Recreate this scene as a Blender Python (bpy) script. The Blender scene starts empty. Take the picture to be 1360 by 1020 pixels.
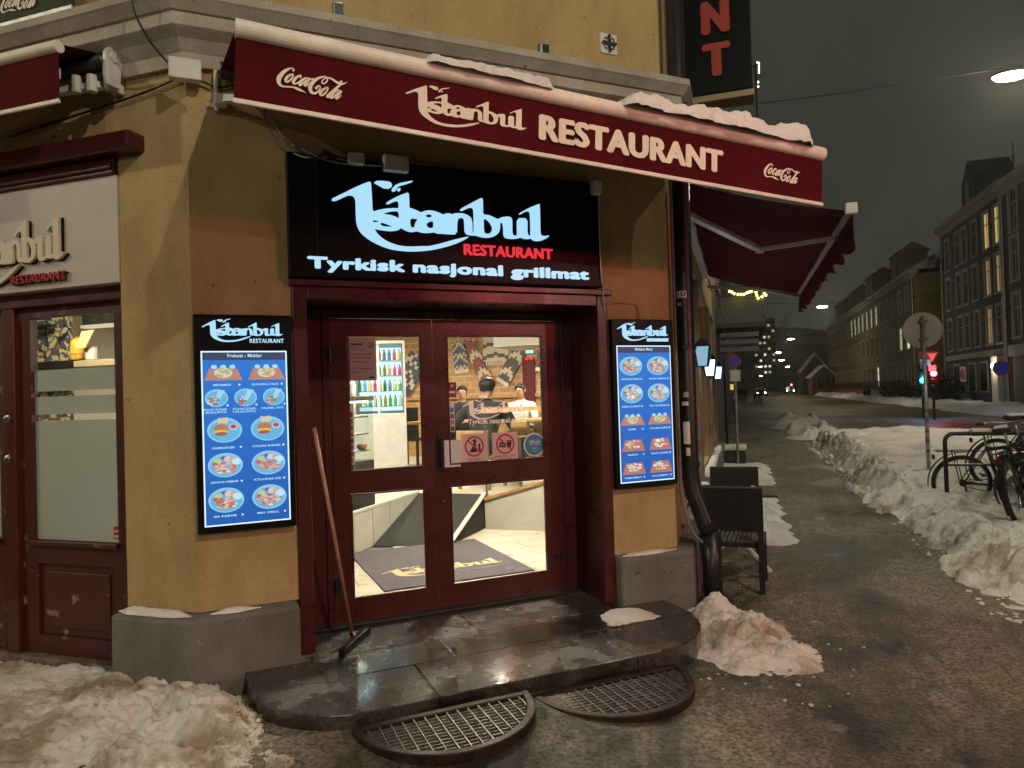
import bpy, bmesh, math, random
import numpy as np
from mathutils import Matrix, Vector
random.seed(7)
SC = bpy.context.scene
COL = SC.collection
R = math.radians
# ------------------------------------------------------------------ camera, world, exposure
F, H, YAW, PITCH, ROLL = 930.0, 1.68, R(18.1), R(.83), R(-1.75)
_f0 = Vector((-math.sin(YAW), math.cos(YAW), 0)); _r0 = Vector((math.cos(YAW), math.sin(YAW), 0)); _z = Vector((0, 0, 1))
FWD = _f0*math.cos(PITCH)+_z*math.sin(PITCH); _u0 = -_f0*math.sin(PITCH)+_z*math.cos(PITCH)
RGT = _r0*math.cos(ROLL)+_u0*math.sin(ROLL); UPV = -_r0*math.sin(ROLL)+_u0*math.cos(ROLL)
cam = bpy.data.cameras.new('camera'); camo = bpy.data.objects.new('camera', cam); COL.objects.link(camo)
cam.sensor_width = 36; cam.lens = F/1360*36; cam.clip_start = .05; cam.clip_end = 3000
camo.matrix_world = Matrix(((RGT.x, UPV.x, -FWD.x, 0), (RGT.y, UPV.y, -FWD.y, 0), (RGT.z, UPV.z, -FWD.z, H), (0, 0, 0, 1)))
SC.camera = camo
W = bpy.data.worlds.new('World'); SC.world = W; W.use_nodes = True
_n = W.node_tree.nodes; _l = W.node_tree.links
_bg = _n['Background']
_tc = _n.new('ShaderNodeTexCoord'); _no = _n.new('ShaderNodeTexNoise'); _no.inputs['Scale'].default_value = 2.6; _no.inputs['Detail'].default_value = 5
_rp = _n.new('ShaderNodeValToRGB'); _rp.color_ramp.elements[0].position = .3; _rp.color_ramp.elements[1].position = .75
_rp.color_ramp.elements[0].color = (.031, .033, .025, 1); _rp.color_ramp.elements[1].color = (.056, .058, .045, 1)
_l.new(_tc.outputs['Generated'], _no.inputs['Vector']); _l.new(_no.outputs['Fac'], _rp.inputs['Fac']); _l.new(_rp.outputs['Color'], _bg.inputs['Color'])
_bg.inputs['Strength'].default_value = 1.0            # overcast night sky glowing with town light, no sun
SC.view_settings.view_transform = 'Standard'; SC.view_settings.look = 'None'; SC.view_settings.exposure = 0; SC.view_settings.gamma = 1
SC.view_settings.use_curve_mapping = False
SC.render.engine = 'CYCLES'
cy = SC.cycles
cy.use_denoising = True; cy.max_bounces = 7; cy.diffuse_bounces = 3; cy.glossy_bounces = 3; cy.transmission_bounces = 5; cy.transparent_max_bounces = 14
cy.caustics_reflective = False; cy.caustics_refractive = False; cy.sample_clamp_indirect = 4; cy.blur_glossy = .5
# ------------------------------------------------------------------ pixels to rays (distances always come from a wall or the ground)
def ray(x, y): return FWD+RGT*((x-680)/F)-UPV*((y-510)/F)
OC = Vector((0, 0, H))
def gz(x, y, z=0.): d = ray(x, y); return OC+d*((z-H)/d.z)
def pX(x, y, X): d = ray(x, y); return OC+d*(X/d.x)
def pY(x, y, Y): d = ray(x, y); return OC+d*(Y/d.y)
TB = R(48.5); UB = Vector((math.sin(TB), math.cos(TB), 0)); NB = Vector((math.cos(TB), -math.sin(TB), 0)); V0 = -4.43
YA, XC = 3.265, -.507
def Bw(u, v, z=0.): p = UB*u+NB*(V0+v); return Vector((p.x, p.y, z))
def onB(x, y, v=0.):
    d = ray(x, y); t = (V0+v)/d.dot(NB); p = OC+d*t; return p.dot(UB), p.z
def mx(a, b, c, t): return Matrix(((a[0], b[0], c[0], t[0]), (a[1], b[1], c[1], t[1]), (a[2], b[2], c[2], t[2]), (0, 0, 0, 1)))
def FB(u=0, z=0, v=0): return mx(UB, _z, NB, Bw(u, v, z))                      # wall frames: x along, y up, z out of the wall
def FA(x=0, z=0, d=0): return mx((1, 0, 0), (0, 0, 1), (0, -1, 0), (x, YA-d, z))
def FC(y=0, z=0, d=0): return mx((0, 1, 0), (0, 0, 1), (1, 0, 0), (XC+d, y, z))
def FR(X, y=0, z=0): return mx((0, -1, 0), (0, 0, 1), (-1, 0, 0), (X, y, z))   # far row across the street, faces -X
def FY(x, y, z=0): return mx((1, 0, 0), (0, 0, 1), (0, -1, 0), (x, y, z))      # faces the camera's end of the street
def G(x=0, y=0, z=0, rz=0): return Matrix.Translation((x, y, z)) @ Matrix.Rotation(rz, 4, 'Z')
# ------------------------------------------------------------------ objects
PM = {}
def thing(name, label, cat, M=None, group=None, parent=None):
    o = bpy.data.objects.new(name, None); COL.objects.link(o); o.empty_display_size = .1
    M = M or Matrix.Identity(4); PM[o.name] = M
    if parent: o.parent = parent; o.matrix_basis = PM[parent.name].inverted() @ M
    else: o.matrix_basis = M
    if label: o['label'] = label
    if cat: o['category'] = cat
    if group: o['group'] = group
    return o
def tag(o, label, cat=None, group=None, kind=None):
    if label: o['label'] = label
    if cat: o['category'] = cat
    if group: o['group'] = group
    if kind: o['kind'] = kind
    return o
def link(name, me, parent=None, M=None):
    o = bpy.data.objects.new(name, me); COL.objects.link(o)
    if parent:
        o.parent = parent; PM[o.name] = M if M is not None else PM[parent.name]
        if M is not None: o.matrix_basis = PM[parent.name].inverted() @ M
    else:
        PM[o.name] = M or Matrix.Identity(4); o.matrix_basis = PM[o.name]
    return o
def copy_tree(o, M, label=None):
    c = o.copy(); COL.objects.link(c); PM[c.name] = M; c.matrix_basis = M
    if label: c['label'] = label
    def rec(a, b):
        for ch in a.children:
            k = ch.copy(); COL.objects.link(k); k.parent = b; rec(ch, k)
    rec(o, c); return c
class MB:
    def __init__(s): s.v = []; s.f = []; s.m = []; s.c = []; s.mi = 0; s.col = (1, 1, 1)
    def add(s, vs, fs):
        n = len(s.v); s.v += [tuple(p) for p in vs]
        for f in fs: s.f.append([n+i for i in f]); s.m.append(s.mi); s.c.append(s.col)
        return s
    def box(s, x0, x1, y0, y1, z0, z1):
        return s.add([(x0, y0, z0), (x1, y0, z0), (x1, y1, z0), (x0, y1, z0), (x0, y0, z1), (x1, y0, z1), (x1, y1, z1), (x0, y1, z1)],
                     [(0, 3, 2, 1), (4, 5, 6, 7), (0, 1, 5, 4), (1, 2, 6, 5), (2, 3, 7, 6), (3, 0, 4, 7)])
    def prism(s, poly, z0, z1):                       # polygon in xy, raised along z
        n = len(poly)
        if sum(poly[i][0]*poly[(i+1) % n][1]-poly[(i+1) % n][0]*poly[i][1] for i in range(n)) < 0: poly = poly[::-1]
        return s.add([(p[0], p[1], z0) for p in poly]+[(p[0], p[1], z1) for p in poly],
                     [list(range(n))[::-1], list(range(n, 2*n))]+[(i, (i+1) % n, n+(i+1) % n, n+i) for i in range(n)])
    def tube(s, pts, r, n=8, closed=False, up=None):
        pts = [Vector(p) for p in pts]; k = len(pts); rs = r if isinstance(r, (list, tuple)) else [r]*k
        vs = []; ref = None
        for i, p in enumerate(pts):
            a = pts[i-1] if (i or closed) else p; b = pts[(i+1) % k] if (i < k-1 or closed) else p
            t = (b-a); t = t.normalized() if t.length > 1e-9 else Vector((0, 0, 1))
            if ref is None: ref = Vector((0, 0, 1)) if abs(t.z) < .9 else Vector((1, 0, 0))
            e = ref-t*ref.dot(t)
            if e.length < 1e-6: e = Vector((1, 0, 0))-t*t.x
            e.normalize(); ref = e; g = t.cross(e)
            for j in range(n):
                an = 2*math.pi*j/n; vs.append(p+(e*math.cos(an)+g*math.sin(an))*rs[i])
        fs = []
        for i in range(k if closed else k-1):
            for j in range(n):
                a = i*n+j; b = i*n+(j+1) % n; c = ((i+1) % k)*n+(j+1) % n; d = ((i+1) % k)*n+j; fs.append((a, b, c, d))
        if not closed: fs += [list(range(n))[::-1], list(range((k-1)*n, k*n))]
        return s.add(vs, fs)
    def bar(s, p, q, w, h):                           # rectangular bar from p to q, w across, h along up
        p, q = Vector(p), Vector(q); t = (q-p).normalized(); u = Vector((0, 0, 1)) if abs(t.z) < .95 else Vector((0, 1, 0))
        e = t.cross(u).normalized()*w/2; g = e.cross(t).normalized()*h/2
        return s.add([p-e-g, p+e-g, p+e+g, p-e+g, q-e-g, q+e-g, q+e+g, q-e+g], [(0, 3, 2, 1), (4, 5, 6, 7), (0, 1, 5, 4), (1, 2, 6, 5), (2, 3, 7, 6), (3, 0, 4, 7)])
    def lathe(s, prof, n=16, c=(0, 0, 0), axis='z', sx=1., sy=1.):
        vs = []
        for r, z in prof:
            for j in range(n):
                a = 2*math.pi*j/n; x, y = r*math.cos(a)*sx, r*math.sin(a)*sy
                q = (x, y, z) if axis == 'z' else ((z, x, y) if axis == 'x' else (y, z, x))
                vs.append((c[0]+q[0], c[1]+q[1], c[2]+q[2]))
        k = len(prof); fs = [(i*n+j, i*n+(j+1) % n, (i+1)*n+(j+1) % n, (i+1)*n+j) for i in range(k-1) for j in range(n)]
        fs += [list(range(n))[::-1], list(range((k-1)*n, k*n))]
        return s.add(vs, fs)
    def disc(s, cx, cy, z, rx, ry, n=20, t=0.002):
        return s.prism([(cx+rx*math.cos(2*math.pi*i/n), cy+ry*math.sin(2*math.pi*i/n)) for i in range(n)], z, z+t)
    def mesh(s, name, mats, smooth=False):
        me = bpy.data.meshes.new(name); me.from_pydata(s.v, [], s.f)
        for m in (mats if isinstance(mats, (list, tuple)) else [mats]): me.materials.append(m)
        if any(s.m): me.polygons.foreach_set('material_index', s.m)
        if any(c != (1, 1, 1) for c in s.c):
            a = me.color_attributes.new('Col', 'FLOAT_COLOR', 'CORNER'); d = []
            for f, c in zip(s.f, s.c): d += [c[0], c[1], c[2], 1.]*len(f)
            a.data.foreach_set('color', d)
        if smooth: me.polygons.foreach_set('use_smooth', [True]*len(s.f))
        me.update(); return me
    def build(s, name, mats, parent=None, M=None, bev=0, smooth=False, seg=2):
        o = link(name, s.mesh(name, mats, smooth), parent, M)
        if bev:
            b = o.modifiers.new('bevel', 'BEVEL'); b.width = bev; b.segments = seg; b.limit_method = 'ANGLE'; b.angle_limit = R(40)
        return o
def facade(mb, u0, u1, z0, z1, t, ops):               # wall slab with real openings (u0,u1,z0,z1)
    us = sorted({u0, u1, *[o[0] for o in ops], *[o[1] for o in ops]}); zs = sorted({z0, z1, *[o[2] for o in ops], *[o[3] for o in ops]})
    us = [u for u in us if u0 <= u <= u1]; zs = [z for z in zs if z0 <= z <= z1]
    solid = lambda a, b: not any(o[0] <= a <= o[1] and o[2] <= b <= o[3] for o in ops)
    g = [[solid((us[i]+us[i+1])/2, (zs[j]+zs[j+1])/2) for j in range(len(zs)-1)] for i in range(len(us)-1)]
    for i in range(len(us)-1):
        for j in range(len(zs)-1):
            if not g[i][j]: continue
            a, b, c, d = us[i], us[i+1], zs[j], zs[j+1]
            mb.add([(a, c, 0), (b, c, 0), (b, d, 0), (a, d, 0)], [(0, 1, 2, 3)]); mb.add([(a, c, -t), (b, c, -t), (b, d, -t), (a, d, -t)], [(3, 2, 1, 0)])
            for (ii, jj, q) in ((i-1, j, ((a, c), (a, d))), (i+1, j, ((b, d), (b, c))), (i, j-1, ((b, c), (a, c))), (i, j+1, ((a, d), (b, d)))):
                if 0 <= ii < len(us)-1 and 0 <= jj < len(zs)-1 and g[ii][jj]: continue
                (p, q1), (r, s1) = q; mb.add([(p, q1, 0), (r, s1, 0), (r, s1, -t), (p, q1, -t)], [(0, 1, 2, 3)])
    return mb
# ------------------------------------------------------------------ materials
def nt(name):
    m = bpy.data.materials.new(name); m.use_nodes = True; t = m.node_tree; return m, t.nodes, t.links, t.nodes['Principled BSDF']
def rgba(c): return (c[0], c[1], c[2], 1)
def mat(name, col, rough=.6, metal=0., var=0., scale=4., col2=None, lo=.4, hi=.65, bump=0., bscale=60., emit=None, es=0., rvar=0., spec=.5, dist=.01):
    m, n, l, b = nt(name)
    b.inputs['Base Color'].default_value = rgba(col); b.inputs['Roughness'].default_value = rough; b.inputs['Metallic'].default_value = metal
    b.inputs['Specular IOR Level'].default_value = spec
    pos = n.new('ShaderNodeNewGeometry').outputs['Position']
    if var or col2:
        no = n.new('ShaderNodeTexNoise'); no.inputs['Scale'].default_value = scale; no.inputs['Detail'].default_value = 7; no.inputs['Roughness'].default_value = .62
        l.new(pos, no.inputs['Vector']); rp = n.new('ShaderNodeValToRGB'); rp.color_ramp.elements[0].position = lo; rp.color_ramp.elements[1].position = hi
        c2 = col2 or tuple(min(1, c*(1+var)) for c in col); c1 = col if col2 else tuple(c*(1-var) for c in col)
        rp.color_ramp.elements[0].color = rgba(c1); rp.color_ramp.elements[1].color = rgba(c2)
        l.new(no.outputs['Fac'], rp.inputs['Fac']); l.new(rp.outputs['Color'], b.inputs['Base Color'])
        if rvar:
            mr = n.new('ShaderNodeMapRange'); mr.inputs['From Min'].default_value = .3; mr.inputs['From Max'].default_value = .7
            mr.inputs['To Min'].default_value = max(.03, rough-rvar); mr.inputs['To Max'].default_value = min(1, rough+rvar)
            l.new(no.outputs['Fac'], mr.inputs['Value']); l.new(mr.outputs['Result'], b.inputs['Roughness'])
    if bump:
        nb = n.new('ShaderNodeTexNoise'); nb.inputs['Scale'].default_value = bscale; nb.inputs['Detail'].default_value = 5; l.new(pos, nb.inputs['Vector'])
        bp = n.new('ShaderNodeBump'); bp.inputs['Strength'].default_value = bump; bp.inputs['Distance'].default_value = dist
        l.new(nb.outputs['Fac'], bp.inputs['Height']); l.new(bp.outputs['Normal'], b.inputs['Normal'])
    if emit: b.inputs['Emission Color'].default_value = rgba(emit); b.inputs['Emission Strength'].default_value = es
    return m
def glow(name, col, s): return mat(name, (.02, .02, .02), .4, emit=col, es=s)
def glass(name, tint=(.93, .96, .95), rough=.02, film=None):
    m = bpy.data.materials.new(name); m.use_nodes = True; t = m.node_tree; n = t.nodes; l = t.links; n.remove(n['Principled BSDF'])
    out = n['Material Output']; tr = n.new('ShaderNodeBsdfTransparent'); tr.inputs['Color'].default_value = rgba(tint)
    gl = n.new('ShaderNodeBsdfGlossy'); gl.inputs['Roughness'].default_value = rough
    fr = n.new('ShaderNodeFresnel'); ge = n.new('ShaderNodeNewGeometry'); mr = n.new('ShaderNodeMapRange'); mr.inputs['To Min'].default_value = 1.45; mr.inputs['To Max'].default_value = 1/1.45; l.new(ge.outputs['Backfacing'], mr.inputs['Value']); l.new(mr.outputs[0], fr.inputs['IOR']); mxn = n.new('ShaderNodeMixShader')
    l.new(fr.outputs['Fac'], mxn.inputs['Fac']); l.new(tr.outputs[0], mxn.inputs[1]); l.new(gl.outputs[0], mxn.inputs[2])
    last = mxn.outputs[0]
    if film:                                          # a thin printed or frosted film on the pane
        tl = n.new('ShaderNodeBsdfTranslucent'); tl.inputs['Color'].default_value = rgba(film[0]); df = n.new('ShaderNodeBsdfDiffuse'); df.inputs['Color'].default_value = rgba(film[0])
        a = n.new('ShaderNodeMixShader'); a.inputs['Fac'].default_value = film[2] if len(film) > 2 else .5; l.new(tl.outputs[0], a.inputs[1]); l.new(df.outputs[0], a.inputs[2])
        c = n.new('ShaderNodeMixShader'); c.inputs['Fac'].default_value = film[1]; l.new(last, c.inputs[1]); l.new(a.outputs[0], c.inputs[2]); last = c.outputs[0]
    l.new(last, out.inputs['Surface']); return m
def printed(name, es=0., rough=.5):                   # flat print: colours stored on the faces; es > 0 for a lit screen
    m, n, l, b = nt(name); a = n.new('ShaderNodeVertexColor'); a.layer_name = 'Col'
    b.inputs['Roughness'].default_value = rough
    if es: b.inputs['Base Color'].default_value = (.02, .02, .02, 1); l.new(a.outputs['Color'], b.inputs['Emission Color']); b.inputs['Emission Strength'].default_value = es
    else: l.new(a.outputs['Color'], b.inputs['Base Color'])
    return m
M = {}
def plaster(name, a, b_, spot):                       # brushed render: cloudy tone, trowel relief, chips and dark specks
    m, n, l, b = nt(name); b.inputs['Roughness'].default_value = .85; b.inputs['Specular IOR Level'].default_value = .2; pos = n.new('ShaderNodeNewGeometry').outputs['Position']
    def ns(s, d=7, st=(1, 1, 1), r=.62):
        mp = n.new('ShaderNodeMapping'); mp.inputs['Scale'].default_value = st; l.new(pos, mp.inputs['Vector']); k = n.new('ShaderNodeTexNoise'); k.inputs['Scale'].default_value = s; k.inputs['Detail'].default_value = d; k.inputs['Roughness'].default_value = r; l.new(mp.outputs[0], k.inputs['Vector']); return k.outputs['Fac']
    def ramp(f, p0, c0, p1, c1): r = n.new('ShaderNodeValToRGB'); e = r.color_ramp.elements; e[0].position = p0; e[1].position = p1; e[0].color = rgba(c0); e[1].color = rgba(c1); l.new(f, r.inputs['Fac']); return r.outputs['Color']
    def mul(x, y, f=1.): q = n.new('ShaderNodeMixRGB'); q.blend_type = 'MULTIPLY'; q.inputs[0].default_value = f; l.new(x, q.inputs[1]); l.new(y, q.inputs[2]); return q.outputs[0]
    c = ramp(ns(2.0), .32, a, .68, b_); c = mul(c, ramp(ns(5, 8, (1, 1, .35)), .36, (.86, .85, .82), .56, (1, 1, 1))); c = mul(c, ramp(ns(13, 3), .69, (1, 1, 1), .74, spot)); c = mul(c, ramp(ns(90, 3), .35, (.82, .82, .82), .6, (1, 1, 1)))
    wp = n.new('ShaderNodeMixRGB'); wp.blend_type = 'ADD'; wp.inputs[0].default_value = .35; nz = n.new('ShaderNodeTexNoise'); nz.inputs['Scale'].default_value = 5; nz.inputs['Detail'].default_value = 6; l.new(pos, nz.inputs['Vector']); l.new(pos, wp.inputs[1]); l.new(nz.outputs['Color'], wp.inputs[2])
    vo = n.new('ShaderNodeTexVoronoi'); vo.feature = 'DISTANCE_TO_EDGE'; vo.inputs['Scale'].default_value = 1.1; l.new(wp.outputs[0], vo.inputs['Vector']); ck = ramp(vo.outputs['Distance'], .002, (.45, .42, .38), .006, (1, 1, 1)); q = n.new('ShaderNodeMixRGB'); l.new(ramp(ns(1.3, 3), .62, (0, 0, 0), .66, (1, 1, 1)), q.inputs[0]); q.inputs[1].default_value = (1, 1, 1, 1); l.new(ck, q.inputs[2]); c = mul(c, q.outputs[0])
    l.new(c, b.inputs['Base Color']); bp = n.new('ShaderNodeBump'); bp.inputs['Strength'].default_value = .35; bp.inputs['Distance'].default_value = .012; ad = n.new('ShaderNodeMath'); l.new(ns(9, 5), ad.inputs[0]); l.new(ns(60, 5), ad.inputs[1]); l.new(ad.outputs[0], bp.inputs['Height']); l.new(bp.outputs[0], b.inputs['Normal']); return m
M['plaster'] = plaster('yellow_plaster', (.43, .30, .14), (.51, .375, .19), (.45, .40, .34))
M['cornice'] = plaster('cornice_paint', (.38, .34, .28), (.50, .46, .39), (.4, .36, .3))
M['plinth'] = plaster('grey_plinth', (.13, .125, .115), (.22, .21, .19), (1.5, 1.5, 1.45))
M['red'] = mat('oxblood_paint', (.066, .011, .010), .32, var=.10, scale=5, rvar=.08, bump=.12, bscale=25)
M['redworn'] = mat('worn_oxblood_paint', (.062, .011, .010), .45, col2=(.28, .2, .13), scale=9, lo=.62, hi=.72, bump=.2, bscale=30)
M['black'] = mat('black_plastic', (.005, .005, .006), .3, bump=.03, spec=.2)
M['blackmetal'] = mat('black_painted_metal', (.012, .012, .012), .38, var=.4, scale=9, bump=.15, bscale=40)
M['white'] = mat('white_plastic', (.62, .6, .56), .45, var=.08, scale=8)
M['whitemetal'] = mat('white_painted_metal', (.58, .56, .52), .35, var=.12, scale=10)
M['steel'] = mat('steel', (.45, .45, .45), .3, 1., var=.15, scale=20)
M['galv'] = mat('galvanised_steel', (.33, .33, .32), .45, .85, var=.2, scale=12)
M['rust'] = mat('rusty_iron', (.022, .014, .010), .55, .5, col2=(.055, .03, .018), scale=14, rvar=.2, bump=.4, bscale=60)
M['awning'] = mat('burgundy_awning_cloth', (.078, .0065, .010), .8, var=.16, scale=2.5, bump=.3, bscale=7, spec=.06, dist=.03)
M['awnwhite'] = mat('awning_white', (.78, .72, .62), .5, var=.1, scale=6)
M['cream'] = mat('cream_print', (.84, .77, .64), .7, var=.05, spec=.1)
M['glass'] = glass('clear_glass'); M['glassdark'] = glass('window_glass', (.55, .57, .56))
M['frost'] = glass('frosted_film', film=((.40, .42, .385), .74, .25)); M['etch'] = glass('etched_lettering', film=((.75, .5, .48), .5))
M['paper'] = mat('paper', (.62, .58, .58), .8, var=.04); M['ink'] = mat('ink', (.03, .03, .03), .8); M['inkred'] = mat('sign_red', (.5, .02, .02), .5)
M['gold'] = mat('mat_cream', (.52, .42, .24), .9); M['print'] = printed('print'); M['screen'] = printed('lit_screen', 1.12)
M['lettering_blue'] = glow('lit_pale_blue_letter', (.40, .72, .95), 1.05); M['lettering_red'] = glow('lit_red_letter', (1., .04, .06), .8)
M['lettering_white'] = glow('lit_white_letter', (.45, .74, .95), 1.05)
M['snow'] = None
def snowmat(name, dirt=.5, scale=2.2, white=(.70, .68, .63), brown=(.30, .23, .14), lo=.46, hi=.66):
    m, n, l, b = nt(name); b.inputs['Roughness'].default_value = .75; b.inputs['Specular IOR Level'].default_value = .35
    pos = n.new('ShaderNodeNewGeometry').outputs['Position']
    def ns(s, d=8): k = n.new('ShaderNodeTexNoise'); k.inputs['Scale'].default_value = s; k.inputs['Detail'].default_value = d; k.inputs['Roughness'].default_value = .65; l.new(pos, k.inputs['Vector']); return k.outputs['Fac']
    rp = n.new('ShaderNodeValToRGB'); e = rp.color_ramp.elements; e[0].position = lo; e[1].position = hi; e[0].color = rgba(white); e[1].color = rgba(tuple(w+(q-w)*dirt for w, q in zip(white, brown)))
    l.new(ns(scale), rp.inputs['Fac'])
    r2 = n.new('ShaderNodeValToRGB'); e = r2.color_ramp.elements; e[0].position = .60; e[1].position = .78; e[0].color = (1, 1, 1, 1); e[1].color = (1-.75*dirt, 1-.8*dirt, 1-.85*dirt, 1)
    l.new(ns(26, 4), r2.inputs['Fac'])
    mm = n.new('ShaderNodeMixRGB'); mm.blend_type = 'MULTIPLY'; mm.inputs['Fac'].default_value = 1; l.new(rp.outputs['Color'], mm.inputs[1]); l.new(r2.outputs['Color'], mm.inputs[2]); l.new(mm.outputs[0], b.inputs['Base Color'])
    bp = n.new('ShaderNodeBump'); bp.inputs['Strength'].default_value = .7; bp.inputs['Distance'].default_value = .02; l.new(ns(55, 6), bp.inputs['Height']); l.new(bp.outputs['Normal'], b.inputs['Normal'])
    return m
M['snow'] = snowmat('clean_snow', .2, 2.2, (.80, .79, .76)); M['snowdirty'] = snowmat('dirty_snow', .85, 2.6, (.74, .72, .66), (.27, .20, .11), .46, .62); M['snowgrey'] = snowmat('street_snow', .6, 1.6, (.78, .76, .72), (.34, .27, .18), .50, .72)
def icy(name, dark=(.012, .011, .009), light=(.13, .115, .085), s1=.8, lo=.44, hi=.6, rl=.12, rh=.6, bump=.5, coat=0., spec=.5):
    m, n, l, b = nt(name); b.inputs['Coat Weight'].default_value = coat; b.inputs['Coat Roughness'].default_value = .12; b.inputs['Specular IOR Level'].default_value = spec; pos = n.new('ShaderNodeNewGeometry').outputs['Position']
    def ns(s, d=9): k = n.new('ShaderNodeTexNoise'); k.inputs['Scale'].default_value = s; k.inputs['Detail'].default_value = d; k.inputs['Roughness'].default_value = .68; l.new(pos, k.inputs['Vector']); return k.outputs['Fac']
    a = ns(s1); rp = n.new('ShaderNodeValToRGB'); e = rp.color_ramp.elements; e[0].position = lo; e[1].position = hi; e[0].color = rgba(dark); e[1].color = rgba(light); l.new(a, rp.inputs['Fac'])
    g = n.new('ShaderNodeMixRGB'); g.blend_type = 'MULTIPLY'; g.inputs['Fac'].default_value = .8; q = n.new('ShaderNodeValToRGB'); q.color_ramp.elements[0].position = .40; q.color_ramp.elements[1].position = .60; q.color_ramp.elements[0].color = (.22, .21, .19, 1)
    l.new(ns(38, 6), q.inputs['Fac']); l.new(rp.outputs['Color'], g.inputs[1]); l.new(q.outputs['Color'], g.inputs[2]); l.new(g.outputs[0], b.inputs['Base Color'])
    mr = n.new('ShaderNodeMapRange'); mr.inputs['From Min'].default_value = lo; mr.inputs['From Max'].default_value = hi; mr.inputs['To Min'].default_value = rl; mr.inputs['To Max'].default_value = rh; l.new(a, mr.inputs['Value']); l.new(mr.outputs[0], b.inputs['Roughness'])
    bp = n.new('ShaderNodeBump'); bp.inputs['Strength'].default_value = bump; bp.inputs['Distance'].default_value = .02; l.new(ns(48, 8), bp.inputs['Height']); l.new(bp.outputs['Normal'], b.inputs['Normal'])
    return m
def trodden(name):                                    # dark ice, brown packed slush and pale frost, drawn out along the walking direction
    m, n, l, b = nt(name); pos = n.new('ShaderNodeNewGeometry').outputs['Position']; b.inputs['Specular IOR Level'].default_value = .4
    def ns(s, d=9, st=(1, .55, 1), r=.66):
        mp = n.new('ShaderNodeMapping'); mp.inputs['Scale'].default_value = st; l.new(pos, mp.inputs['Vector']); k = n.new('ShaderNodeTexNoise'); k.inputs['Scale'].default_value = s; k.inputs['Detail'].default_value = d; k.inputs['Roughness'].default_value = r; l.new(mp.outputs[0], k.inputs['Vector']); return k.outputs['Fac']
    def ramp(f, p0, c0, p1, c1): r = n.new('ShaderNodeValToRGB'); e = r.color_ramp.elements; e[0].position = p0; e[1].position = p1; e[0].color = rgba(c0); e[1].color = rgba(c1); l.new(f, r.inputs['Fac']); return r.outputs['Color']
    def mix(f, x, y): q = n.new('ShaderNodeMixRGB'); l.new(f, q.inputs[0]); l.new(x, q.inputs[1]); l.new(y, q.inputs[2]); return q.outputs[0]
    def mul(x, y): q = n.new('ShaderNodeMixRGB'); q.blend_type = 'MULTIPLY'; q.inputs[0].default_value = 1; l.new(x, q.inputs[1]); l.new(y, q.inputs[2]); return q.outputs[0]
    a = ns(.9); c = ns(2.7); base = ramp(ns(6), .35, (.012, .011, .009), .65, (.045, .040, .030)); slush = ramp(ns(11), .3, (.20, .18, .125), .7, (.42, .375, .28)); frost = ramp(ns(16), .3, (.25, .24, .20), .7, (.46, .44, .38))
    k1 = ramp(a, .41, (0, 0, 0), .54, (1, 1, 1)); k2 = ramp(c, .58, (0, 0, 0), .68, (1, 1, 1)); col = mix(k1, base, slush); col = mix(k2, col, frost); col = mul(col, ramp(ns(42, 6, (1, 1, 1)), .38, (.30, .29, .27), .58, (1, 1, 1))); l.new(col, b.inputs['Base Color'])
    rr = ramp(a, .42, (.38,)*3, .56, (.88,)*3); l.new(rr, b.inputs['Roughness']); bp = n.new('ShaderNodeBump'); bp.inputs['Strength'].default_value = 1; bp.inputs['Distance'].default_value = .022; ad = n.new('ShaderNodeMath'); l.new(ns(42, 7, (1, 1, 1)), ad.inputs[0]); l.new(ns(9, 6, (1, 1, 1)), ad.inputs[1]); l.new(ad.outputs[0], bp.inputs['Height']); l.new(bp.outputs[0], b.inputs['Normal']); return m
M['ice'] = trodden('trodden_icy_pavement'); M['iceold'] = icy('icy_pavement', (.018, .016, .012), (.30, .265, .19), 1.3, .40, .64, .33, .88, 1., 0., .35); M['road'] = icy('slushy_road', (.06, .048, .033), (.36, .29, .20), .5, .38, .62, .5, .88, .5)
M['slab'] = icy('wet_stone', (.014, .013, .011), (.070, .062, .050), 3.2, .4, .62, .08, .40, .5, 1.)
# ------------------------------------------------------------------ text and logos
def text_mesh(txt, w=None, h=None, bold=.0, depth=.004, align='L', space=1.):
    cu = bpy.data.curves.new('t', 'FONT'); cu.body = txt; cu.size = 1; cu.offset = bold; cu.resolution_u = 3; cu.space_character = space; cu.fill_mode = 'FRONT'
    ob = bpy.data.objects.new('t', cu); COL.objects.link(ob); dg = bpy.context.evaluated_depsgraph_get(); dg.update()
    me = bpy.data.meshes.new_from_object(ob.evaluated_get(dg)); bpy.data.objects.remove(ob); bpy.data.curves.remove(cu)
    return fit(me, w, h, align, depth)
def fit(me, w, h, align='L', depth=.004):
    n = len(me.vertices); a = np.empty(n*3); me.vertices.foreach_get('co', a); a = a.reshape(-1, 3)
    mn, mxx = a.min(0), a.max(0); sx = w/(mxx[0]-mn[0]) if w else None; sy = h/(mxx[1]-mn[1]) if h else None
    sx = sx or sy; sy = sy or sx
    a[:, 0] = (a[:, 0]-mn[0])*sx; a[:, 1] = (a[:, 1]-mn[1])*sy; a[:, 2] = 0
    if align == 'C': a[:, 0] -= a[:, 0].max()/2
    me.vertices.foreach_set('co', a.ravel())
    if depth:
        bm = bmesh.new(); bm.from_mesh(me); bmesh.ops.remove_doubles(bm, verts=bm.verts, dist=1e-6)
        r = bmesh.ops.extrude_face_region(bm, geom=bm.faces[:]); bmesh.ops.translate(bm, verts=[v for v in r['geom'] if isinstance(v, bmesh.types.BMVert)], vec=(0, 0, depth))
        bmesh.ops.recalc_face_normals(bm, faces=bm.faces[:]); bm.to_mesh(me); bm.free()
    return me
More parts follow.
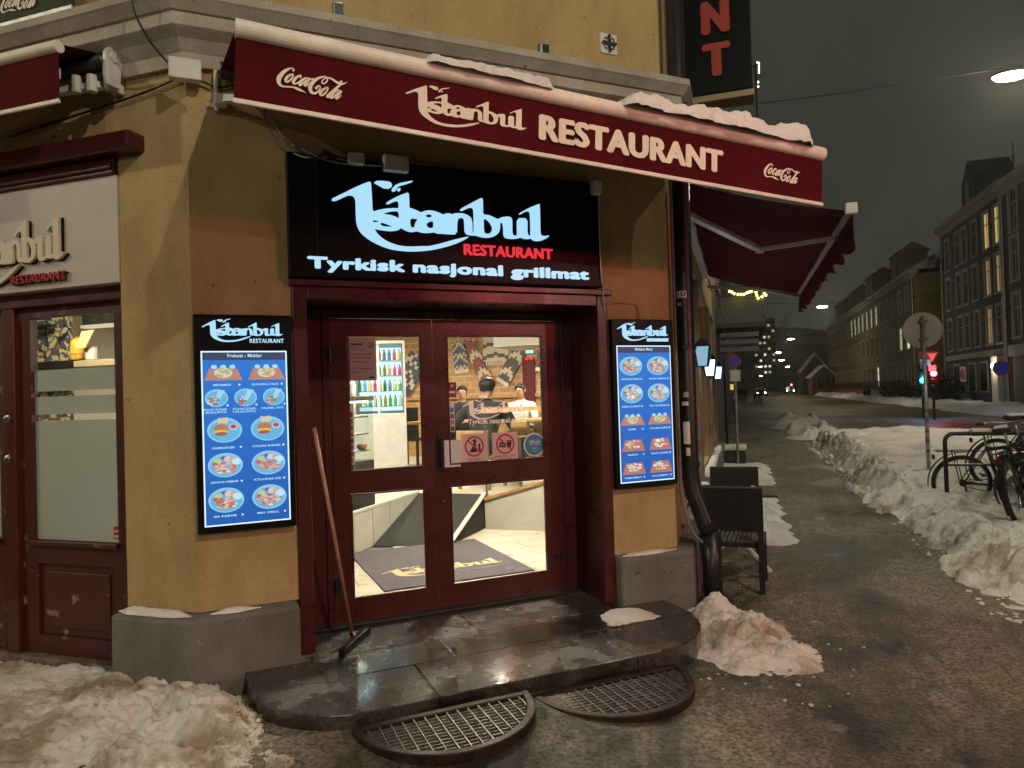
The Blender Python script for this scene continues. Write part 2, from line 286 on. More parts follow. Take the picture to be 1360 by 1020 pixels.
def text(name, txt, m, parent, M, w=None, h=None, bold=0., depth=.004, align='L', space=1.):
    hv = bold > .025; e = (h or .1)*max(0, bold-.02)*1.6
    me = text_mesh(txt, w-2*e if (w and hv) else w, h-e if (h and hv) else h, 0 if hv else min(bold, .02), depth, align, 1.06 if hv else space)
    if hv:                                            # heavy face: the outline thickened sideways in three close layers
        bm = bmesh.new()
        for k, (dx, dy) in enumerate(((-e, 0), (e, 0), (-e/2, e/2), (e/2, -e/2), (-e/2, -e/2), (e/2, e/2))):
            n0 = len(bm.verts); bm.from_mesh(me); bm.verts.ensure_lookup_table(); bmesh.ops.translate(bm, verts=bm.verts[n0:], vec=(dx+(e if align == 'L' else 0), dy+e/2, (.0012 if depth > .006 else .0004)*k))
        bm.to_mesh(me); bm.free()
    me.materials.append(m); me.name = name; return link(name, me, parent, M)
LOGO=[[(0,202),(13,209),(41,225),(85,251),(126,273),(163,290),(165,265),(167,216),(168,159),(188,168),(221,177),(254,182),(282,183),(283,211),(278,215),(270,215),(255,208),(236,198),(228,200),(232,207),(264,227),(296,244),(328,257),(329,221),(328,189),(343,186),(365,179),(379,173),(397,181),(417,185),(439,184),(462,178),(477,172),(489,172),(491,177),(517,179),(518,174),(535,180),(554,183),(575,183),(594,178),(610,168),(617,150),(617,101),(620,99),(625,103),(627,200),(623,211),(614,214),(600,210),(571,195),(564,196),(563,203),(612,231),(641,248),(663,260),(671,257),(671,221),(670,185),(697,185),(721,177),(741,169),(763,180),(788,185),(805,184),(814,175),(812,113),(816,101),(825,99),(837,102),(839,110),(839,181),(891,184),(889,118),(893,106),(900,103),(907,107),(908,133),(908,207),(904,217),(892,219),(877,212),(855,199),(850,204),(898,232),(929,246),(954,256),(957,254),(957,183),(956,120),(960,108),(976,106),(1000,111),(1000,106),(981,93),(960,84),(934,81),(918,84),(909,92),(893,88),(873,88),(860,92),(853,93),(842,88),(817,84),(792,84),(777,87),(770,98),(770,124),(769,142),(767,153),(760,157),(752,150),(752,127),(744,106),(724,90),(694,82),(667,82),(646,85),(636,89),(617,88),(598,89),(586,94),(581,106),(581,147),(579,159),(571,165),(560,163),(551,156),(546,142),(543,88),(502,86),(475,87),(453,86),(440,91),(427,89),(409,86),(388,85),(371,88),(360,91),(340,85),(319,87),(302,94),(291,101),(281,92),(269,87),(243,83),(218,84),(194,86),(173,89),(185,68),(209,47),(242,31),(283,21),(326,20),(377,25),(411,27),(457,39),(503,54),(550,69),(600,82),(590,72),(550,51),(503,33),(456,19),(411,9),(368,3),(325,0),(283,1),(249,4),(216,12),(184,24),(152,40),(124,60),(108,81),(100,105),(98,129),(98,170),(98,202),(94,216),(84,223),(68,223),(44,210),(16,195),(1,193)],
[(212,155),(229,163),(254,170),(282,172),(283,139),(266,146),(245,152),(225,153)],
[(199,114),(211,118),(236,110),(254,103),(240,100),(211,101),(201,106)],
[(168,126),(187,125),(199,120),(186,117),(168,115)],
[(331,138),(342,146),(368,143),(355,129),(350,106),(335,103),(330,117)],
[(399,159),(410,168),(423,170),(433,163),(422,154),(409,153)],
[(402,122),(415,135),(437,141),(436,112),(423,106),(408,110)],
[(672,167),(684,168),(701,155),(715,134),(714,115),(702,101),(685,98),(672,104)],
[(177,286),(191,294),(216,296),(245,295),(255,285),(253,273),(240,266),(219,266),(203,274)],
[(254,265),(268,282),(291,294),(321,302),(345,309),(347,305),(312,290),(287,282),(276,271),(271,258),(256,254)],
[(292,266),(290,261),(285,258),(280,260),(278,265),(280,270),(285,272),(290,271)]]
COKE=[[(200,306,30),(214,333,20),(189,348,16),(147,333,26),(80,278,46),(23,199,60),(0,133,62),(15,75,46),(53,48,30),(111,51,22),(209,63,24),(269,51,44),(311,41,34),(355,29,18),(400,13,3)],
[(179,254,24),(127,208,38),(100,152,42),(121,125,28),(160,158,26),(197,215,24),(206,255,20),(179,256,20)],
[(303,224,22),(322,257,20),(292,255,24),(242,206,38),(208,143,42),(230,117,28),(278,149,16),(315,193,9)],
[(420,243,22),(380,234,26),(335,192,34),(301,138,40),(308,109,30),(343,142,20),(400,216,18)],
[(450,249,32),(401,173,38),(374,120,36),(406,130,18),(443,177,9)],
[(455,231,24),(508,249,24)],
[(534,98,40),(568,147,24),(596,152,22),(599,117,22),(571,64,26),(516,26,34),(469,44,50),(452,102,56),(483,179,52),(545,250,40),(612,293,28),(675,314,20),(703,294,20),(700,252,20),(666,210,22),(632,203,20),(625,231,18),(662,280,14),(718,305,22),(774,295,28),(834,266,36),(890,246,34),(947,257,22),(1000,298,3)],
[(694,151,24),(639,103,36),(603,40,42),(625,15,28),(672,53,26),(708,113,24),(715,152,20),(694,154,20)],
[(864,238,18),(902,286,20),(925,285,18),(906,245,28),(842,171,36),(758,72,40),(711,17,38),(724,5,26),(767,41,10)],
[(888,143,22),(841,131,28),(794,77,36),(761,19,40),(772,0,28),(808,32,20),(871,114,18)],
[(918,144,34),(865,60,38),(838,9,36),(875,22,18),(920,73,9)]]
_LM = {}
def logo_mesh(w, depth=.004):
    key = (round(w, 4), depth)
    if key in _LM: return _LM[key].copy()
    cu = bpy.data.curves.new('lg', 'CURVE'); cu.dimensions = '2D'; cu.fill_mode = 'FRONT'
    for P in LOGO:
        n = len(P); Q = []
        for i in range(n):                            # light corner rounding
            a, b, c = P[i-1], P[i], P[(i+1) % n]; Q += [(.2*a[0]+.8*b[0], .2*a[1]+.8*b[1]), (.8*b[0]+.2*c[0], .8*b[1]+.2*c[1])]
        sp = cu.splines.new('POLY'); sp.points.add(len(Q)-1); sp.use_cyclic_u = True
        for k, q in enumerate(Q): sp.points[k].co = (q[0]/1000, q[1]/1000, 0, 1)
    ob = bpy.data.objects.new('lg', cu); COL.objects.link(ob); dg = bpy.context.evaluated_depsgraph_get(); dg.update()
    me = bpy.data.meshes.new_from_object(ob.evaluated_get(dg)); bpy.data.objects.remove(ob); bpy.data.curves.remove(cu)
    _LM[key] = fit(me, w, None, 'L', depth); return _LM[key].copy()
def logo(name, m, parent, M, w, depth=.004):
    me = logo_mesh(w, depth); me.materials.append(m); return link(name, me, parent, M)
def coke(name, m, parent, M, w):
    mb = MB()
    for k, st in enumerate(COKE):
        P = [(Vector((a/1000*w, b/1000*w, 0)), c/1000*w*1.06) for a, b, c in st]; D = []
        for i in range(len(P)-1):                     # Catmull-Rom refinement
            p0, p1, p2, p3 = P[max(0, i-1)], P[i], P[i+1], P[min(len(P)-1, i+2)]
            for s in range(4):
                t = s/4; D.append((.5*(2*p1[0]+(p2[0]-p0[0])*t+(2*p0[0]-5*p1[0]+4*p2[0]-p3[0])*t*t+(3*p1[0]-p0[0]-3*p2[0]+p3[0])*t**3), p1[1]*(1-t)+p2[1]*t))
        D.append(P[-1]); L = []; Rr = []
        for i, (p, wd) in enumerate(D):
            t = (D[min(i+1, len(D)-1)][0]-D[max(i-1, 0)][0]).normalized(); e = Vector((-t.y, t.x, 0))*wd/2; z = Vector((0, 0, .0006*k+.00003*i))
            L.append(p+e+z); Rr.append(p-e+z)
        n = len(D); mb.add(L+Rr, [(i, n+i, n+i+1, i+1) for i in range(n-1)])
    return mb.build(name, m, parent, M)
# ------------------------------------------------------------------ noise for snow relief
def _hash(ix, iy, s):
    n = (ix.astype(np.int64)*374761393+iy.astype(np.int64)*668265263+s*1442695041) & 0xffffffff
    n = ((n ^ (n >> 13))*1274126177) & 0xffffffff; return ((n ^ (n >> 16)) & 0xffff)/65535.
def vnoise(x, y, s=0):
    ix, iy = np.floor(x), np.floor(y); fx, fy = x-ix, y-iy; fx = fx*fx*(3-2*fx); fy = fy*fy*(3-2*fy)
    return (_hash(ix, iy, s)*(1-fx)+_hash(ix+1, iy, s)*fx)*(1-fy)+(_hash(ix, iy+1, s)*(1-fx)+_hash(ix+1, iy+1, s)*fx)*fy
def fbm(x, y, o=5, s=0):
    r = 0; a = .5
    for k in range(o): r = r+a*vnoise(x*2**k+17.3*k, y*2**k-9.1*k, s+k); a *= .5
    return r
def lumps(x, y, s=0):                                 # rounded clods, 0..1
    ix, iy = np.floor(x), np.floor(y); best = np.zeros_like(x)
    for dx in (-1, 0, 1):
        for dy in (-1, 0, 1):
            cx, cy_ = ix+dx, iy+dy; px = cx+_hash(cx, cy_, s); py = cy_+_hash(cx, cy_, s+11); rr = .35+.55*_hash(cx, cy_, s+23)
            best = np.maximum(best, np.sqrt(np.clip(rr*rr-(x-px)**2-(y-py)**2, 0, None)))
    return best
def sm(t): t = np.clip(t, 0, 1); return t*t*(3-2*t)
def field(name, xs, ys, fz, m, smooth=True):
    X, Y = np.meshgrid(xs, ys); Z = fz(X, Y); nx, ny = len(xs), len(ys)
    me = bpy.data.meshes.new(name); me.vertices.add(nx*ny); me.vertices.foreach_set('co', np.stack([X, Y, Z], -1).astype(np.float32).ravel())
    i = np.arange((ny-1)*(nx-1)); r, c = i//(nx-1), i % (nx-1); a = r*nx+c
    q = np.stack([a, a+1, a+nx+1, a+nx], -1).astype(np.int32)
    zz = Z.ravel(); keep = (zz[q].max(1) > -.015); q = q[keep]      # drop what lies under the ground
    k = len(q); me.loops.add(k*4); me.loops.foreach_set('vertex_index', q.ravel()); me.polygons.add(k); me.polygons.foreach_set('loop_start', np.arange(k, dtype=np.int32)*4)
    me.polygons.foreach_set('use_smooth', np.full(k, smooth)); me.materials.append(m); me.update(calc_edges=True); me.validate(); return link(name, me)
def clods(name, n, fz, region, size, m, label):       # loose lumps of snow lying on a field
    rs = np.random.RandomState(len(name)*7+n); bm = bmesh.new(); bmesh.ops.create_icosphere(bm, subdivisions=1, radius=1); V = np.array([v.co[:] for v in bm.verts]); Fc = np.array([[v.index for v in f.verts] for f in bm.faces]); bm.free()
    vs = []; fs = []
    for k in range(n):
        x, y = region(rs); s = size[0]+(size[1]-size[0])*rs.rand()**3; z = float(fz(np.array([x]), np.array([y]))[0])
        if z < -.01: z = 0.
        w = V*(1+.9*(rs.rand(len(V), 1)-.5))*s*np.array([1, .8+.5*rs.rand(), .7+.3*rs.rand()]); fs.append(Fc+len(vs)*len(V)); vs.append(w+np.array([x, y, z+s*.15]))
    vs = np.concatenate(vs); fs = np.concatenate(fs); me = bpy.data.meshes.new(name); me.from_pydata(vs.tolist(), [], fs.tolist()); me.materials.append(m)
    return tag(link(name, me), label, None, None, 'stuff')
# ------------------------------------------------------------------ ground
mb = MB(); mb.box(-400, 400, -200, 900, -.5, -.03); tag(mb.build('ground', M['road']), None, kind='structure')
gx = np.concatenate([np.arange(-9, -4, .15), np.arange(-4, 2.4, .02), np.arange(2.4, 5.2, .2)]); gy = np.concatenate([np.arange(-1, 1.8, .2), np.arange(1.8, 8, .02), np.arange(8, 16, .05), np.arange(16, 70, .4)])
def z_pave(X, Y): return .004+.008*(fbm(X*1.7, Y*1.7, 6, 3)-.5)+.004*(fbm(X*14, Y*14, 3, 5)-.5)*sm((9-Y)/4)+.062*sm((2.7-(X*UB.x+Y*UB.y))/1.5)*np.exp(-((X*NB.x+Y*NB.y-V0-1.0)/.7)**2)-.06*sm((X-2.7-.5*(fbm(X*.3, Y*.3, 3, 77)-.5))/.9)
tag(field('pavement', gx, gy, z_pave, M['ice']), None, kind='structure')
mb = MB(); mb.box(2.5, 14.2, -160, 420, -.0295, -.012); tag(mb.build('road', M['road']), None, kind='structure')
for i in range(9):                                     # worn zebra crossing beyond the snow bank
    q = MB(); x = 3.3+i*1.0; q.box(x+.7, x+1.2, 33, 37, -.011, -.007)
    k = q.build('crossing_stripe', mat('worn_road_paint', (.26, .22, .17), .7, col2=(.12, .1, .07), scale=3) if i == 0 else k.data.materials[0]); tag(k, None, kind='structure')
mb = MB(); mb.box(-40, 2.2, -9, -1.2, -.005, .0); tag(mb.build('side_road', M['road']), None, kind='structure')
# ------------------------------------------------------------------ snow
def z_bank(X, Y):                                      # long bank between pavement and carriageway
    edge = 1.70+.22*sm((7.2-Y)/2.2)+.10*np.sin(Y*.9)+.28*(fbm(X*.9+3, Y*1.3, 5, 21)-.5)*2
    w = (X-edge); far = 23.2-Y+.9*(fbm(X*.8, Y*.2, 3, 9)-.5); back = 6.9+.5*np.sin(Y*.5)-X
    f = sm(w/.6)*sm(far/2.2)*sm(back/1.6)
    body = .26+.17*np.exp(-((Y-15.5)/4.2)**2)+.30*np.exp(-((X-3.7)/1.4)**2)*np.exp(-((Y-19.3)/2.4)**2)+.30*(fbm(X*.55+1, Y*.45, 4, 2)-.5)
    rough = np.exp(-(w/.8)**2)+.5*sm((8.5-Y)/3)
    return -.03+f*(body+.03)+f*.13*(fbm(X*2.6, Y*2.6, 6, 7)-.5)+f*rough*(.20*(np.abs(fbm(X*3.1, Y*3.1, 5, 81)-.5)*2-.25)+.06*lumps(X*4.3, Y*4.3, 4)*(fbm(X*1.5, Y*1.5, 3, 5)>.45)+.05*lumps(X*10, Y*10, 6)*(fbm(X*2.5, Y*2.5, 3, 6)>.48)+.06*(fbm(X*12, Y*12, 4, 1)-.5)+.03*(fbm(X*30, Y*30, 3, 2)-.5))
xs = np.concatenate([np.arange(1.3, 3.2, .018), np.arange(3.2, 7.4, .07)]); ys = np.concatenate([np.arange(3.2, 10, .02), np.arange(10, 24, .05)])
tag(field('snow_bank', xs, ys, z_bank, M['snowgrey']), 'long ploughed snow bank beside the icy pavement, bicycles standing in it', None, None, 'stuff')
clods('snow_clod_scatter', 900, z_bank, lambda r: (1.62+.9*r.rand(), 4+18*r.rand()**1.6), (.005, .034), M['snowgrey'], 'loose lumps of snow along the foot of the long snow bank')
def z_edge(X, Y):                                      # broken dirty clods ploughed up along the edge of the bank
    edge = 1.70+.22*sm((7.2-Y)/2.2)+.10*np.sin(Y*.9)+.28*(fbm(X*.9+3, Y*1.3, 5, 21)-.5)*2; w = X-edge; k = 1+.5*sm((9-Y)/4)
    m = sm((w+.06)/.10)*sm((.72*k-w+.5*(fbm(X*2, Y*2, 4, 95)-.5))/.3)*sm((23-Y)/2); g = fbm(X*2.7, Y*2.7, 4, 96)
    b = .10*(np.abs(fbm(X*4.5, Y*4.5, 6, 97)-.5)*2)+.085*lumps(X*5.2, Y*5.2, 98)*(g > .47)+.05*lumps(X*11, Y*11, 99)*(g > .40)+.05*(fbm(X*20, Y*20, 4, 94)-.5)
    return np.where(m > .02, np.maximum(z_bank(X, Y), 0.)-.03+m*b*1.15, -.2)
tag(field('snow_bank_edge', np.arange(1.2, 3.1, .015), np.concatenate([np.arange(3.6, 10, .016), np.arange(10, 23.5, .04)]), z_edge, M['snowdirty']), 'broken dirty clods of snow along the pavement edge of the long bank', None, None, 'stuff')
def z_left(X, Y):                                      # trampled snow in front of the left shop front
    e = .06-.57*(X+2.12)-.82*(Y-2.96)+.12*(fbm(X*3, Y*3, 4, 31)-.5)*2
    f = sm((e+.05)/.42); mound = .085*np.exp(-((X+2.75)/.55)**2-((Y-2.95)/.33)**2)+.04*np.exp(-((X+3.5)/.8)**2-((Y-2.7)/.4)**2)
    z = -.03+f*(.10+mound+.09*(fbm(X*2.2, Y*2.2, 5, 33)-.5))
    r = np.exp(-((X+2.6)/.8)**2)*.8+.35
    return z+f*r*(.12*(np.abs(fbm(X*4, Y*4, 6, 82)-.5)*2-.25)+.030*lumps(X*9, Y*9, 8)*(fbm(X*3, Y*3, 3, 15)>.46)+.026*lumps(X*19, Y*19, 12)*(fbm(X*5, Y*5, 3, 16)>.5)+.012*lumps(X*36, Y*36, 13)+.05*(fbm(X*24, Y*24, 5, 3)-.5))
tag(field('snow_heap', np.arange(-5.6, -1.6, .011), np.arange(1.9, 3.40, .011), z_left, M['snowdirty']), 'trampled dirty snow heap in front of the left shop door and plinth', None, None, 'stuff')
clods('snow_crumb_scatter', 1300, z_left, lambda r: (lambda t: (-2.62+.9*t+(-.34)*(r.rand()**2)+.1*(r.rand()-.5), 3.42-.85*t-.3*r.rand()**2-.04))(r.rand()*1.1), (.003, .017), M['snowdirty'], 'snow crumbs at the edge of the heap by the left plinth')
def z_pile(X, Y):                                      # shovelled pile at the right end of the step
    d = np.sqrt(((X+.03)/.52)**2+((Y-4.80)/.76)**2)+.42*(fbm(X*2.3+4, Y*2.3, 5, 41)-.5)*2; f = sm((1.08-d)/1.0)
    back = np.exp(-((X+.28)/.22)**2-((Y-5.28)/.22)**2)
    z = -.03+f*(.135+.15*(fbm(X*3, Y*3, 4, 5)-.5))+.13*back
    f2 = np.clip(f+back, 0, 1); return z+f2*(.16*(np.abs(fbm(X*4, Y*4, 6, 83)-.5)*2-.25)+.05*lumps(X*8, Y*8, 14)*(fbm(X*3, Y*3, 3, 17)>.5)+.03*lumps(X*18, Y*18, 15)*(fbm(X*5, Y*5, 3, 18)>.45)+.010*lumps(X*38, Y*38, 19)+.055*(fbm(X*24, Y*24, 5, 9)-.5))
tag(field('snow_pile', np.arange(-.75, 1.25, .0115), np.arange(3.75, 5.75, .0115), z_pile, M['snowdirty']), 'shovelled snow pile at the right end of the entrance step', None, None, 'stuff')
clods('ice_crumb_scatter', 260, z_pile, lambda r: (lambda a, q: (.02+q*.52*math.cos(a), 4.75+q*.74*math.sin(a)))(r.rand()*6.283, .2+.95*r.rand()**.8+.3*r.rand()**4), (.002, .015), M['snowdirty'], 'snow crumbs around the shovelled pile by the step')
def z_side(X, Y):
    f = sm((.50+.22*fbm(X*0+2, Y*1.1, 4, 51)-X+.12*(fbm(X*6, Y*6, 3, 5)-.5)*2)/.34)*sm((Y-7.6)/.8)*sm((17.2-Y)/2.5)
    return -.03+f*(.12+.06*(fbm(X*2, Y*2, 4, 8)-.5)+.03*lumps(X*6, Y*6, 3))
tag(field('snow_strip', np.arange(-.55, .9, .02), np.arange(7.2, 18, .03), z_side, M['snowgrey']), 'strip of untouched snow along the restaurant side wall behind the chairs', None, None, 'stuff')
_rr = random.Random(12); RG = [(_rr.uniform(1.5, 2.7)+.03*k, 23.6+k*.72+_rr.uniform(-.3, .3), _rr.uniform(.22, .5), _rr.uniform(.4, .9), _rr.uniform(.14, .38)) for k in range(20)]
def z_ridge(X, Y):                                     # heaps thrown up one after the other beside the crossing
    z = 0*X
    for a, b, c, d, h in RG: z = np.maximum(z, h*np.exp(-((X-a)/c)**2-((Y-b)/d)**2))+.15*h*np.exp(-((X-a)/c)**2-((Y-b)/d)**2)
    m = sm((z-.03)/.10); return -.03+z+m*(.16*(fbm(X*2.5, Y*2.5, 5, 3)-.45)+.10*lumps(X*4, Y*3, 7)*(fbm(X*2, Y*2, 3, 8) > .47))
tag(field('snow_ridge', np.arange(.7, 4.4, .04), np.arange(22, 41, .06), z_ridge, M['snowgrey']), 'lumpy white snow ridge between pavement and road beyond the crossing', None, None, 'stuff')
def z_far(X, Y):
    f = sm((X-10.9+.7*(fbm(X*.2, Y*.25, 3, 71)-.5)*2)/.9)*sm((14.1-X)/.4)*sm((Y-20)/5)
    return -.03+f*(.35+.35*(fbm(X*.9, Y*.35, 4, 4)-.5)+.2*lumps(X*1.3, Y*.9, 5))
tag(field('snow_verge', np.arange(9.8, 14.2, .12), np.arange(18, 150, .3), z_far, M['snowgrey']), 'snow heaped along the foot of the houses across the street', None, None, 'stuff')
# ------------------------------------------------------------------ restaurant building (corner house)
CL = Bw(-.085, 0); CR = Bw(3.235, 0)
bld = thing('corner_house', 'yellow plastered corner house with chamfered restaurant entrance and grey plinth', 'building', Matrix.Translation((CL.x, CL.y, 0)))
I4 = Matrix.Identity(4)
def xy(p): return (p.x, p.y)
w = MB()
pl = [(-3.52, YA), (CL.x, YA), xy(Bw(.47, 0)), xy(Bw(.47, -.46)), (-3.35, YA+.5), (-3.52, YA+.5)]
pr = [xy(Bw(2.69, 0)), (XC, CR.y), (XC, 5.95), (XC-.36, 5.95), xy(Bw(2.69, -.46))]
w.prism(pl, .48, 3.72); w.prism(pr, .48, 3.72)
w.prism([xy(Bw(.47, 0)), xy(Bw(2.69, 0)), xy(Bw(2.69, -.46)), xy(Bw(.47, -.46))], 2.40, 3.72)
w.prism([(-14, YA+.012), (CL.x-.01, YA+.012), xy(Bw(-.06, -.012)), xy(Bw(3.2, -.012)), (XC-.012, CR.y+.02), (XC-.012, 14.6), (XC-.4, 14.6), xy(Bw(3.1, -.4)), xy(Bw(0.1, -.4)), (-14, YA+.5)], 3.72, 11)
w.build('wall', M['plaster'], bld, I4)
w = MB(); facade(w, -14, -3.52, 0.02, 3.72, .4, [(-8.6, -3.52, .02, 3.17)]); w.build('wall', M['plaster'], bld, FA())
ops = [(5.95, 6.88, .62, 2.95), (7.2, 8.45, .62, 2.95), (8.85, 11.4, .62, 2.95), (12, 14, .62, 2.95)]
w = MB(); facade(w, 5.95, 14.6, .55, 3.72, .36, ops); w.build('wall', M['plaster'], bld, FC())
mb = MB(); mb.box(-14, -.9, 14.6, 15, 0, 11); mb.box(-14.4, -14, YA, 15, 0, 11); mb.build('wall', M['plaster'], bld, I4)
mb = MB(); mb.box(-14.5, XC+.3, YA-.3, 15, 11, 11.3); mb.build('roof', M['cornice'], bld, I4)
# cornice swept along the three fronts with mitred corners
path = [Vector((-14, YA, 0)), Vector((CL.x, YA, 0)), Vector((CR.x, CR.y, 0)), Vector((XC, 14.7, 0))]
prof = [(0, 3.63), (.035, 3.63), (.05, 3.70), (.06, 3.71), (.10, 3.76), (.155, 3.80), (.16, 3.805), (.16, 3.875), (.175, 3.88), (.215, 3.93), (.225, 3.94), (.225, 3.985), (0, 4.04)]
vs = []; fs = []
for i, p in enumerate(path):
    dirs = []
    for a, b in ((i-1, i), (i, i+1)):
        if a >= 0 and b < len(path): d = (path[b]-path[a]).normalized(); dirs.append(Vector((d.y, -d.x, 0)))
    n = dirs[0] if len(dirs) == 1 else (dirs[0]+dirs[1])/(1+dirs[0].dot(dirs[1]))
    vs += [(p.x+n.x*o, p.y+n.y*o, z) for o, z in prof]
k = len(prof); fs = [(i*k+j, (i+1)*k+j, (i+1)*k+j+1, i*k+j+1) for i in range(3) for j in range(k-1)]
mb = MB(); mb.add(vs, fs); mb.build('cornice', M['cornice'], bld, I4)
def off(poly, outw): return poly
pb = MB()
p1 = [(-3.52, YA-.13), (CL.x+.045, YA-.13), xy(Bw(.468, .11)), xy(Bw(.468, -.3)), (-3.52, YA+.3)]
pb.prism(p1, -.02, .475); pb.build('plinth', M['plinth'], bld, I4, bev=.025)
pb = MB(); p2 = [xy(Bw(2.692, .11)), (XC+.13, CR.y-.055), (XC+.13, 14.6), (XC-.3, 14.6), (XC-.3, 5.9), xy(Bw(2.692, -.3))]
pb.prism(p2, -.02, .475); pb.build('plinth', M['plinth'], bld, I4, bev=.025)
pb = MB(); pb.box(5.95, 14.6, .476, .60, -.2, .16); pb.build('window_sill', M['plinth'], bld, FC(), bev=.01)
# snow lying on the left plinth
def cap(name, poly_fn, label, n=60, mz=.03, seed=1):
    pass
# entrance: lintel, jamb linings, door frame, two leaves with panes
f = MB()
for u0, u1 in ((.472, .56), (2.60, 2.688)):
    f.box(u0, u1, .142, 2.395, -.44, .018)
f.box(.56, 2.60, 2.30, 2.395, -.44, .02)
f.build('door_lining', M['red'], bld, FB(), bev=.008)
f = MB(); f.box(.45, 2.71, 2.378, 2.42, .02, .05); f.build('lintel_moulding', M['red'], bld, FB(), bev=.006)
f = MB(); f.box(.56, .755, .142, 2.30, -.46, -.40); f.box(2.470, 2.60, .142, 2.30, -.46, -.40); f.box(.755, 2.470, 2.235, 2.30, -.46, -.40)
f.box(.70, 2.53, 2.262, 2.285, -.40, -.375); f.box(.70, .722, .142, 2.262, -.40, -.385); f.box(2.505, 2.527, .142, 2.262, -.40, -.385)
f.build('door_frame', M['red'], bld, FB(), bev=.005)
f = MB(); f.box(.56, 2.60, .142, .165, -.50, -.345); f.build('threshold', M['blackmetal'], bld, FB(), bev=.004)
def leaf(u0, u1, p0, p1, hinge):
    d = MB(); z0, z1 = .172, 2.230
    facade(d, u0, u1, z0, z1, .05, [(p0, p1, 1.182, 2.122), (p0, p1, .318, 1.036)])
    o = d.build('door', M['red'], bld, FB(0, 0, -.395), bev=.006)
    for a, b in ((1.182, 2.122), (.318, 1.036)):
        g = MB(); g.box(p0-.01, p1+.01, a-.01, b+.01, -.032, -.024); g.build('pane', M['glass'], o)
        t = MB(); s = .014
        t.box(p0, p1, b-s, b, -.01, .006); t.box(p0, p1, a, a+s, -.01, .006); t.box(p0, p0+s, a+s, b-s, -.01, .006); t.box(p1-s, p1, a+s, b-s, -.01, .006)
        t.build('glazing_bead', M['red'], o, bev=.004)
    for z in (.42, 1.98):
        h = MB(); h.tube([(hinge, z-.05, .012), (hinge, z+.05, .012)], .014, 10); h.box(min(hinge, hinge+(.06 if hinge == u0 else -.06)), max(hinge, hinge+(.06 if hinge == u0 else -.06)), z-.02, z+.03, .001, .012)
        h.build('hinge', M['blackmetal'], o, bev=.003)
    return o
dl = leaf(.758, 1.472, .866, 1.389, .758); dr = leaf(1.478, 2.467, 1.577, 2.348, 2.467)
h = MB(); h.box(1.492, 1.528, 1.15, 1.42, .001, .012); h.box(1.497, 1.523, 1.36, 1.375, .012, .05); h.box(1.497, 1.523, 1.19, 1.205, .012, .05); h.tube([(1.51, 1.18, .05), (1.51, 1.385, .05)], .011, 10)
h.build('handle', M['blackmetal'], dr, bev=.002)
h = MB(); h.lathe([(.012, 0), (.012, .02), (.006, .026)], 12, (1.52, .93, .001)); h.build('lock_cylinder', M['steel'], dr)
le = logo('lettering', M['etch'], dr, FB(1.70, 1.50, -.4175), .50, 0)
text('lettering', 'Tyrkisk nasjonal grillmat', M['etch'], dr, FB(1.74, 1.455, -.4175), w=.5, h=.05, bold=.02, depth=0)
# entrance step: wet stone slabs with open joints
def clip(P, f):
    out = []
    for i in range(len(P)):
        a, b = P[i], P[(i+1) % len(P)]; fa, fb = f(a), f(b)
        if fa >= 0: out.append(a)
        if (fa >= 0) != (fb >= 0): t = fa/(fa-fb); out.append((a[0]+(b[0]-a[0])*t, a[1]+(b[1]-a[1])*t))
    return out
step = thing('entrance_step', 'low wet stone step with rounded ends below the double door', 'step', FB(1.5, 0, .5) @ Matrix.Rotation(-math.pi/2, 4, 'X'))
outl = [(.14, .02)]+[(.19+.52*(1-math.cos(a)), .40+.545*math.sin(a)) for a in np.linspace(0, math.pi/2, 9)]+[(2.42+.6*math.sin(a), .34+.605*math.cos(a)) for a in np.linspace(0, math.pi/2, 9)]+[(3.02, .115)]
cutv = [(.115, .46), (.463, 1.2)]; cutu = {0: [(0, 1.3), (1.303, 2.4), (2.403, 4)], 1: [(0, 1.05), (1.053, 2.25), (2.253, 4)]}
PLAN = FB(0, 0, 0) @ Matrix(((1, 0, 0, 0), (0, 0, 1, 0), (0, 1, 0, 0), (0, 0, 0, 1)))   # x = along the door wall, y = outward, z = up
for i, (a, b) in enumerate(cutv):
    for c, d in cutu[i]:
        P = outl
        for fn in (lambda p: p[1]-a, lambda p: b-p[1], lambda p: p[0]-c, lambda p: d-p[0]): P = clip(P, fn) if P else P
        if P and len(P) > 2: s = MB(); s.prism(P, .0, .140+random.uniform(-.001, .001)); s.build('slab', M['slab'], step, PLAN, bev=.006)
for c, d in ((.566, 1.58), (1.586, 2.594)): s = MB(); s.prism([(c, -.34), (d, -.34), (d, .109), (c, .109)], 0, .1405); s.build('slab', M['slab'], step, PLAN, bev=.006)
s = MB(); s.prism([(.475, .112), (2.685, .112), (2.6, .9), (.6, .9)], -.01, .10); s.build('bed', M['plinth'], step, PLAN)
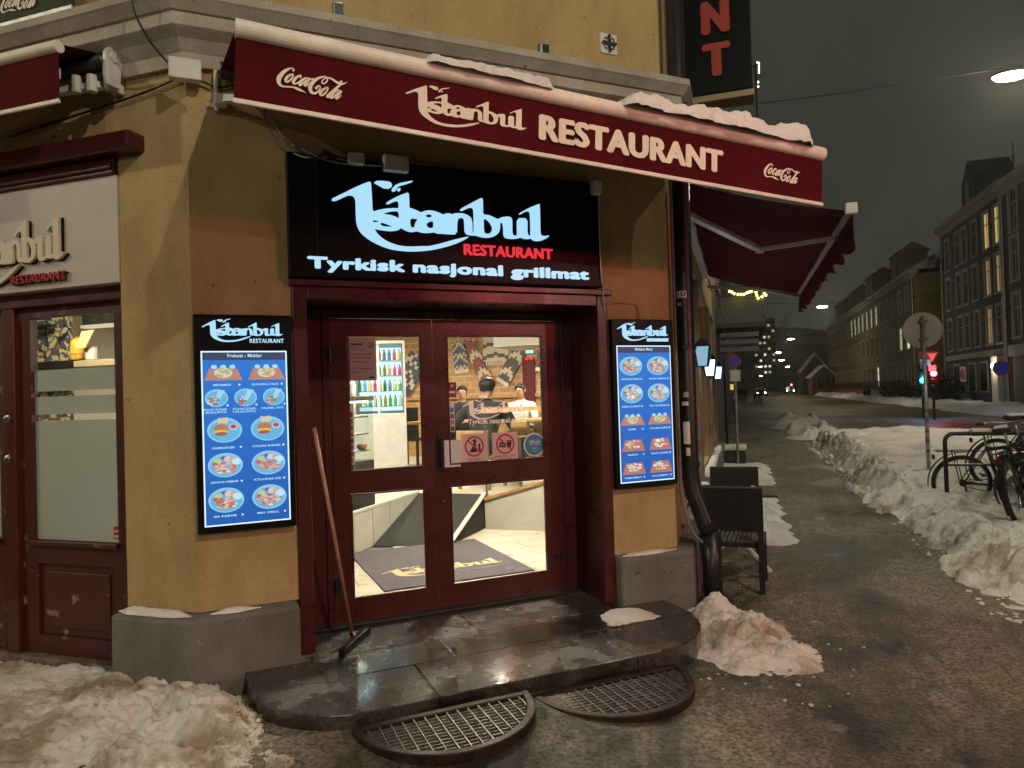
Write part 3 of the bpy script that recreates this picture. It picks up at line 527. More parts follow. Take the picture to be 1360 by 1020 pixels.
# half-round light-well gratings with rusty rims; every bar its own piece
M['grate'] = mat('worn_zinc', (.16, .155, .14), .5, .6, var=.3, scale=25)
def grating(u, v, r, label, lift):
    t = thing('light_well_grating', label, 'grating', PLAN @ Matrix.Translation((u, v, lift)), 'gratings in front of the step')
    Mt = PM[t.name]; n = 28
    rim = MB(); pts = [(r*math.cos(a), r*math.sin(a)) for a in np.linspace(0, math.pi, n)]; inn = [(p[0]*.91, max(.035, p[1]*.91)) for p in pts]
    P = []
    for i in range(n-1):
        rim.add([(*pts[i], -.02), (*pts[i+1], -.02), (*inn[i+1], -.02), (*inn[i], -.02), (*pts[i], .045), (*pts[i+1], .045), (*inn[i+1], .045), (*inn[i], .045)], [(0, 1, 5, 4), (4, 5, 6, 7), (2, 3, 7, 6)])
    rim.box(-r, r, -.01, .034, -.02, .043); rim.build('rim', M['rust'], t, bev=.006)
    for k in range(1, 14):
        y = .034+k*.032; 
        if y > r*.9: break
        x = math.sqrt((r*.91)**2-y*y); b = MB(); b.box(-x, x, y-.0022, y+.0022, .010, .034); b.build('bar', M['grate'], t)
    for k in range(-7, 8):
        x = k*r*.122; y = math.sqrt(max(0, (r*.91)**2-x*x)); b = MB(); b.box(x-.0028, x+.0028, .034, y, .012, .037); b.build('cross_bar', M['grate'], t)
    p = MB(); p.prism([(a*.93, max(.0, b*.93)) for a, b in pts], .0065, .0075); p.build('well_bottom', mat('icy_well', (.012, .012, .010), .5, col2=(.07, .065, .05), scale=9, bump=.4), t)
grating(1.06, .985, .465, 'half-round steel grating with rusty rim, nearer the camera below the step', .052)
grating(2.03, .975, .475, 'half-round steel grating with rusty rim, beside the shovelled snow pile', .018)
# ------------------------------------------------------------------ left shop front on the side street
shop = thing('glazed_shopfront', 'dark red glazed shop front with frosted panes on the left side street', 'shop front', FA(-5.6, 0, 0))
f = MB()
for a, b in ((-3.60, -3.522), (-4.60, -4.50), (-5.58, -5.50), (-6.6, -6.5), (-7.6, -7.5), (-8.6, -8.5)): f.box(a, b, .08, 2.42, -.16, -.06)
f.box(-8.6, -3.522, 2.335, 2.418, -.158, -.052); f.build('frame', M['red'], shop, FA(), bev=.008)
for a, b in ((-4.50, -3.60), (-5.50, -4.60), (-6.5, -5.58), (-7.5, -6.6)):
    p = MB(); facade(p, a, b, .10, 2.335, .05, [(a+.1, b-.09, .83, 2.27), (a+.13, b-.13, .22, .68)]); o = p.build('door_leaf', M['redworn'], shop, FA(0, 0, -.10), bev=.007)
    g = MB(); g.box(a+.13, b-.13, .22, .68, -.04, -.02); g.box(a+.18, b-.18, .27, .63, -.02, -.008); g.build('panel', M['redworn'], o, FA(0, 0, -.10), bev=.006)
    g = MB(); g.box(a+.1, b-.09, .83, 2.27, -.034, -.028); g.build('pane', M['glass'], o, FA(0, 0, -.10))
    g = MB()
    for z0, z1 in ((.83, 1.60), (1.64, 1.755), (1.79, 1.93)): g.box(a+.1, b-.09, z0, z1, -.027, -.026)
    g.build('frosted_film', M['frost'], o, FA(0, 0, -.10))
    g = MB(); g.box(a+.09, b-.08, .80, .83, -.02, .03); g.build('glazing_bar', M['redworn'], o, FA(0, 0, -.10), bev=.005)
for z in (1.36, 1.62):
    k = MB(); k.lathe([(.026, 0), (.026, .012), (.014, .016), (.014, .028), (.008, .03)], 14, (-4.55, z, -.059)); k.build('lock', M['steel'], shop, FA())
f = MB(); f.box(-8.6, -3.522, .02, .10, -.2, -.03); f.build('threshold', mat('flaking_sill', (.16, .13, .09), .8, col2=(.07, .02, .015), scale=9, bump=.4), shop, FA(), bev=.01)
f = MB(); f.box(-8.7, -3.315, 3.175, 3.285, -.2, .12); f.build('hood_moulding', M['red'], shop, FA(), bev=.018)
f = MB(); f.box(-8.6, -3.522, 3.075, 3.172, -.2, .035); f.box(-8.6, -3.524, 3.10, 3.14, .035, .055); f.build('hood_board', M['red'], shop, FA(), bev=.008)
sg = thing('shop_sign', 'off-white sign board with raised lettering above the left shop door', 'sign', FA(-5.6, 2.424, 0))
f = MB(); f.box(-7.6, -3.524, 2.424, 3.073, -.1, .012); f.build('board', mat('offwhite_board', (.50, .45, .40), .55, var=.06, scale=3), sg, FA(), bev=.003)
logo('lettering', mat('cream_letter', (.66, .57, .42), .4), sg, FA(-4.858, 2.469, .024) @ Matrix.Diagonal((1, 1.64, 1, 1)), .94, .02)
f2 = logo('lettering_edge', M['black'], sg, FA(-4.850, 2.461, .013) @ Matrix.Diagonal((1, 1.64, 1, 1)), .945, .010)
text('lettering', 'RESTAURANT', mat('red_letter', (.36, .03, .02), .5), sg, FA(-4.368, 2.468, .026), w=.455, h=.055, bold=.03, depth=.012)
text('lettering_edge', 'RESTAURANT', M['ink'], sg, FA(-4.365, 2.463, .013), w=.455, h=.055, bold=.035, depth=.012)
# green advertising banner above the cornice, far left
bn = thing('green_banner', 'dark green banner with white script lettering above the left cornice', 'banner', FA(-4.6, 4.05, .12))
f = MB(); f.box(-5.9, -3.72, 4.075, 4.9, .10, .12); f.build('cloth', mat('green_cloth', (.030, .045, .014), .8, var=.2, scale=3, bump=.2, bscale=15), bn, FA())
f = MB(); f.box(-5.95, -3.70, 4.045, 4.078, .09, .135); f.build('rail', M['galv'], bn, FA(), bev=.004)
coke('lettering', M['cream'], bn, FA(-4.29, 4.13, .124) , .32)
# ------------------------------------------------------------------ interior seen through the panes
UF = .53
M['tile'] = mat('beige_tile', (.56, .50, .40), .35, var=.12, scale=3, rvar=.1)
M['carpet'] = mat('grey_carpet', (.022, .0225, .022), .95, var=.35, scale=60, bump=.5, bscale=150)
M['panel'] = mat('pale_wall_panel', (.52, .49, .42), .5, var=.05)
M['oak'] = mat('oak', (.42, .24, .10), .4, var=.25, scale=14)
M['ceil'] = mat('ceiling_white', (.6, .57, .5), .8)
def brickmat():
    m, n, l, b = nt('warm_brick'); b.inputs['Roughness'].default_value = .85; tc = n.new('ShaderNodeTexCoord'); mp = n.new('ShaderNodeMapping'); mp.inputs['Rotation'].default_value = (R(-90), 0, 0)
    bt = n.new('ShaderNodeTexBrick'); bt.inputs['Scale'].default_value = 2.2; bt.inputs['Color1'].default_value = (.40, .20, .085, 1); bt.inputs['Color2'].default_value = (.52, .30, .14, 1); bt.inputs['Mortar'].default_value = (.5, .4, .28, 1); bt.inputs['Mortar Size'].default_value = .025
    l.new(tc.outputs['Object'], mp.inputs['Vector']); l.new(mp.outputs[0], bt.inputs['Vector']); l.new(bt.outputs['Color'], b.inputs['Base Color'])
    bp = n.new('ShaderNodeBump'); bp.inputs['Strength'].default_value = .5; l.new(bt.outputs['Fac'], bp.inputs['Height']); bp.invert = True; l.new(bp.outputs[0], b.inputs['Normal']); return m
M['brick'] = brickmat()
mb = MB(); mb.prism([xy(Bw(.56, -.505)), xy(Bw(2.62, -.505)), (-.95, 6.2), (-.95, 7.6), (-3.72, 7.6), (-3.72, 4.4), (-3.1, 4.2)], .02, .128)
fl = tag(mb.build('entrance_floor', M['plinth']), None, kind='structure')
tile = MB(); tile.box(.003, .597, .003, .297, 0, .012); tme = None
for i in range(-1, 7):
    for j in range(0, 14):
        u0, v0 = .2+i*.6+(j % 2)*.3, -.52-j*.3
        c = Bw(u0+.3, v0-.15)
        if not (-3.70 < c.x < -.98 and c.y < 7.58) or c.dot(NB)-V0 > -.55 or (c.x < -3.3 and c.y < 4.9): continue
        if tme is None: tme = tile.mesh('tile', M['tile'])
        link('tile', tme, fl, mx(UB, -NB, _z, Bw(u0, v0, .128)))
mb = MB(); mb.box(-9.6, -3.72, 4.0, 12.4, .4, UF); mb.box(-3.72, -.9, 7.62, 12.4, .4, UF); tag(mb.build('raised_floor', M['tile']), None, kind='structure')
rp = MB(); rp.add([(-3.70, 6.48, .142), (-2.90, 6.62, .142), (-2.86, 7.62, UF+.003), (-3.70, 7.62, UF+.003)], [(0, 1, 2, 3)]); rp.add([(-2.90, 6.62, .142), (-2.86, 7.62, .142), (-2.86, 7.62, UF+.003)], [(0, 1, 2)])
tag(rp.build('carpeted_ramp', M['carpet']), None, kind='structure')
mb = MB(); mb.bar((-2.90, 6.62, .15), (-2.865, 7.62, UF+.012), .05, .014); tag(mb.build('ramp_edging', M['panel']), 'pale edging strip along the carpeted ramp inside the door', 'edging')
mb = MB()
for k in range(9): mb.box(-3.722, -3.706, 4.3+k*.37, 4.3+k*.37+.362, .14, UF+.004)
tag(mb.build('platform_wall', M['panel']), None, kind='structure')
mb = MB(); mb.box(-3.73, -3.70, 4.3, 7.62, UF+.004, UF+.03); tag(mb.build('platform_trim', M['white']), None, kind='structure')
# panelled low wall with oak cap and glass balustrade
ba = thing('glass_balustrade', 'glass balustrade with oak handrail on a pale low wall inside', 'balustrade', G(-2.84, 7.56, .14))
mb = MB(); mb.add([(-2.84, 7.55, .13), (-.95, 7.55, .13), (-.95, 7.55, 1.02), (-2.84, 7.55, .47), (-2.84, 7.63, .13), (-.95, 7.63, .13), (-.95, 7.63, 1.02), (-2.84, 7.63, .47)], [(0, 1, 2, 3), (3, 2, 6, 7), (4, 7, 6, 5), (0, 3, 7, 4)]); mb.build('low_wall', M['panel'], ba, I4)
mb = MB(); mb.bar((-2.84, 7.585, .485), (-.95, 7.585, 1.035), .11, .03); mb.build('oak_cap', M['oak'], ba, I4)
mb = MB(); mb.box(-2.80, -1.0, 7.585, 7.593, .62, 1.46); mb.build('pane', M['glass'], ba, I4)
mb = MB(); mb.bar((-2.86, 7.59, 1.495), (-1.0, 7.59, 1.545), .06, .045); mb.build('handrail', M['oak'], ba, I4)
for x in (-2.83, -2.0, -1.2): mb = MB(); mb.tube([(x, 7.60, .5), (x, 7.60, 1.48)], .014, 8); mb.build('post', M['steel'], ba, I4)
# shell
mb = MB(); mb.box(-9.6, -.9, 12.4, 12.6, .1, 3.2); tag(mb.build('brick_wall', M['brick']), None, kind='structure')
mb = MB(); mb.box(-9.8, -9.6, 3.8, 12.6, .1, 3.2); tag(mb.build('inner_wall', M['panel']), None, kind='structure')
mb = MB(); mb.prism([(-9.6, 3.8), (-3.2, 3.8), xy(Bw(.4, -.48)), xy(Bw(2.75, -.48)), (-.9, 6), (-.9, 12.4), (-9.6, 12.4)], 3.05, 3.15); tag(mb.build('ceiling', M['ceil']), None, kind='structure')
mb = MB(); mb.box(-3.05, -.95, 8.6, 9.6, 2.30, 2.72); tag(mb.build('soffit', M['ceil']), 'white boxed ceiling soffit above the handrail', 'soffit')
mb = MB(); mb.box(-9.5, -.95, 12.34, 12.395, UF, 1.62); wp = tag(mb.build('wood_wainscot', M['oak']), None, kind='structure')
mb = MB(); mb.box(-9.5, -.95, 12.28, 12.40, 1.62, 1.68); tag(mb.build('wainscot_rail', M['oak']), None, kind='structure')
M['lamp'] = glow('ceiling_lamp_glow', (1, .86, .62), 6)
for i, (x, y) in enumerate([(-2.3, 6.2), (-4.9, 7.2), (-3.4, 9.9), (-6.3, 10.2), (-1.9, 11.2), (-5.6, 4.35)]):
    where = ['over the doormat', 'over the display case', 'over the seated guest', 'over the far tables', 'behind the boxed soffit', 'over the kitchen side'][i]
    t = thing('ceiling_lamp', 'round white ceiling lamp '+where+' inside', 'ceiling lamp', G(x, y, 3.05), 'ceiling lamps inside')
    a = MB(); a.lathe([(.16, 0), (.16, -.04), (.14, -.05)], 20); a.build('housing', M['white'], t); a = MB(); a.lathe([(.135, -.051), (.135, -.058), (.05, -.064)], 20); a.build('diffuser', M['lamp'], t)
    L = bpy.data.lights.new('ceiling_light', 'AREA'); L.shape = 'DISK'; L.size = .3; L.energy = [210, 125, 150, 120, 120, 75][i]; L.color = (1, .88, .70) if i != 5 else (1, .86, .6)
    o = bpy.data.objects.new('ceiling_light', L); COL.objects.link(o); o.parent = t; o.location = (0, 0, -.075)
# doormat with the house logo
dm = thing('doormat', 'grey doormat with gold script logo inside the entrance', 'doormat', mx(UB, -NB, _z, Bw(1.9, -1.87, .141)))
mb = MB(); mb.box(-.66, .66, -.76, .76, 0, .012); mb.build('pile', mat('grey_mat', (.095, .08, .095), .95, var=.2, scale=40, bump=.4, bscale=200), dm, bev=.004)
logo('lettering', M['gold'], dm, mx(UB, -NB, _z, Bw(1.33, -1.42, .1542)), 1.10, .0012)
text('lettering', 'RESTAURANT', mat('mat_grey', (.2, .18, .18), .9), dm, mx(UB, -NB, _z, Bw(1.97, -1.36, .1542)), w=.47, h=.05, bold=.02, depth=.0012)
# display case, fridge
dc = thing('display_case', 'lit glass display case with dishes beside the entrance', 'display case', G(-4.4, 6.3, UF))
mb = MB(); mb.box(-5.3, -3.80, 5.75, 6.75, UF, 1.02); mb.build('base', M['blackmetal'], dc, I4, bev=.01)
mb = MB(); [mb.box(x0, x1, y0, y1, 1.02, 1.66) for x0, x1, y0, y1 in ((-3.806, -3.80, 5.75, 6.75), (-5.3, -3.81, 5.75, 5.756), (-5.3, -3.81, 6.744, 6.75))]; mb.build('pane', M['glass'], dc, I4)
for z in (1.12, 1.30, 1.48): mb = MB(); mb.box(-5.25, -3.83, 5.8, 6.7, z, z+.012); mb.build('shelf', M['steel'], dc, I4)
mb = MB(); mb.box(-5.3, -3.79, 5.74, 6.76, 1.66, 1.71); mb.build('top', M['steel'], dc, I4, bev=.005)
mb = MB(); mb.box(-3.86, -3.83, 5.8, 6.7, 1.64, 1.655); mb.build('light_tube', glow('cool_tube', (.7, .95, 1), 12), dc, I4)
rnd = random.Random(3)
DX = [rnd.uniform(-4.5, -3.9) for _ in range(14)]
for i in range(14):
    x, y, z = DX[i], 5.9+.8*rnd.random(), rnd.choice((1.02, 1.132, 1.312, 1.492)); c = [(.25, .33, .12), (.55, .5, .38), (.4, .16, .08), (.6, .58, .5)][i % 4]
    b = MB(); b.lathe([(.03, 0), (.055, .03), (.06, .05), (.045, .062), (.0, .066)], 12, (x, y, z)); tag(b.build('dish', mat('dish_%d' % i, c, .5)), ['green', 'cream', 'brown', 'white'][i % 4]+' dish, '+['first', 'second', 'third', 'fourth', 'fifth', 'sixth', 'seventh', 'eighth', 'ninth', 'tenth', 'eleventh', 'twelfth', 'thirteenth', 'last'][sorted(DX).index(DX[i])]+' from the left in the lit display case', 'dish', 'dishes in the display case')
for i, (x, c) in enumerate([(-4.25, (.55, .45, .2)), (-4.13, (.6, .55, .35)), (-4.0, (.5, .03, .03)), (-3.9, (.6, .6, .6))]):
    b = MB(); b.lathe([(.035, 0), (.04, .02), (.04, .12), (.018, .16), (.018, .19), (0, .19)], 12, (x, 6.5, 1.711)); tag(b.build('jar', mat('jar_%d' % i, c, .3)), ['tan', 'pale yellow', 'red', 'white'][i]+' jar standing on top of the display case', 'jar')
FRM = Matrix.Translation((-4.65, 8.45, 0)) @ Matrix.Rotation(R(27), 4, 'Z') @ Matrix.Translation((4.65, -8.45, 0)); BC = [mat('bottle_colour', c, .25) for c in ((.6, .05, .2), (.1, .3, .5), (.6, .5, .1), (.5, .5, .5), (.1, .35, .12))]
fr = thing('drinks_fridge', 'tall white drinks fridge with lit glass doors inside left pane', 'fridge', G(-4.6, 8.7, UF))
mb = MB(); mb.box(-5.0, -4.30, 8.45, 9.1, UF+.05, 1.47); mb.build('lower_cabinet', M['white'], fr, FRM, bev=.01)
mb = MB(); mb.box(-5.0, -4.97, 8.45, 9.1, 1.47, 2.42); mb.box(-4.33, -4.30, 8.45, 9.1, 1.47, 2.42); mb.box(-4.97, -4.33, 9.06, 9.1, 1.47, 2.42); mb.box(-5.0, -4.30, 8.45, 9.1, 2.42, 2.46); mb.box(-4.675, -4.645, 8.45, 8.5, 1.47, 2.42); mb.build('cabinet', M['white'], fr, FRM)
mb = MB(); mb.box(-4.95, -4.35, 9.04, 9.055, 1.5, 2.4); mb.build('back_light', glow('cool_fridge_light', (.6, .92, 1), 1.6), fr, FRM)
for k in range(4): mb = MB(); mb.box(-4.96, -4.34, 8.55, 9.03, 1.56+.21*k, 1.57+.21*k); mb.build('shelf', M['steel'], fr, FRM)
for k in range(4):
    for j in range(9):
        ci = rnd.randrange(5); c = [(.6, .05, .2), (.1, .3, .5), (.6, .5, .1), (.5, .5, .5), (.1, .35, .12)][ci]; b = MB(); x = -4.92+j*.068
        b.lathe([(.022, 0), (.024, .01), (.024, .09), (.012, .125), (.012, .15), (0, .15)], 8, (x, 8.62, 1.571+.21*k)); tag(b.build('bottle', BC[ci], None, FRM), ['pink', 'blue', 'yellow', 'grey', 'green'][ci]+' bottle, '+['first', 'second', 'third', 'fourth', 'fifth', 'sixth', 'seventh', 'eighth', 'last'][j]+' from left on the '+['lowest', 'second lowest', 'second highest', 'top'][k]+' fridge shelf', 'bottle', 'bottles in the drinks fridge')
# woven hangings on the brick wall
def hanging(cx, cz, w, h, ang, cols, label, y=12.33):
    t = thing('wall_rug', label, 'rug', FY(cx, y, cz) @ Matrix.Rotation(ang, 4, 'Z'))
    mb = MB(); n = 7
    for j in range(n*2):
        for i in range(n):
            mb.col = cols[(abs(i-3)+j) % len(cols)] if (i+j) % 2 else cols[(j//2) % len(cols)]
            x0 = -w/2+w*i/n; y0 = -h/2+h*j/(2*n); mb.box(x0, x0+w/n, y0, y0+h/(2*n), 0, .012+.003*((i*j) % 2))
    mb.build('weave', M['print'], t)
    f = MB()
    for i in range(12): x = -w/2+w*(i+.5)/12; f.box(x-.006, x+.006, -h/2-.07, -h/2, .002, .008)
    f.build('fringe', M['cream'], t)
RD, BL, CRM, GR = (.32, .03, .03), (.03, .04, .10), (.5, .42, .3), (.06, .06, .055)
hanging(-4.70, 2.32, .24, .85, R(24), [RD, CRM, GR], 'red and cream woven rug hung slanting on the brick wall')
hanging(-3.98, 2.28, .26, .8, R(-33), [GR, CRM, GR], 'dark grey and cream woven rug slanting right on the brick wall')
hanging(-5.05, 2.45, .28, .55, R(4), [CRM, BL, GR], 'cream and blue woven hanging left of the red rug')
hanging(-4.33, 2.55, .5, .5, R(0), [CRM, GR, CRM], 'cream knotted hanging high between two slanting rugs')
hanging(-6.15, 2.1, .45, .9, R(-35), [BL, GR, CRM], 'blue grey woven rug hung slanting beside the fridge')
hanging(-3.45, 2.4, .16, .5, R(-8), [GR, RD, GR], 'narrow dark woven strip beside the exit sign')
ex = thing('exit_sign', 'small pale green lit exit sign on the brick wall', 'exit sign', FY(-3.66, 12.3, 2.46)); mb = MB(); mb.box(-.07, .07, -.04, .04, 0, .03); mb.build('case', glow('exit_glow', (.4, 1, .75), 1.5), ex)
mb = MB()
for dx in (-.035, .045): mb.lathe([(.01, -.12), (.045, -.10), (.045, -.06), (.01, -.04)], 12, (dx-3.66, 12.22, 2.40))
tag(mb.build('red_lantern', glow('red_lantern', (1, .03, .03), .8)), 'pair of small red lanterns below the exit sign', 'lantern')
mb = MB(); mb.box(-3.78, -3.58, 12.2, 12.33, UF, 2.35); tag(mb.build('red_curtain', mat('curtain', (.08, .01, .012), .9)), 'dark red curtain below the exit sign', 'curtain')
for i, x in enumerate((-5.6, -5.3, -2.6)):
    t = thing('dining_chair', ['dark dining chair left of the fridge side', 'dark dining chair next to the wood wainscot', 'dark dining chair behind the glass balustrade'][i], 'chair', G(x, 10.4+.3*i, UF), 'dining chairs inside')
    mb = MB(); mb.box(-.22, .22, -.22, .22, .42, .47); mb.build('seat', M['blackmetal'], t, bev=.01); mb = MB(); mb.box(-.22, .22, -.22, -.18, .47, .98); mb.build('backrest', M['blackmetal'], t, bev=.01)
    for a in (-.19, .19):
        for b in (-.19, .19): mb = MB(); mb.box(a-.02, a+.02, b-.02, b+.02, 0, .42); mb.build('leg', M['blackmetal'], t)
for i, (x, y) in enumerate(((-4.6, 10.3), (-3.3, 10.6))):
    t = thing('dining_table', ['wooden dining table in front of the man in black', 'wooden dining table in front of the guest in white'][i], 'table', G(x, y, UF)); mb = MB(); mb.box(-.45, .45, -.35, .35, .72, .76); mb.build('table_top', M['oak'], t, bev=.006); mb = MB(); mb.lathe([(.2, 0), (.2, .02), (.03, .04), (.03, .72)], 14); mb.build('pedestal', M['blackmetal'], t)
mb = MB(); mb.box(-2.60, -2.40, 7.85, 7.97, 1.20, 1.36); mb.mi = 0; t = thing('cutlery_box', 'wooden cutlery box behind the glass balustrade', 'box', G(-2.5, 7.9, UF)); mb.build('box', M['oak'], t, I4, bev=.005); mb = MB(); mb.box(-2.66, -2.34, 7.82, 8.0, 1.17, 1.195); mb.build('shelf', M['oak'], t, I4); mb = MB(); mb.tube([(-2.52, 7.93, UF), (-2.52, 7.93, 1.17)], .02, 8); mb.build('post', M['steel'], t, I4)
# kitchen side behind the left shop front
def tilemat():
    m, n, l, b = nt('ornamental_tile'); tc = n.new('ShaderNodeTexCoord'); mp = n.new('ShaderNodeMapping'); mp.inputs['Rotation'].default_value = (R(90), 0, 0); mp.inputs['Scale'].default_value = (1.5, 1.5, 1.5)
    vo = n.new('ShaderNodeTexVoronoi'); vo.feature = 'DISTANCE_TO_EDGE'; vo.inputs['Scale'].default_value = 3.; vo.inputs['Randomness'].default_value = .55
    wv = n.new('ShaderNodeTexWave'); wv.wave_type = 'RINGS'; wv.inputs['Scale'].default_value = 3.3; wv.inputs['Distortion'].default_value = 9; wv.inputs['Detail Scale'].default_value = 2
    l.new(tc.outputs['Object'], mp.inputs['Vector']); l.new(mp.outputs[0], vo.inputs['Vector']); l.new(mp.outputs[0], wv.inputs['Vector'])
    a = n.new('ShaderNodeValToRGB'); a.color_ramp.interpolation = 'CONSTANT'; e = a.color_ramp.elements; e[0].color = (.55, .5, .27, 1); e[1].position = .5; e[1].color = (.09, .10, .15, 1); l.new(wv.outputs['Fac'], a.inputs['Fac'])
    c = n.new('ShaderNodeValToRGB'); c.color_ramp.interpolation = 'CONSTANT'; e = c.color_ramp.elements; e[0].color = (.2, .05, .04, 1); e[1].position = .035; e[1].color = (1, 1, 1, 1); l.new(vo.outputs['Distance'], c.inputs['Fac'])
    mm = n.new('ShaderNodeMixRGB'); mm.blend_type = 'MULTIPLY'; mm.inputs[0].default_value = .85; l.new(a.outputs['Color'], mm.inputs[1]); l.new(c.outputs['Color'], mm.inputs[2]); l.new(mm.outputs[0], b.inputs['Base Color']); b.inputs['Roughness'].default_value = .3; return m
mb = MB(); mb.box(-9.5, -6.42, 5.3, 5.36, UF, 3.0); tag(mb.build('ornamental_tile_wall', tilemat()), None, kind='structure')
mb = MB(); mb.box(-6.42, -3.75, 5.9, 5.95, UF, 3.0); tag(mb.build('kitchen_wall', mat('grey_kitchen_wall', (.10, .10, .085), .6)), None, kind='structure')
KY = 5.05
def kq(name, x0, y0, x1, y1, m, depth=.12, Y=KY):      # piece standing on the kitchen plane, picture corner to picture corner
    a, b = pY(x0, y1, Y), pY(x1, y0, Y); q = MB(); q.box(a.x, b.x, Y, Y+depth, a.z, b.z); return q.build(name, m, None, None, bev=.006)
tag(kq('dark_shelf_board', 30, 478, 97, 491, M['blackmetal'], .3), 'dark shelf board in front of the ornamental tiles', 'shelf'); tag(kq('pale_shelf_board', 97.5, 475, 170, 488, mat('beige_board', (.34, .28, .19), .5), .3), 'beige shelf board right of the dark one', 'shelf')
hd = thing('extractor_hood', 'dark extractor hood with cream light strip above the shelf', 'extractor hood', G(-5.6, KY, 2.3)); a, b = pY(96, 432, KY), pY(175, 395, KY); q = MB(); q.box(a.x, b.x, KY+.1, KY+.5, a.z, b.z); q.build('canopy', M['blackmetal'], hd, I4, bev=.01); a, b = pY(107, 436, KY), pY(148, 429, KY); q = MB(); q.box(a.x, b.x, KY+.0, KY+.09, a.z, b.z); q.build('light_strip', glow('hood_strip', (1, .82, .5), .75), hd, I4)
sl = thing('slanted_board', 'slanted cream board lit beside the mustard bottle', 'board', G(-5.8, KY, 2.1)); P = [pY(x, y, KY) for x, y in ((101, 462), (113, 462), (125, 438), (108, 440))]; q = MB(); q.prism([(p.x, p.z) for p in P], -.02, 0); q.build('panel', mat('cream_panel', (.6, .48, .25), .5), sl, FY(0, KY, 0))
p = pY(92, 478.5, KY+.03); bt = thing('mustard_bottle', 'yellow mustard bottle standing on the shelf behind the shop window', 'bottle', G(p.x, KY+.12, p.z)); q = MB(); q.lathe([(.060, 0), (.066, .02), (.066, .15), (.055, .19), (.0, .235)], 18); q.build('body', mat('mustard', (.60, .36, .05), .4), bt, smooth=True); q = MB(); q.lathe([(.067, .05), (.068, .06), (.067, .07)], 18); q.build('band', mat('mustard_dark', (.4, .22, .03), .4), bt)
p = pY(110, 477, KY); tub = thing('grey_tub', 'pale grey tub right of the mustard bottle', 'tub', G(p.x, KY+.1, p.z)); q = MB(); q.lathe([(.055, 0), (.068, .12), (.072, .125), (.05, .13)], 16); q.build('body', M['white'], tub)
tag(kq('blue_towel', 46, 412, 62, 425, mat('towel_blue', (.02, .03, .16), .8), .05), 'dark blue cloth at the top of the tiled wall', 'cloth')
q = MB(); q.box(-6.9, -5.95, 4.5, 5.0, UF, 1.55); tag(q.build('dark_cabinet', M['blackmetal'], None, None, bev=.02), 'tall dark cabinet blurred behind the frosted glass', 'cabinet')
q = MB(); q.box(-5.9, -4.6, 4.6, 5.0, UF, 1.45); tag(q.build('warm_counter', mat('warm_counter', (.36, .24, .13), .5), None, None, bev=.02), 'warm brown counter blurred behind the frosted glass', 'counter')
# ------------------------------------------------------------------ main sign over the door
ms = thing('main_sign', 'black illuminated sign with pale blue script above the door', 'sign', FB(1.53, 2.42, .05))
mb = MB(); mb.box(.455, 2.605, 2.425, 3.172, .0, .10); mb.build('box', mat('gloss_black_panel', (.005, .005, .007), .38, bump=.03, bscale=4, spec=.12), ms, FB(), bev=.006)
mb = MB(); [mb.box(u, u+.003, 2.44, 3.16, .1002, .1012) for u in (.62, 2.25, 2.42)]; mb.build('panel_seam', M['ink'], ms, FB())
logo('lettering', M['lettering_blue'], ms, FB(.7126, 2.607, .1015), 1.4674, .014)
text('lettering', 'RESTAURANT', M['lettering_red'], ms, FB(1.555, 2.603, .1015), w=.652, h=.073, bold=.05, depth=.01)
text('lettering', 'Tyrkisk nasjonal grillmat', M['lettering_white'], ms, FB(.558, 2.452, .1015), w=1.932, h=.093, bold=.075, depth=.01)
for k, (u, z, w_, h_) in enumerate([(.86, 3.12, .10, .07), (1.11, 3.10, .16, .10), (2.56, 3.08, .075, .095)]):
    mb = MB(); mb.box(u-w_/2, u+w_/2, z, z+h_, .101, .155); tag(mb.build('junction_box', M['white'], None, FB(), bev=.008), ['small white junction box at the sign top left', 'larger white junction box on the sign top edge', 'white junction box at the sign top right corner'][k], 'junction box')
def cable(pts, r, label, M_=None, m='blackmetal'):
    P = [Vector(p) for p in pts]; D = []
    for i in range(len(P)-1):
        a, b, c, d = P[max(0, i-1)], P[i], P[i+1], P[min(len(P)-1, i+2)]
        for s in range(6): t = s/6; D.append(.5*(2*b+(c-a)*t+(2*a-5*b+4*c-d)*t*t+(3*b-a-3*c+d)*t**3))
    D.append(P[-1]); mb = MB(); mb.tube(D, r, 6); return tag(mb.build('cable', M[m], None, M_, smooth=True), label, 'cable')
cable([(.30, 3.62, .02), (.35, 3.35, .03), (.42, 3.22, .06), (.55, 3.14, .115), (.70, 3.15, .13), (.82, 3.14, .125)], .006, 'grey cable looping down to the sign from the left', FB(), 'galv')
cable([(.33, 3.62, .025), (.39, 3.37, .04), (.47, 3.24, .07), (.60, 3.16, .12), (.75, 3.12, .13), (1.03, 3.13, .13)], .005, 'thin cable running to the larger junction box', FB(), 'galv')
cable([(.5, 3.20, .11), (.62, 3.13, .135), (.68, 3.19, .12), (.74, 3.13, .14), (.66, 3.17, .15), (.8, 3.15, .13), (.95, 3.18, .12), (1.05, 3.13, .13)], .008, 'tangled dark cables on top of the sign', FB())
cable([(2.575, 3.09, .14), (2.585, 2.9, .112), (2.59, 2.5, .112), (2.63, 2.42, .06), (2.655, 2.30, .025), (2.66, 2.24, .02)], .005, 'white cable down the right edge of the sign', FB(), 'white')
cable([(2.66, 2.32, .012), (2.8, 2.33, .012), (2.94, 2.32, .012), (2.96, 2.28, .012), (2.96, 2.21, .02)], .006, 'wall cable bending down to the right menu board', FB(), 'plaster')
cable([(-.12, 3.56, .03), (.0, 3.55, .03), (.1, 3.53, .03), (.3, 3.60, .03), (.5, 3.6, .03)], .007, 'wall cables from the corner box to the awning', FB())
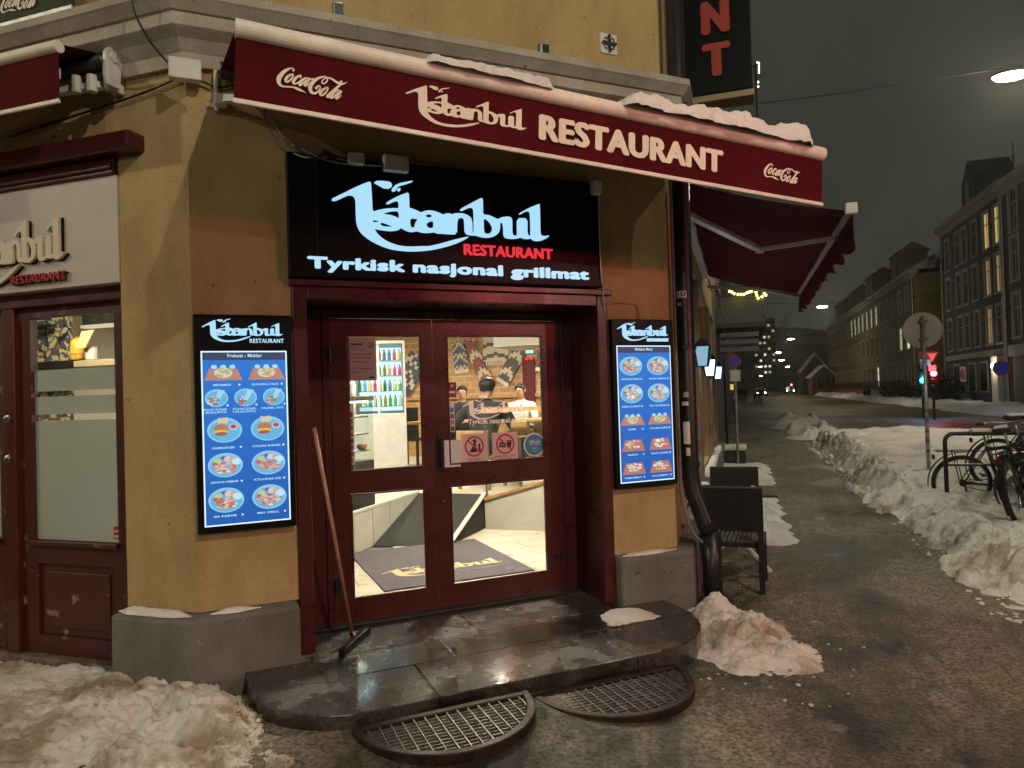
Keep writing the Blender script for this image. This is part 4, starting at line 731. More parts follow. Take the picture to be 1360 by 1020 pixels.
mb = MB(); mb.box(-.15, .02, 3.50, 3.62, .0, .06); tag(mb.build('corner_junction_box', M['white'], None, FB(-.02, .02, .05), bev=.008), 'white junction box on the house corner below the cornice', 'junction box')
cable([(-4.4, 3.42, .02), (-3.8, 3.47, .025), (-3.3, 3.52, .025), (-3.05, 3.56, .03)], .007, 'wall cable from the left awning to the corner box', FA())
cable([(-3.05, 3.62, .05), (-3.1, 3.75, .18), (-3.12, 3.95, .25), (-3.11, 4.3, .03)], .006, 'thin cable hanging over the cornice at the corner', FA())
# ------------------------------------------------------------------ lit menu boards
def food(mb, cx, cy, rx, ry, kind, rnd, z):
    sc = lambda c: mb.__setattr__('col', c)
    if kind == 'board':
        sc((.42, .20, .15)); mb.prism([(cx-rx*1.05, cy-ry*.8), (cx+rx*1.05, cy-ry*.8), (cx+rx*.75, cy+ry*.45), (cx-rx*.75, cy+ry*.45)], z, z+.0006)
        for i in (-1, 0, 1): sc((.35, .62, .8)); mb.disc(cx+i*rx*.5, cy+ry*.62, z+.0007, rx*.17, ry*.22, 10, .0005)
        sc((.55, .55, .5)); mb.disc(cx, cy, z+.0014, rx*.5, ry*.55, 16, .0005); pal = [(.55, .45, .15), (.35, .3, .1), (.6, .25, .1), (.3, .4, .12)]
        rx, ry, zb, n = rx*.42, ry*.45, z+.002, 26
    elif kind == 'tray':
        sc((.42, .16, .12)); mb.prism([(cx-rx, cy-ry), (cx+rx, cy-ry), (cx+rx*.7, cy+ry*.6), (cx-rx*.7, cy+ry*.6)], z, z+.0006); sc((.45, .62, .3)); mb.disc(cx-rx*.25, cy-ry*.1, z+.0007, rx*.3, ry*.5, 12, .0005)
        pal = [(.5, .15, .12), (.6, .55, .5), (.4, .2, .1), (.65, .6, .6)]; rx, ry, zb, n = rx*.62, ry*.55, z+.0014, 40
    else:
        sc((.22, .52, .72)); mb.disc(cx, cy, z, rx, ry, 22, .0005); sc((.10, .40, .66)); mb.disc(cx, cy-ry*.05, z+.0006, rx*.88, ry*.85, 22, .0004)
        if kind == 'wrap':
            sc((.30, .58, .74)); mb.prism([(cx-rx*.2, cy-ry*.2), (cx+rx*.1, cy-ry*.5), (cx+rx*.75, cy+ry*.85), (cx+rx*.2, cy+ry*.9)], z+.0012, z+.0016); pal = [(.3, .1, .2), (.6, .55, .5), (.12, .3, .08), (.4, .2, .12)]; cx -= rx*.25; cy -= ry*.3; rx, ry, zb, n = rx*.5, ry*.5, z+.002, 34
        elif kind == 'burger':
            sc((.6, .5, .3)); [mb.disc(cx-rx*.1+rx*.5*(rnd.random()-.5), cy+ry*.75+ry*.3*(rnd.random()-.5), z+.0012+.0001*i, rx*.09, ry*.16, 7, .0004) for i in range(16)]
            sc((.5, .5, .5)); mb.disc(cx+rx*.5, cy+ry*.25, z+.003, rx*.26, ry*.26, 14, .0004); sc((.45, .05, .08)); mb.disc(cx+rx*.5, cy+ry*.27, z+.0036, rx*.18, ry*.17, 12, .0004)
            sc((.42, .18, .07)); mb.disc(cx-rx*.2, cy+ry*.15, z+.003, rx*.42, ry*.36, 18, .0004); sc((.6, .45, .12)); mb.disc(cx-rx*.2, cy-ry*.12, z+.0036, rx*.42, ry*.16, 14, .0004); sc((.35, .09, .05)); mb.disc(cx-rx*.2, cy-ry*.28, z+.0042, rx*.36, ry*.15, 14, .0004); return
        else:
            pal = [(.52, .22, .16), (.62, .38, .3), (.40, .16, .12), (.66, .5, .42)] if kind == 'meat' else [(.6, .55, .5), (.5, .3, .2), (.66, .62, .58), (.3, .2, .12)]
            for (dx, dy, c, q) in ((-.45, .35, (.4, .55, .2), .22), (-.6, .1, (.55, .08, .08), .16), (-.1, .6, (.25, .05, .25), .16), (.15, .5, (.6, .5, .55), .24), (.4, .45, (.62, .36, .15), .2), (.62, .25, (.45, .68, .85), .28)):
                sc(c); mb.disc(cx+dx*rx, cy+dy*ry, z+.0012+.0002*abs(dx), rx*q, ry*q, 12, .0005)
            cy -= ry*.22; rx, ry, zb, n = rx*.62, ry*.42, z+.002, 60
    for i in range(n):
        a, q = rnd.random()*6.283, math.sqrt(rnd.random()); c = rnd.choice(pal); k = .75+.5*rnd.random(); sc(tuple(v*k for v in c))
        s = .16+.12*rnd.random(); mb.disc(cx+q*rx*math.cos(a), cy+q*ry*math.sin(a), zb+.00005*i, rx*s, ry*s*(.5+.8*rnd.random()), 6, .0003)
def menu(u0, u1, z0, z1, label, head, rows, seed):
    t = thing('menu_board', label, 'menu board', FB((u0+u1)/2, z0, 0)); rnd = random.Random(seed); w = u1-u0
    mb = MB(); mb.box(u0, u1, z0, z1, .012, .06); mb.build('case', M['black'], t, FB(), bev=.006)
    mb = MB(); mb.box(u0+.05, u1-.05, z0+.1, z1-.1, -.0, .012); mb.build('bracket', M['galv'], t, FB())
    a, b, c, d = u0+.035, u1-.032, z0+.04, z0+1.045
    mb = MB(); mb.box(a, b, c, d, .0602, .0612); mb.build('screen_border', glow('screen_border_glow', (.75, .92, 1), 1.1), t, FB())
    mb = MB(); n = 8
    for i in range(n):
        f = i/(n-1); mb.col = (.003+.003*f, .095+.06*f, .40+.16*f); mb.box(a+.008, b-.008, c+.008+(d-c-.016)*i/n, c+.008+(d-c-.016)*(i+1)/n, .0613, .062)
    mb.col = (.02, .045, .11); mb.box(a+.008, b-.008, d-.053, d-.008, .0621, .0625); mb.build('screen', M['screen'], t, FB())
    text('heading', head, M['lettering_white'], t, FB((a+b)/2, d-.043, .0627), h=.026, bold=.02, depth=.0004, align='C')
    logo('lettering', M['lettering_blue'], t, FB(u0+.045, z1-.160, .0605), .44, .012)
    text('lettering', 'RESTAURANT', M['lettering_white'], t, FB(u0+.30, z1-.165, .0605), w=.19, h=.024, bold=.03, depth=.008)
    for (fy, cf, items, kind, rx, ry) in rows:
        k = len(items)
        for i, cap_ in enumerate(items):
            cx = a+(b-a)*((i+.5)/k)+(0 if k > 2 else (.0)); q = MB(); food(q, cx, d-fy*(d-c), rx, ry, kind if isinstance(kind, str) else kind[i], rnd, .0622)
            q.build('dish_picture', M['screen'], t, FB())
            for li, line in enumerate(cap_.split('\n')): text('caption', line, M['lettering_white'], t, FB(cx-.008, d-cf*(d-c)-.006-li*.016, .0627), w=min(.155 if k == 2 else .125, .0135*len(line)), h=.0115, bold=.02, depth=.0004, align='C')
            q = MB(); q.disc(cx+.085 if k == 2 else cx+.058, d-cf*(d-c)+.0 if k == 2 else d-cf*(d-c)+.022, .0627, .0065, .0065, 10, .0004); q.build('price_dot', M['lettering_white'], t, FB())
    return t
menu(-.075, .462, .935, 2.192, 'lit blue breakfast menu board left of the entrance', 'Frokost - Middag',
     [(.125, .195, ['MENEMEN', 'SUCUKLU SOS'], 'board', .098, .055), (.27, .335, ['RULLET DONER\nI RULLPITA', 'KYLLING DONER\nI RULLPITA', 'FALAFEL I PITA'], 'wrap', .062, .052),
      (.455, .555, ['HAMBURGER', 'KYLLING BURGER'], 'burger', .094, .072), (.655, .75, ['ADANA KEBAB', 'KYLLING SIS'], 'meat', .094, .07), (.855, .945, ['SIS KEBAB', 'MIX GRILL'], 'meat', .096, .072)], 1)
menu(2.692, 3.232, .965, 2.205, 'lit blue dinner menu board right of the entrance', 'Middags Meny',
     [(.15, .245, ['ISKENDER KEBAB', 'SPARE KEBAB'], 'meat', .098, .07), (.352, .445, ['KEBAB TALLERKEN', 'FISK TALLERKEN'], 'rice', .098, .07), (.543, .612, ['SUPPE', 'KYLLING SUPPE'], 'board', .1, .05),
      (.72, .797, ['VEGETAR', 'FALAFEL TALLERKEN'], 'tray', .1, .052), (.888, .963, ['FAMILIEMENY', 'KYLLINGMENY'], 'tray', .1, .052)], 2)
# ------------------------------------------------------------------ awnings
def arm(mb, a, e, b, r): mb.bar(a, e, r*1.5, r*2); mb.bar(e, b, r*1.3, r*1.8); mb.lathe([(r*1.3, -r*1.2), (r*1.3, r*1.2)], 10, e)
aw = thing('entrance_awning', 'burgundy awning with white lettering over the restaurant entrance', 'awning', FB(1.5, 3.5, 0))
P0, P1 = Bw(.14, 1.2, 3.335), Bw(3.575, 1.2, 3.155); AX = (P1-P0).normalized(); LEN = (P1-P0).length; AY = NB.cross(AX).normalized(); AF = mx(AX, AY, NB, P0)
mb = MB(); NX = 90; vs = []
for sd_ in (0, 1):
    for i in range(NX+1):
        for j in range(5): x = .004+(LEN-.008)*i/NX; f = j/4; vs.append((x, -.055-.282*f+.002*math.sin(x*2.1)*f, (.0025*math.sin(x*6.1+1)+.0022*math.sin(x*13.7+f*2)+.0015*math.sin(x*31+f*5))*(.3+.7*f)+(0 if sd_ else -.004)))
o5 = (NX+1)*5
mb.add(vs, [(o5+i*5+j, o5+i*5+j+1, o5+(i+1)*5+j+1, o5+(i+1)*5+j) for i in range(NX) for j in range(4)]+[(i*5+j, (i+1)*5+j, (i+1)*5+j+1, i*5+j+1) for i in range(NX) for j in range(4)]); mb.build('valance', M['awning'], aw, AF, smooth=True)
mb = MB(); n = 20; mb.prism([(.038*math.cos(t), -.028+.042*math.sin(t)) for t in np.linspace(0, 2*math.pi, n, endpoint=False)], 0, LEN); fb = mb.build('front_bar', M['awnwhite'], aw, AF @ Matrix.Rotation(R(90), 4, 'Y') @ Matrix.Rotation(R(90), 4, 'Z') @ Matrix.Rotation(0, 4, 'Z'), bev=.004)
fb.matrix_basis = PM[aw.name].inverted() @ mx(-NB, AY, AX, P0)
mb = MB(); mb.box(0, LEN, -.358, -.336, -.007, .008); mb.build('valance_trim', M['awnwhite'], aw, AF, bev=.003)
r0, r1 = Bw(.10, .10, 3.60), Bw(3.55, .10, 3.56)
mb = MB(); mb.add([P0+AY*.0+AX*.01, P1-AX*.01, r1, r0, P0+AY*-.006+AX*.01, P1+AY*-.006-AX*.01, r1-_z*.006, r0-_z*.006], [(0, 1, 2, 3), (7, 6, 5, 4), (0, 3, 7, 4), (1, 5, 6, 2)]); mb.build('cloth', M['awning'], aw, I4)
mb = MB(); mb.tube([r0, r1], .05, 14); mb.build('roller', M['blackmetal'], aw, I4, smooth=True)
for u in (.075, 3.15): mb = MB(); mb.box(u-.012, u+.012, 3.385, 3.625, 0, .05); mb.box(u-.05, u+.05, 3.41, 3.44, .003, .02); mb.box(u-.01, u+.06, 3.40, 3.46, .05, .12); mb.build('wall_bracket', M['whitemetal'], aw, FB(), bev=.008)
for (a, e, b) in (((.12, 3.43, .12), (.62, 3.34, .55), (.22, 3.26, 1.17)), ((3.1, 3.40, .12), (2.6, 3.30, .6), (3.3, 3.12, 1.17))):
    mb = MB(); arm(mb, Bw(a[0], a[2], a[1]), Bw(e[0], e[2], e[1]), Bw(b[0], b[2], b[1]), .02); mb.build('arm', M['whitemetal'], aw, I4)
coke('lettering', M['cream'], aw, AF @ Matrix.Translation((.185, -.262, .0070)), .298)
logo('lettering', M['cream'], aw, AF @ Matrix.Translation((.76, -.293, .0072)), .632, 0)
text('lettering', 'RESTAURANT', M['cream'], aw, AF @ Matrix.Translation((1.462, -.272, .0072)), w=1.19, h=.135, bold=.075, depth=0)
coke('lettering', M['cream'], aw, AF @ Matrix.Translation((2.965, -.252, .0070)), .275)
def ridge(name, Mt, x0, x1, w_, h_, label, seed, m='snow'):           # a lumpy roll of snow lying along a bar or ledge
    n, k = int((x1-x0)/.012)+2, 13; X = np.linspace(x0, x1, n); en = sm((X-x0)/.10)*sm((x1-X)/.14); vs = []
    hv = h_*(.45+.9*fbm(X*5+seed, X*0+seed, 4, seed))*en+.004; wv = w_*(.65+.6*fbm(X*4+seed, X*0+9, 4, seed+3))*(.25+.75*en)
    for i in range(n):
        for j in range(k):
            a = math.pi*j/(k-1); q = 1+.25*(float(vnoise(np.array([X[i]*30.]), np.array([a*3.+seed]), 2)[0])-.5); vs.append((X[i], hv[i]*math.sin(a)*q, -wv[i]*math.cos(a)*q))
    mb = MB(); mb.add(vs, [(i*k+j, (i+1)*k+j, (i+1)*k+j+1, i*k+j+1) for i in range(n-1) for j in range(k-1)]); return tag(mb.build(name, M[m], None, Mt, smooth=True), label, None, None, 'stuff')
AS = AF @ Matrix.Translation((0, -.014, -.035))
ridge('awning_snow', AS, .80, 1.62, .11, .085, 'roll of snow on the middle of the entrance awning', 3); ridge('awning_snow', AS, 1.90, 3.38, .13, .125, 'long roll of snow on the right half of the entrance awning', 8)
# left awning, folded close to the wall
al = thing('left_awning', 'burgundy awning with white end cap above the left shop front', 'awning', FA(-5.6, 3.6, 0))
mb = MB(); mb.box(-8, -3.47, 3.36, 3.62, .415, .423); mb.build('valance', M['awning'], al, FA())
mb = MB(); mb.prism([(.035*math.cos(t), 3.645+.034*math.sin(t)) for t in np.linspace(0, 6.283, 18, endpoint=False)], 0, 4.54); mb.build('front_bar', M['awnwhite'], al, mx((0, -1, 0), (0, 0, 1), (1, 0, 0), (-8, YA-.42, 0)) if False else mx((0, 1, 0), (0, 0, 1), (1, 0, 0), (-8, YA-.42, 0)), bev=.003)
mb = MB(); mb.box(-8, -3.468, 3.338, 3.360, .411, .428); mb.build('valance_trim', M['awnwhite'], al, FA(), bev=.003)
mb = MB(); mb.add([(-8, 3.67, .42), (-3.49, 3.67, .42), (-3.49, 3.75, .1), (-8, 3.75, .1), (-8, 3.664, .42), (-3.49, 3.664, .42), (-3.49, 3.744, .1), (-8, 3.744, .1)], [(0, 1, 2, 3), (7, 6, 5, 4)]); mb.build('cloth', M['awning'], al, FA())
mb = MB(); mb.tube([(-8, 3.70, .12), (-3.46, 3.70, .12)], .05, 14); mb.build('roller', M['blackmetal'], al, FA(), smooth=True)
mb = MB(); mb.prism([(-.0+.06*math.cos(t)+.1, 3.72+.06*math.sin(t)) for t in np.linspace(R(-10), R(190), 12)]+[(.055, 3.60), (.065, 3.545), (.15, 3.545), (.163, 3.6)], 0, .03); mb.build('end_cap', M['whitemetal'], al, mx((0, -1, 0), (0, 0, 1), (-1, 0, 0), (-3.42, YA, 0)), bev=.008)
mb = MB(); mb.lathe([(.035, 0), (.035, .006), (.03, .01)], 18, (.1, 3.72, 0)); mb.build('cap_disc', M['whitemetal'], al, mx((0, -1, 0), (0, 0, 1), (1, 0, 0), (-3.42, YA, 0)))
mb = MB(); arm(mb, (-3.50, 3.56, .12), (-4.15, 3.52, .26), (-3.55, 3.53, .40), .026); mb.lathe([(.03, -.05), (.03, .05)], 12, (-3.53, 3.56, .16), 'y'); mb.lathe([(.026, -.05), (.026, .05)], 12, (-3.60, 3.55, .20), 'y'); mb.box(-3.75, -3.52, 3.50, 3.56, .36, .41); mb.build('arm', M['whitemetal'], al, FA(), bev=.006)
mb = MB(); mb.box(-3.49, -3.45, 3.54, 3.6, .0, .12); mb.build('wall_bracket', M['whitemetal'], al, FA(), bev=.01)
# side awning seen from below
ac = thing('side_awning', 'burgundy folding-arm awning over the side wall seen from below', 'awning', FC(8.8, 3.3, 0))
y0, y1 = 5.95, 11.2; D = 1.36; Z0, Z1 = 3.42, 3.02
mb = MB(); ny = 14
vs = []
for i in range(ny+1):
    for j in range(7): f = j/6; yy = y0+(y1-y0)*i/ny; vs.append((yy, Z0+(Z1-Z0)*f-.035*math.sin(math.pi*f)+.006*math.sin(yy*5), .06+(D-.06)*f))
mb.add(vs, [(i*7+j, i*7+j+1, (i+1)*7+j+1, (i+1)*7+j) for i in range(ny) for j in range(6)]); mb.build('cloth', M['awning'], ac, FC(), smooth=True)
mb = MB(); vs = []
for i in range(61):
    yy = y0+(y1-y0)*i/60; vs += [(yy, Z1-.02, D+.012), (yy, Z1-.27+.025*math.cos(i*math.pi/3), D+.012+.03*math.sin(i*.9))]
mb.add(vs, [(2*i, 2*i+1, 2*i+3, 2*i+2) for i in range(60)]); mb.build('valance', M['awning'], ac, FC(), smooth=True)
mb = MB(); mb.box(y0-.02, y1+.02, Z1-.03, Z1+.03, D-.03, D+.008); mb.build('front_bar', M['whitemetal'], ac, FC(), bev=.008)
mb = MB(); mb.box(y0-.06, y0-.02, Z1-.04, Z1+.05, D-.05, D+.04); mb.build('end_cap', M['white'], ac, FC(), bev=.012)
mb = MB(); mb.box(y0, y1, 3.36, 3.44, .0, .09); mb.build('wall_rail', M['whitemetal'], ac, FC(), bev=.01)
mb = MB(); mb.tube([(y0, Z0+.03, .09), (y1, Z0+.03, .09)], .045, 12); mb.build('roller', M['galv'], ac, FC(), smooth=True)
for (a, e, b) in (((6.25, 3.20, .1), (7.15, 3.00, .72), (6.55, 2.93, D-.03)), ((10.9, 3.2, .1), (10.0, 3.0, .75), (10.6, 2.93, D-.03))): mb = MB(); arm(mb, a, e, b, .028); mb.build('arm', M['whitemetal'], ac, FC())
# vertical blade sign, lower end
bs = thing('blade_sign', 'tall black blade sign with red capital letters at the house corner', 'sign', FY(-.1, 5.95, 4.08))
mb = MB(); mb.box(-.43, .175, 4.09, 7.2, -.22, 0); mb.build('box', M['black'], bs, FY(0, 5.95), bev=.008)
mb = MB(); mb.box(-.40, .18, 4.035, 4.088, -.2, -.01); mb.build('bottom_rail', mat('aged_metal', (.25, .2, .12), .5, .5), bs, FY(0, 5.95), bev=.004)
for ch, zz in (('N', 4.575), ('T', 4.225), ('A', 4.925), ('R', 5.275)): text('lettering', ch, mat('blade_red', (.30, .022, .012), .5) if ch == 'N' else bs.children[-1].data.materials[0], bs, FY(-.215, 5.95, zz) @ Matrix.Translation((0, 0, .001)), w=.225, h=.27, bold=.075, depth=.01)
mb = MB(); mb.bar((-.5, 6.05, 4.5), (-.35, 6.05, 4.5), .05, .05); mb.bar((-.5, 6.05, 6.5), (-.35, 6.05, 6.5), .05, .05); mb.build('bracket', M['blackmetal'], bs, I4)
# anchor plate and small wall lamps above the cornice
ap = thing('anchor_plate', 'small square white plate with dark wrought cross on the upper wall', 'plate', FB(2.52, 4.36, 0)); u, z = onB(810, 57, .01)
mb = MB(); mb.box(u-.07, u+.07, z-.075, z+.075, -.012, -.002); mb.build('plate', M['white'], ap, FB(), bev=.002)
mb = MB(); mb.box(u-.007, u+.007, z-.06, z+.06, 0, .006); mb.box(u-.055, u+.055, z-.007, z+.007, .0061, .0075)
for dx in (-.025, .025):
    for dy in (-.025, .025): mb.tube([(u+dx+.016*math.cos(t), z+dy+.016*math.sin(t), .004) for t in np.linspace(0, 6.283, 13)[:-1]], .004, 5, True)
for dx, dy in ((0, .055), (0, -.055), (.05, 0), (-.05, 0)): mb.disc(u+dx, z+dy, .008, .014, .014, 8, .003)
mb.build('cross', M['ink'], ap, FB())
for px, py, la in ((449, 15, 'small square floodlight on the cornice above the entrance awning'), (722, 68, 'small clear lamp lying on the cornice right of the middle')):
    u, z = onB(px, py, .12); t = thing('floodlight', la, 'lamp', FB(u, z, .12)); q = MB(); q.box(-.035, .035, -.05, .05, -.03, .03); q.build('housing', M['galv'], t, bev=.008); q = MB(); q.box(-.025, .025, -.035, .035, .031, .036); q.build('lens', M['glassdark'], t); q = MB(); q.box(-.012, .012, -.22, -.05, -.012, .012); q.build('stem', M['blackmetal'], t)
# ------------------------------------------------------------------ notices on the glass
def sheet(name, u0, u1, z0, z1, m, label, cat, v=-.416):
    t = thing(name, label, cat, FB((u0+u1)/2, z0, v)); mb = MB(); mb.box(u0, u1, z0, z1, v, v+.0012); mb.build('sheet', m, t, FB()); return t
n1 = sheet('notice', .870, 1.073, 1.805, 2.10, mat('report_paper', (.5, .42, .44), .7), 'printed inspection notice with smiling face in the left pane', 'notice')
mb = MB(); v = -.4145
for k, (a, b, z) in enumerate([(.90, .98, 2.05), (.90, .95, 2.03), (.90, .97, 2.015), (.89, 1.05, 1.985), (.89, .955, 1.96), (.965, 1.04, 1.96), (.89, .96, 1.935), (.965, 1.03, 1.93), (.89, .94, 1.89), (.96, 1.05, 1.885), (.89, .95, 1.86), (1.02, 1.055, 1.82)]): mb.box(a, b, z, z+(.012 if k in (0, 11) else .004), v, v+.0006)
mb.tube([(1.035+.018*math.cos(t), 2.05+.018*math.sin(t), v) for t in np.linspace(0, 6.283, 17)[:-1]], .0022, 5, True); mb.tube([(1.035+.010*math.cos(t), 2.05+.010*math.sin(t), v) for t in np.linspace(R(200), R(340), 7)], .0018, 5); mb.disc(1.029, 2.056, v, .002, .003, 6, .0006); mb.disc(1.041, 2.056, v, .002, .003, 6, .0006); mb.build('print', M['ink'], n1, FB())
sheet('blank_note', 1.54, 1.662, 1.168, 1.362, M['paper'], 'blank white paper note by the door handle', 'note', -.392)
PK = mat('sticker_pink', (.62, .42, .42), .6)
def ban(t, cx, cz, r, v):
    mb = MB(); n = 28
    for i in range(n): a, b = 2*math.pi*i/n, 2*math.pi*(i+1)/n; mb.add([(cx+r*math.cos(a), cz+r*math.sin(a), v), (cx+r*math.cos(b), cz+r*math.sin(b), v), (cx+r*.82*math.cos(b), cz+r*.82*math.sin(b), v), (cx+r*.82*math.cos(a), cz+r*.82*math.sin(a), v)], [(0, 1, 2, 3)])
    c, s = math.cos(R(-42)), math.sin(R(-42)); w_ = r*.08; mb.add([(cx-r*.9*c-w_*s*-1, cz-r*.9*s-w_*c, v+.0006), (cx+r*.9*c+w_*s, cz+r*.9*s-w_*c, v+.0006), (cx+r*.9*c-w_*s, cz+r*.9*s+w_*c, v+.0006), (cx-r*.9*c-w_*s, cz-r*.9*s+w_*c, v+.0006)], [(0, 1, 2, 3)]); mb.build('ban_ring', M['inkred'], t, FB())
nd = sheet('no_dogs_sticker', 1.674, 1.885, 1.186, 1.398, PK, 'pink square sticker with barred dogs on the right pane', 'sticker'); ban(nd, 1.779, 1.305, .076, -.4135)
mb = MB(); v = -.4142
mb.prism([(1.745, 1.262), (1.80, 1.262), (1.797, 1.29), (1.79, 1.325), (1.797, 1.335), (1.795, 1.352), (1.783, 1.362), (1.770, 1.352), (1.762, 1.35), (1.765, 1.342), (1.775, 1.335), (1.768, 1.31), (1.755, 1.285), (1.742, 1.275)], v, v+.0004); mb.prism([(1.803, 1.262), (1.835, 1.262), (1.83, 1.28), (1.825, 1.30), (1.83, 1.312), (1.822, 1.325), (1.812, 1.32), (1.806, 1.31), (1.815, 1.305), (1.81, 1.28)], v, v+.0004); mb.build('dog_print', M['ink'], nd, FB())
text('caption', 'Dyr forbudt', M['ink'], nd, FB(1.73, 1.197, -.4142), w=.10, h=.02, depth=.0004)
nf = sheet('no_food_sticker', 1.922, 2.129, 1.181, 1.396, PK, 'pink square sticker with barred food and drink on the right pane', 'sticker'); ban(nf, 2.026, 1.309, .076, -.4135)
mb = MB(); mb.prism([(2.045, 1.275), (2.07, 1.275), (2.078, 1.325), (2.038, 1.325)], v, v+.0004); mb.box(2.035, 2.081, 1.328, 1.335, v, v+.0004); mb.prism([(2.062, 1.335), (2.066, 1.335), (2.078, 1.362), (2.074, 1.362)], v, v+.0004); mb.box(1.975, 2.03, 1.285, 1.297, v, v+.0004); mb.box(1.972, 2.033, 1.300, 1.306, v, v+.0004); mb.prism([(1.975, 1.309), (2.03, 1.309), (2.022, 1.322), (1.983, 1.322)], v, v+.0004); mb.build('food_print', M['ink'], nf, FB())
text('caption', 'MEDBRAKT MAT OG DRIKKE', M['ink'], nf, FB(1.94, 1.212, -.4142), w=.175, h=.012, depth=.0004); text('caption', 'ER IKKE TILLATT', M['ink'], nf, FB(1.965, 1.196, -.4142), w=.12, h=.010, depth=.0004)
wo = thing('delivery_sticker', 'round blue sticker with white rim and lettering on the right pane', 'sticker', FB(2.268, 1.2, -.416)); mb = MB(); mb.disc(2.268, 1.290, -.4160, .090, .090, 36, .0006); mb.build('rim', M['paper'], wo, FB()); mb = MB(); mb.disc(2.268, 1.290, -.4153, .079, .079, 36, .0006); mb.build('disc', mat('sticker_blue', (.05, .20, .36), .5), wo, FB())
text('lettering', 'Wolt', M['paper'], wo, FB(2.222, 1.285, -.4145), w=.095, h=.042, bold=.02, depth=.0004); mb = MB(); mb.box(2.245, 2.292, 1.262, 1.266, -.4145, -.4141); mb.box(2.25, 2.288, 1.240, 1.244, -.4145, -.4141); mb.build('small_print', M['paper'], wo, FB())
rc = sheet('red_card', 1.587, 1.653, 1.668, 1.779, mat('card_red', (.25, .04, .04), .6), 'small red card in the corner of the right pane', 'card'); mb = MB(); mb.box(1.597, 1.643, 1.70, 1.716, -.4145, -.414); mb.box(1.61, 1.63, 1.745, 1.765, -.4145, -.414); mb.build('print', M['paper'], rc, FB())
for (u0, u1, z0, z1, la) in ((1.598, 1.634, 1.42, 1.632, 'strip of small dark payment stickers in the right pane'), (.868, .903, 1.19, 1.624, 'strip of small payment stickers down the left pane')):
    t = sheet('sticker_strip', u0, u1, z0, z1, M['paper'], la, 'sticker'); n = int((z1-z0)/.045); mb = MB()
    for i in range(n): mb.col = [(.05, .06, .12), (.4, .1, .08), (.1, .1, .1), (.08, .15, .35)][i % 4]; mb.box(u0+.004, u1-.004, z0+.006+i*.045, z0+.04+i*.045, -.4146, -.414)
    mb.build('print', M['print'], t, FB())
st = thing('alarm_sticker', 'tiny red and white sticker low on the left shop pane', 'sticker', FA(-3.73, .85, -.1)); mb = MB(); mb.box(-3.755, -3.70, .85, .93, -.125, -.124); mb.build('sheet', M['inkred'], st, FA())
mb = MB(); mb.box(-3.748, -3.707, .86, .875, -.1238, -.1234); mb.box(-3.748, -3.707, .895, .905, -.1238, -.1234); mb.build('print', M['paper'], st, FA())
# squeegee leaning in the doorway
sq = thing('squeegee', 'floor squeegee with long reddish handle leaning at the left door jamb', 'squeegee', G(*Bw(.80, -.12, .142)))
a, b = Bw(.80, -.10, .19), Bw(.585, .005, 1.51)
mb = MB(); mb.tube([a, b], .0125, 10); mb.build('handle', mat('pinkish_wood', (.36, .17, .12), .5, var=.2, scale=20), sq, I4, smooth=True)
mb = MB(); p, q = Bw(.685, .16, .165), Bw(.925, -.20, .165); mb.bar(p, q, .035, .05); mb.bar(p-_z*.012, q-_z*.012, .012, .02); mb.tube([(p+q)/2, a], .018, 8); mb.build('head', M['black'], sq, I4, bev=.004)

# ------------------------------------------------------------------ snow on plinths, sills and step
ridge('plinth_snow', FA(0, .478, .065), -3.51, -2.99, .055, .035, 'thin snow lying on the left plinth', 12); ridge('plinth_snow', FB(0, .478, .055), -.02, .25, .045, .02, 'snow on the chamfered end of the left plinth', 15, 'snow')
ridge('plinth_snow', FB(0, .478, .055), 2.72, 3.2, .045, .012, 'thin snow on the plinth below the right menu board', 18, 'snowdirty')
ridge('sill_snow', FC(0, .602, .08), 6.6, 8.3, .06, .03, 'snow on the side window sill beside the terrace table', 21); ridge('sill_snow', FC(0, .602, .08), 8.8, 13.5, .06, .035, 'snow on the far side window sills', 23)
ridge('sign_snow', FB(0, 3.172, .06), 1.2, 1.42, .03, .02, 'scrap of snow on top of the main sign', 25); ridge('sign_snow', FB(0, 3.172, .06), 2.25, 2.42, .03, .018, 'small scrap of snow on the sign top right', 26)
def z_step(X, Y):
    u = X*UB.x+Y*UB.y; v = X*NB.x+Y*NB.y-V0; d = np.sqrt(((u-2.62)/.20)**2+((v-.30)/.17)**2)+.5*(fbm(X*9, Y*9, 5, 91)-.5)*2; f = sm((1-d)/.7)
    return np.where(f > .02, .1415+f*(.014+.018*(fbm(X*40, Y*40, 4, 92)-.3)), -.1)
p_ = Bw(2.62, .30); tag(field('step_snow', np.arange(p_.x-.4, p_.x+.4, .006), np.arange(p_.y-.4, p_.y+.4, .006), z_step, M['snow']), 'thin patch of trodden snow on the right end of the step', None, None, 'stuff')
mb = MB(); rs = np.random.RandomState(3)
for k in range(5): mb.lathe([(.004, 0), (.025+.01*rs.rand(), .012), (.004, .03)], 8, Bw(2.38+.05*rs.rand(), .42+.04*rs.rand(), .14))
tag(mb.build('snow_crumb', M['snow'], smooth=True), 'small lump of snow lying on the step', None, None, 'stuff')
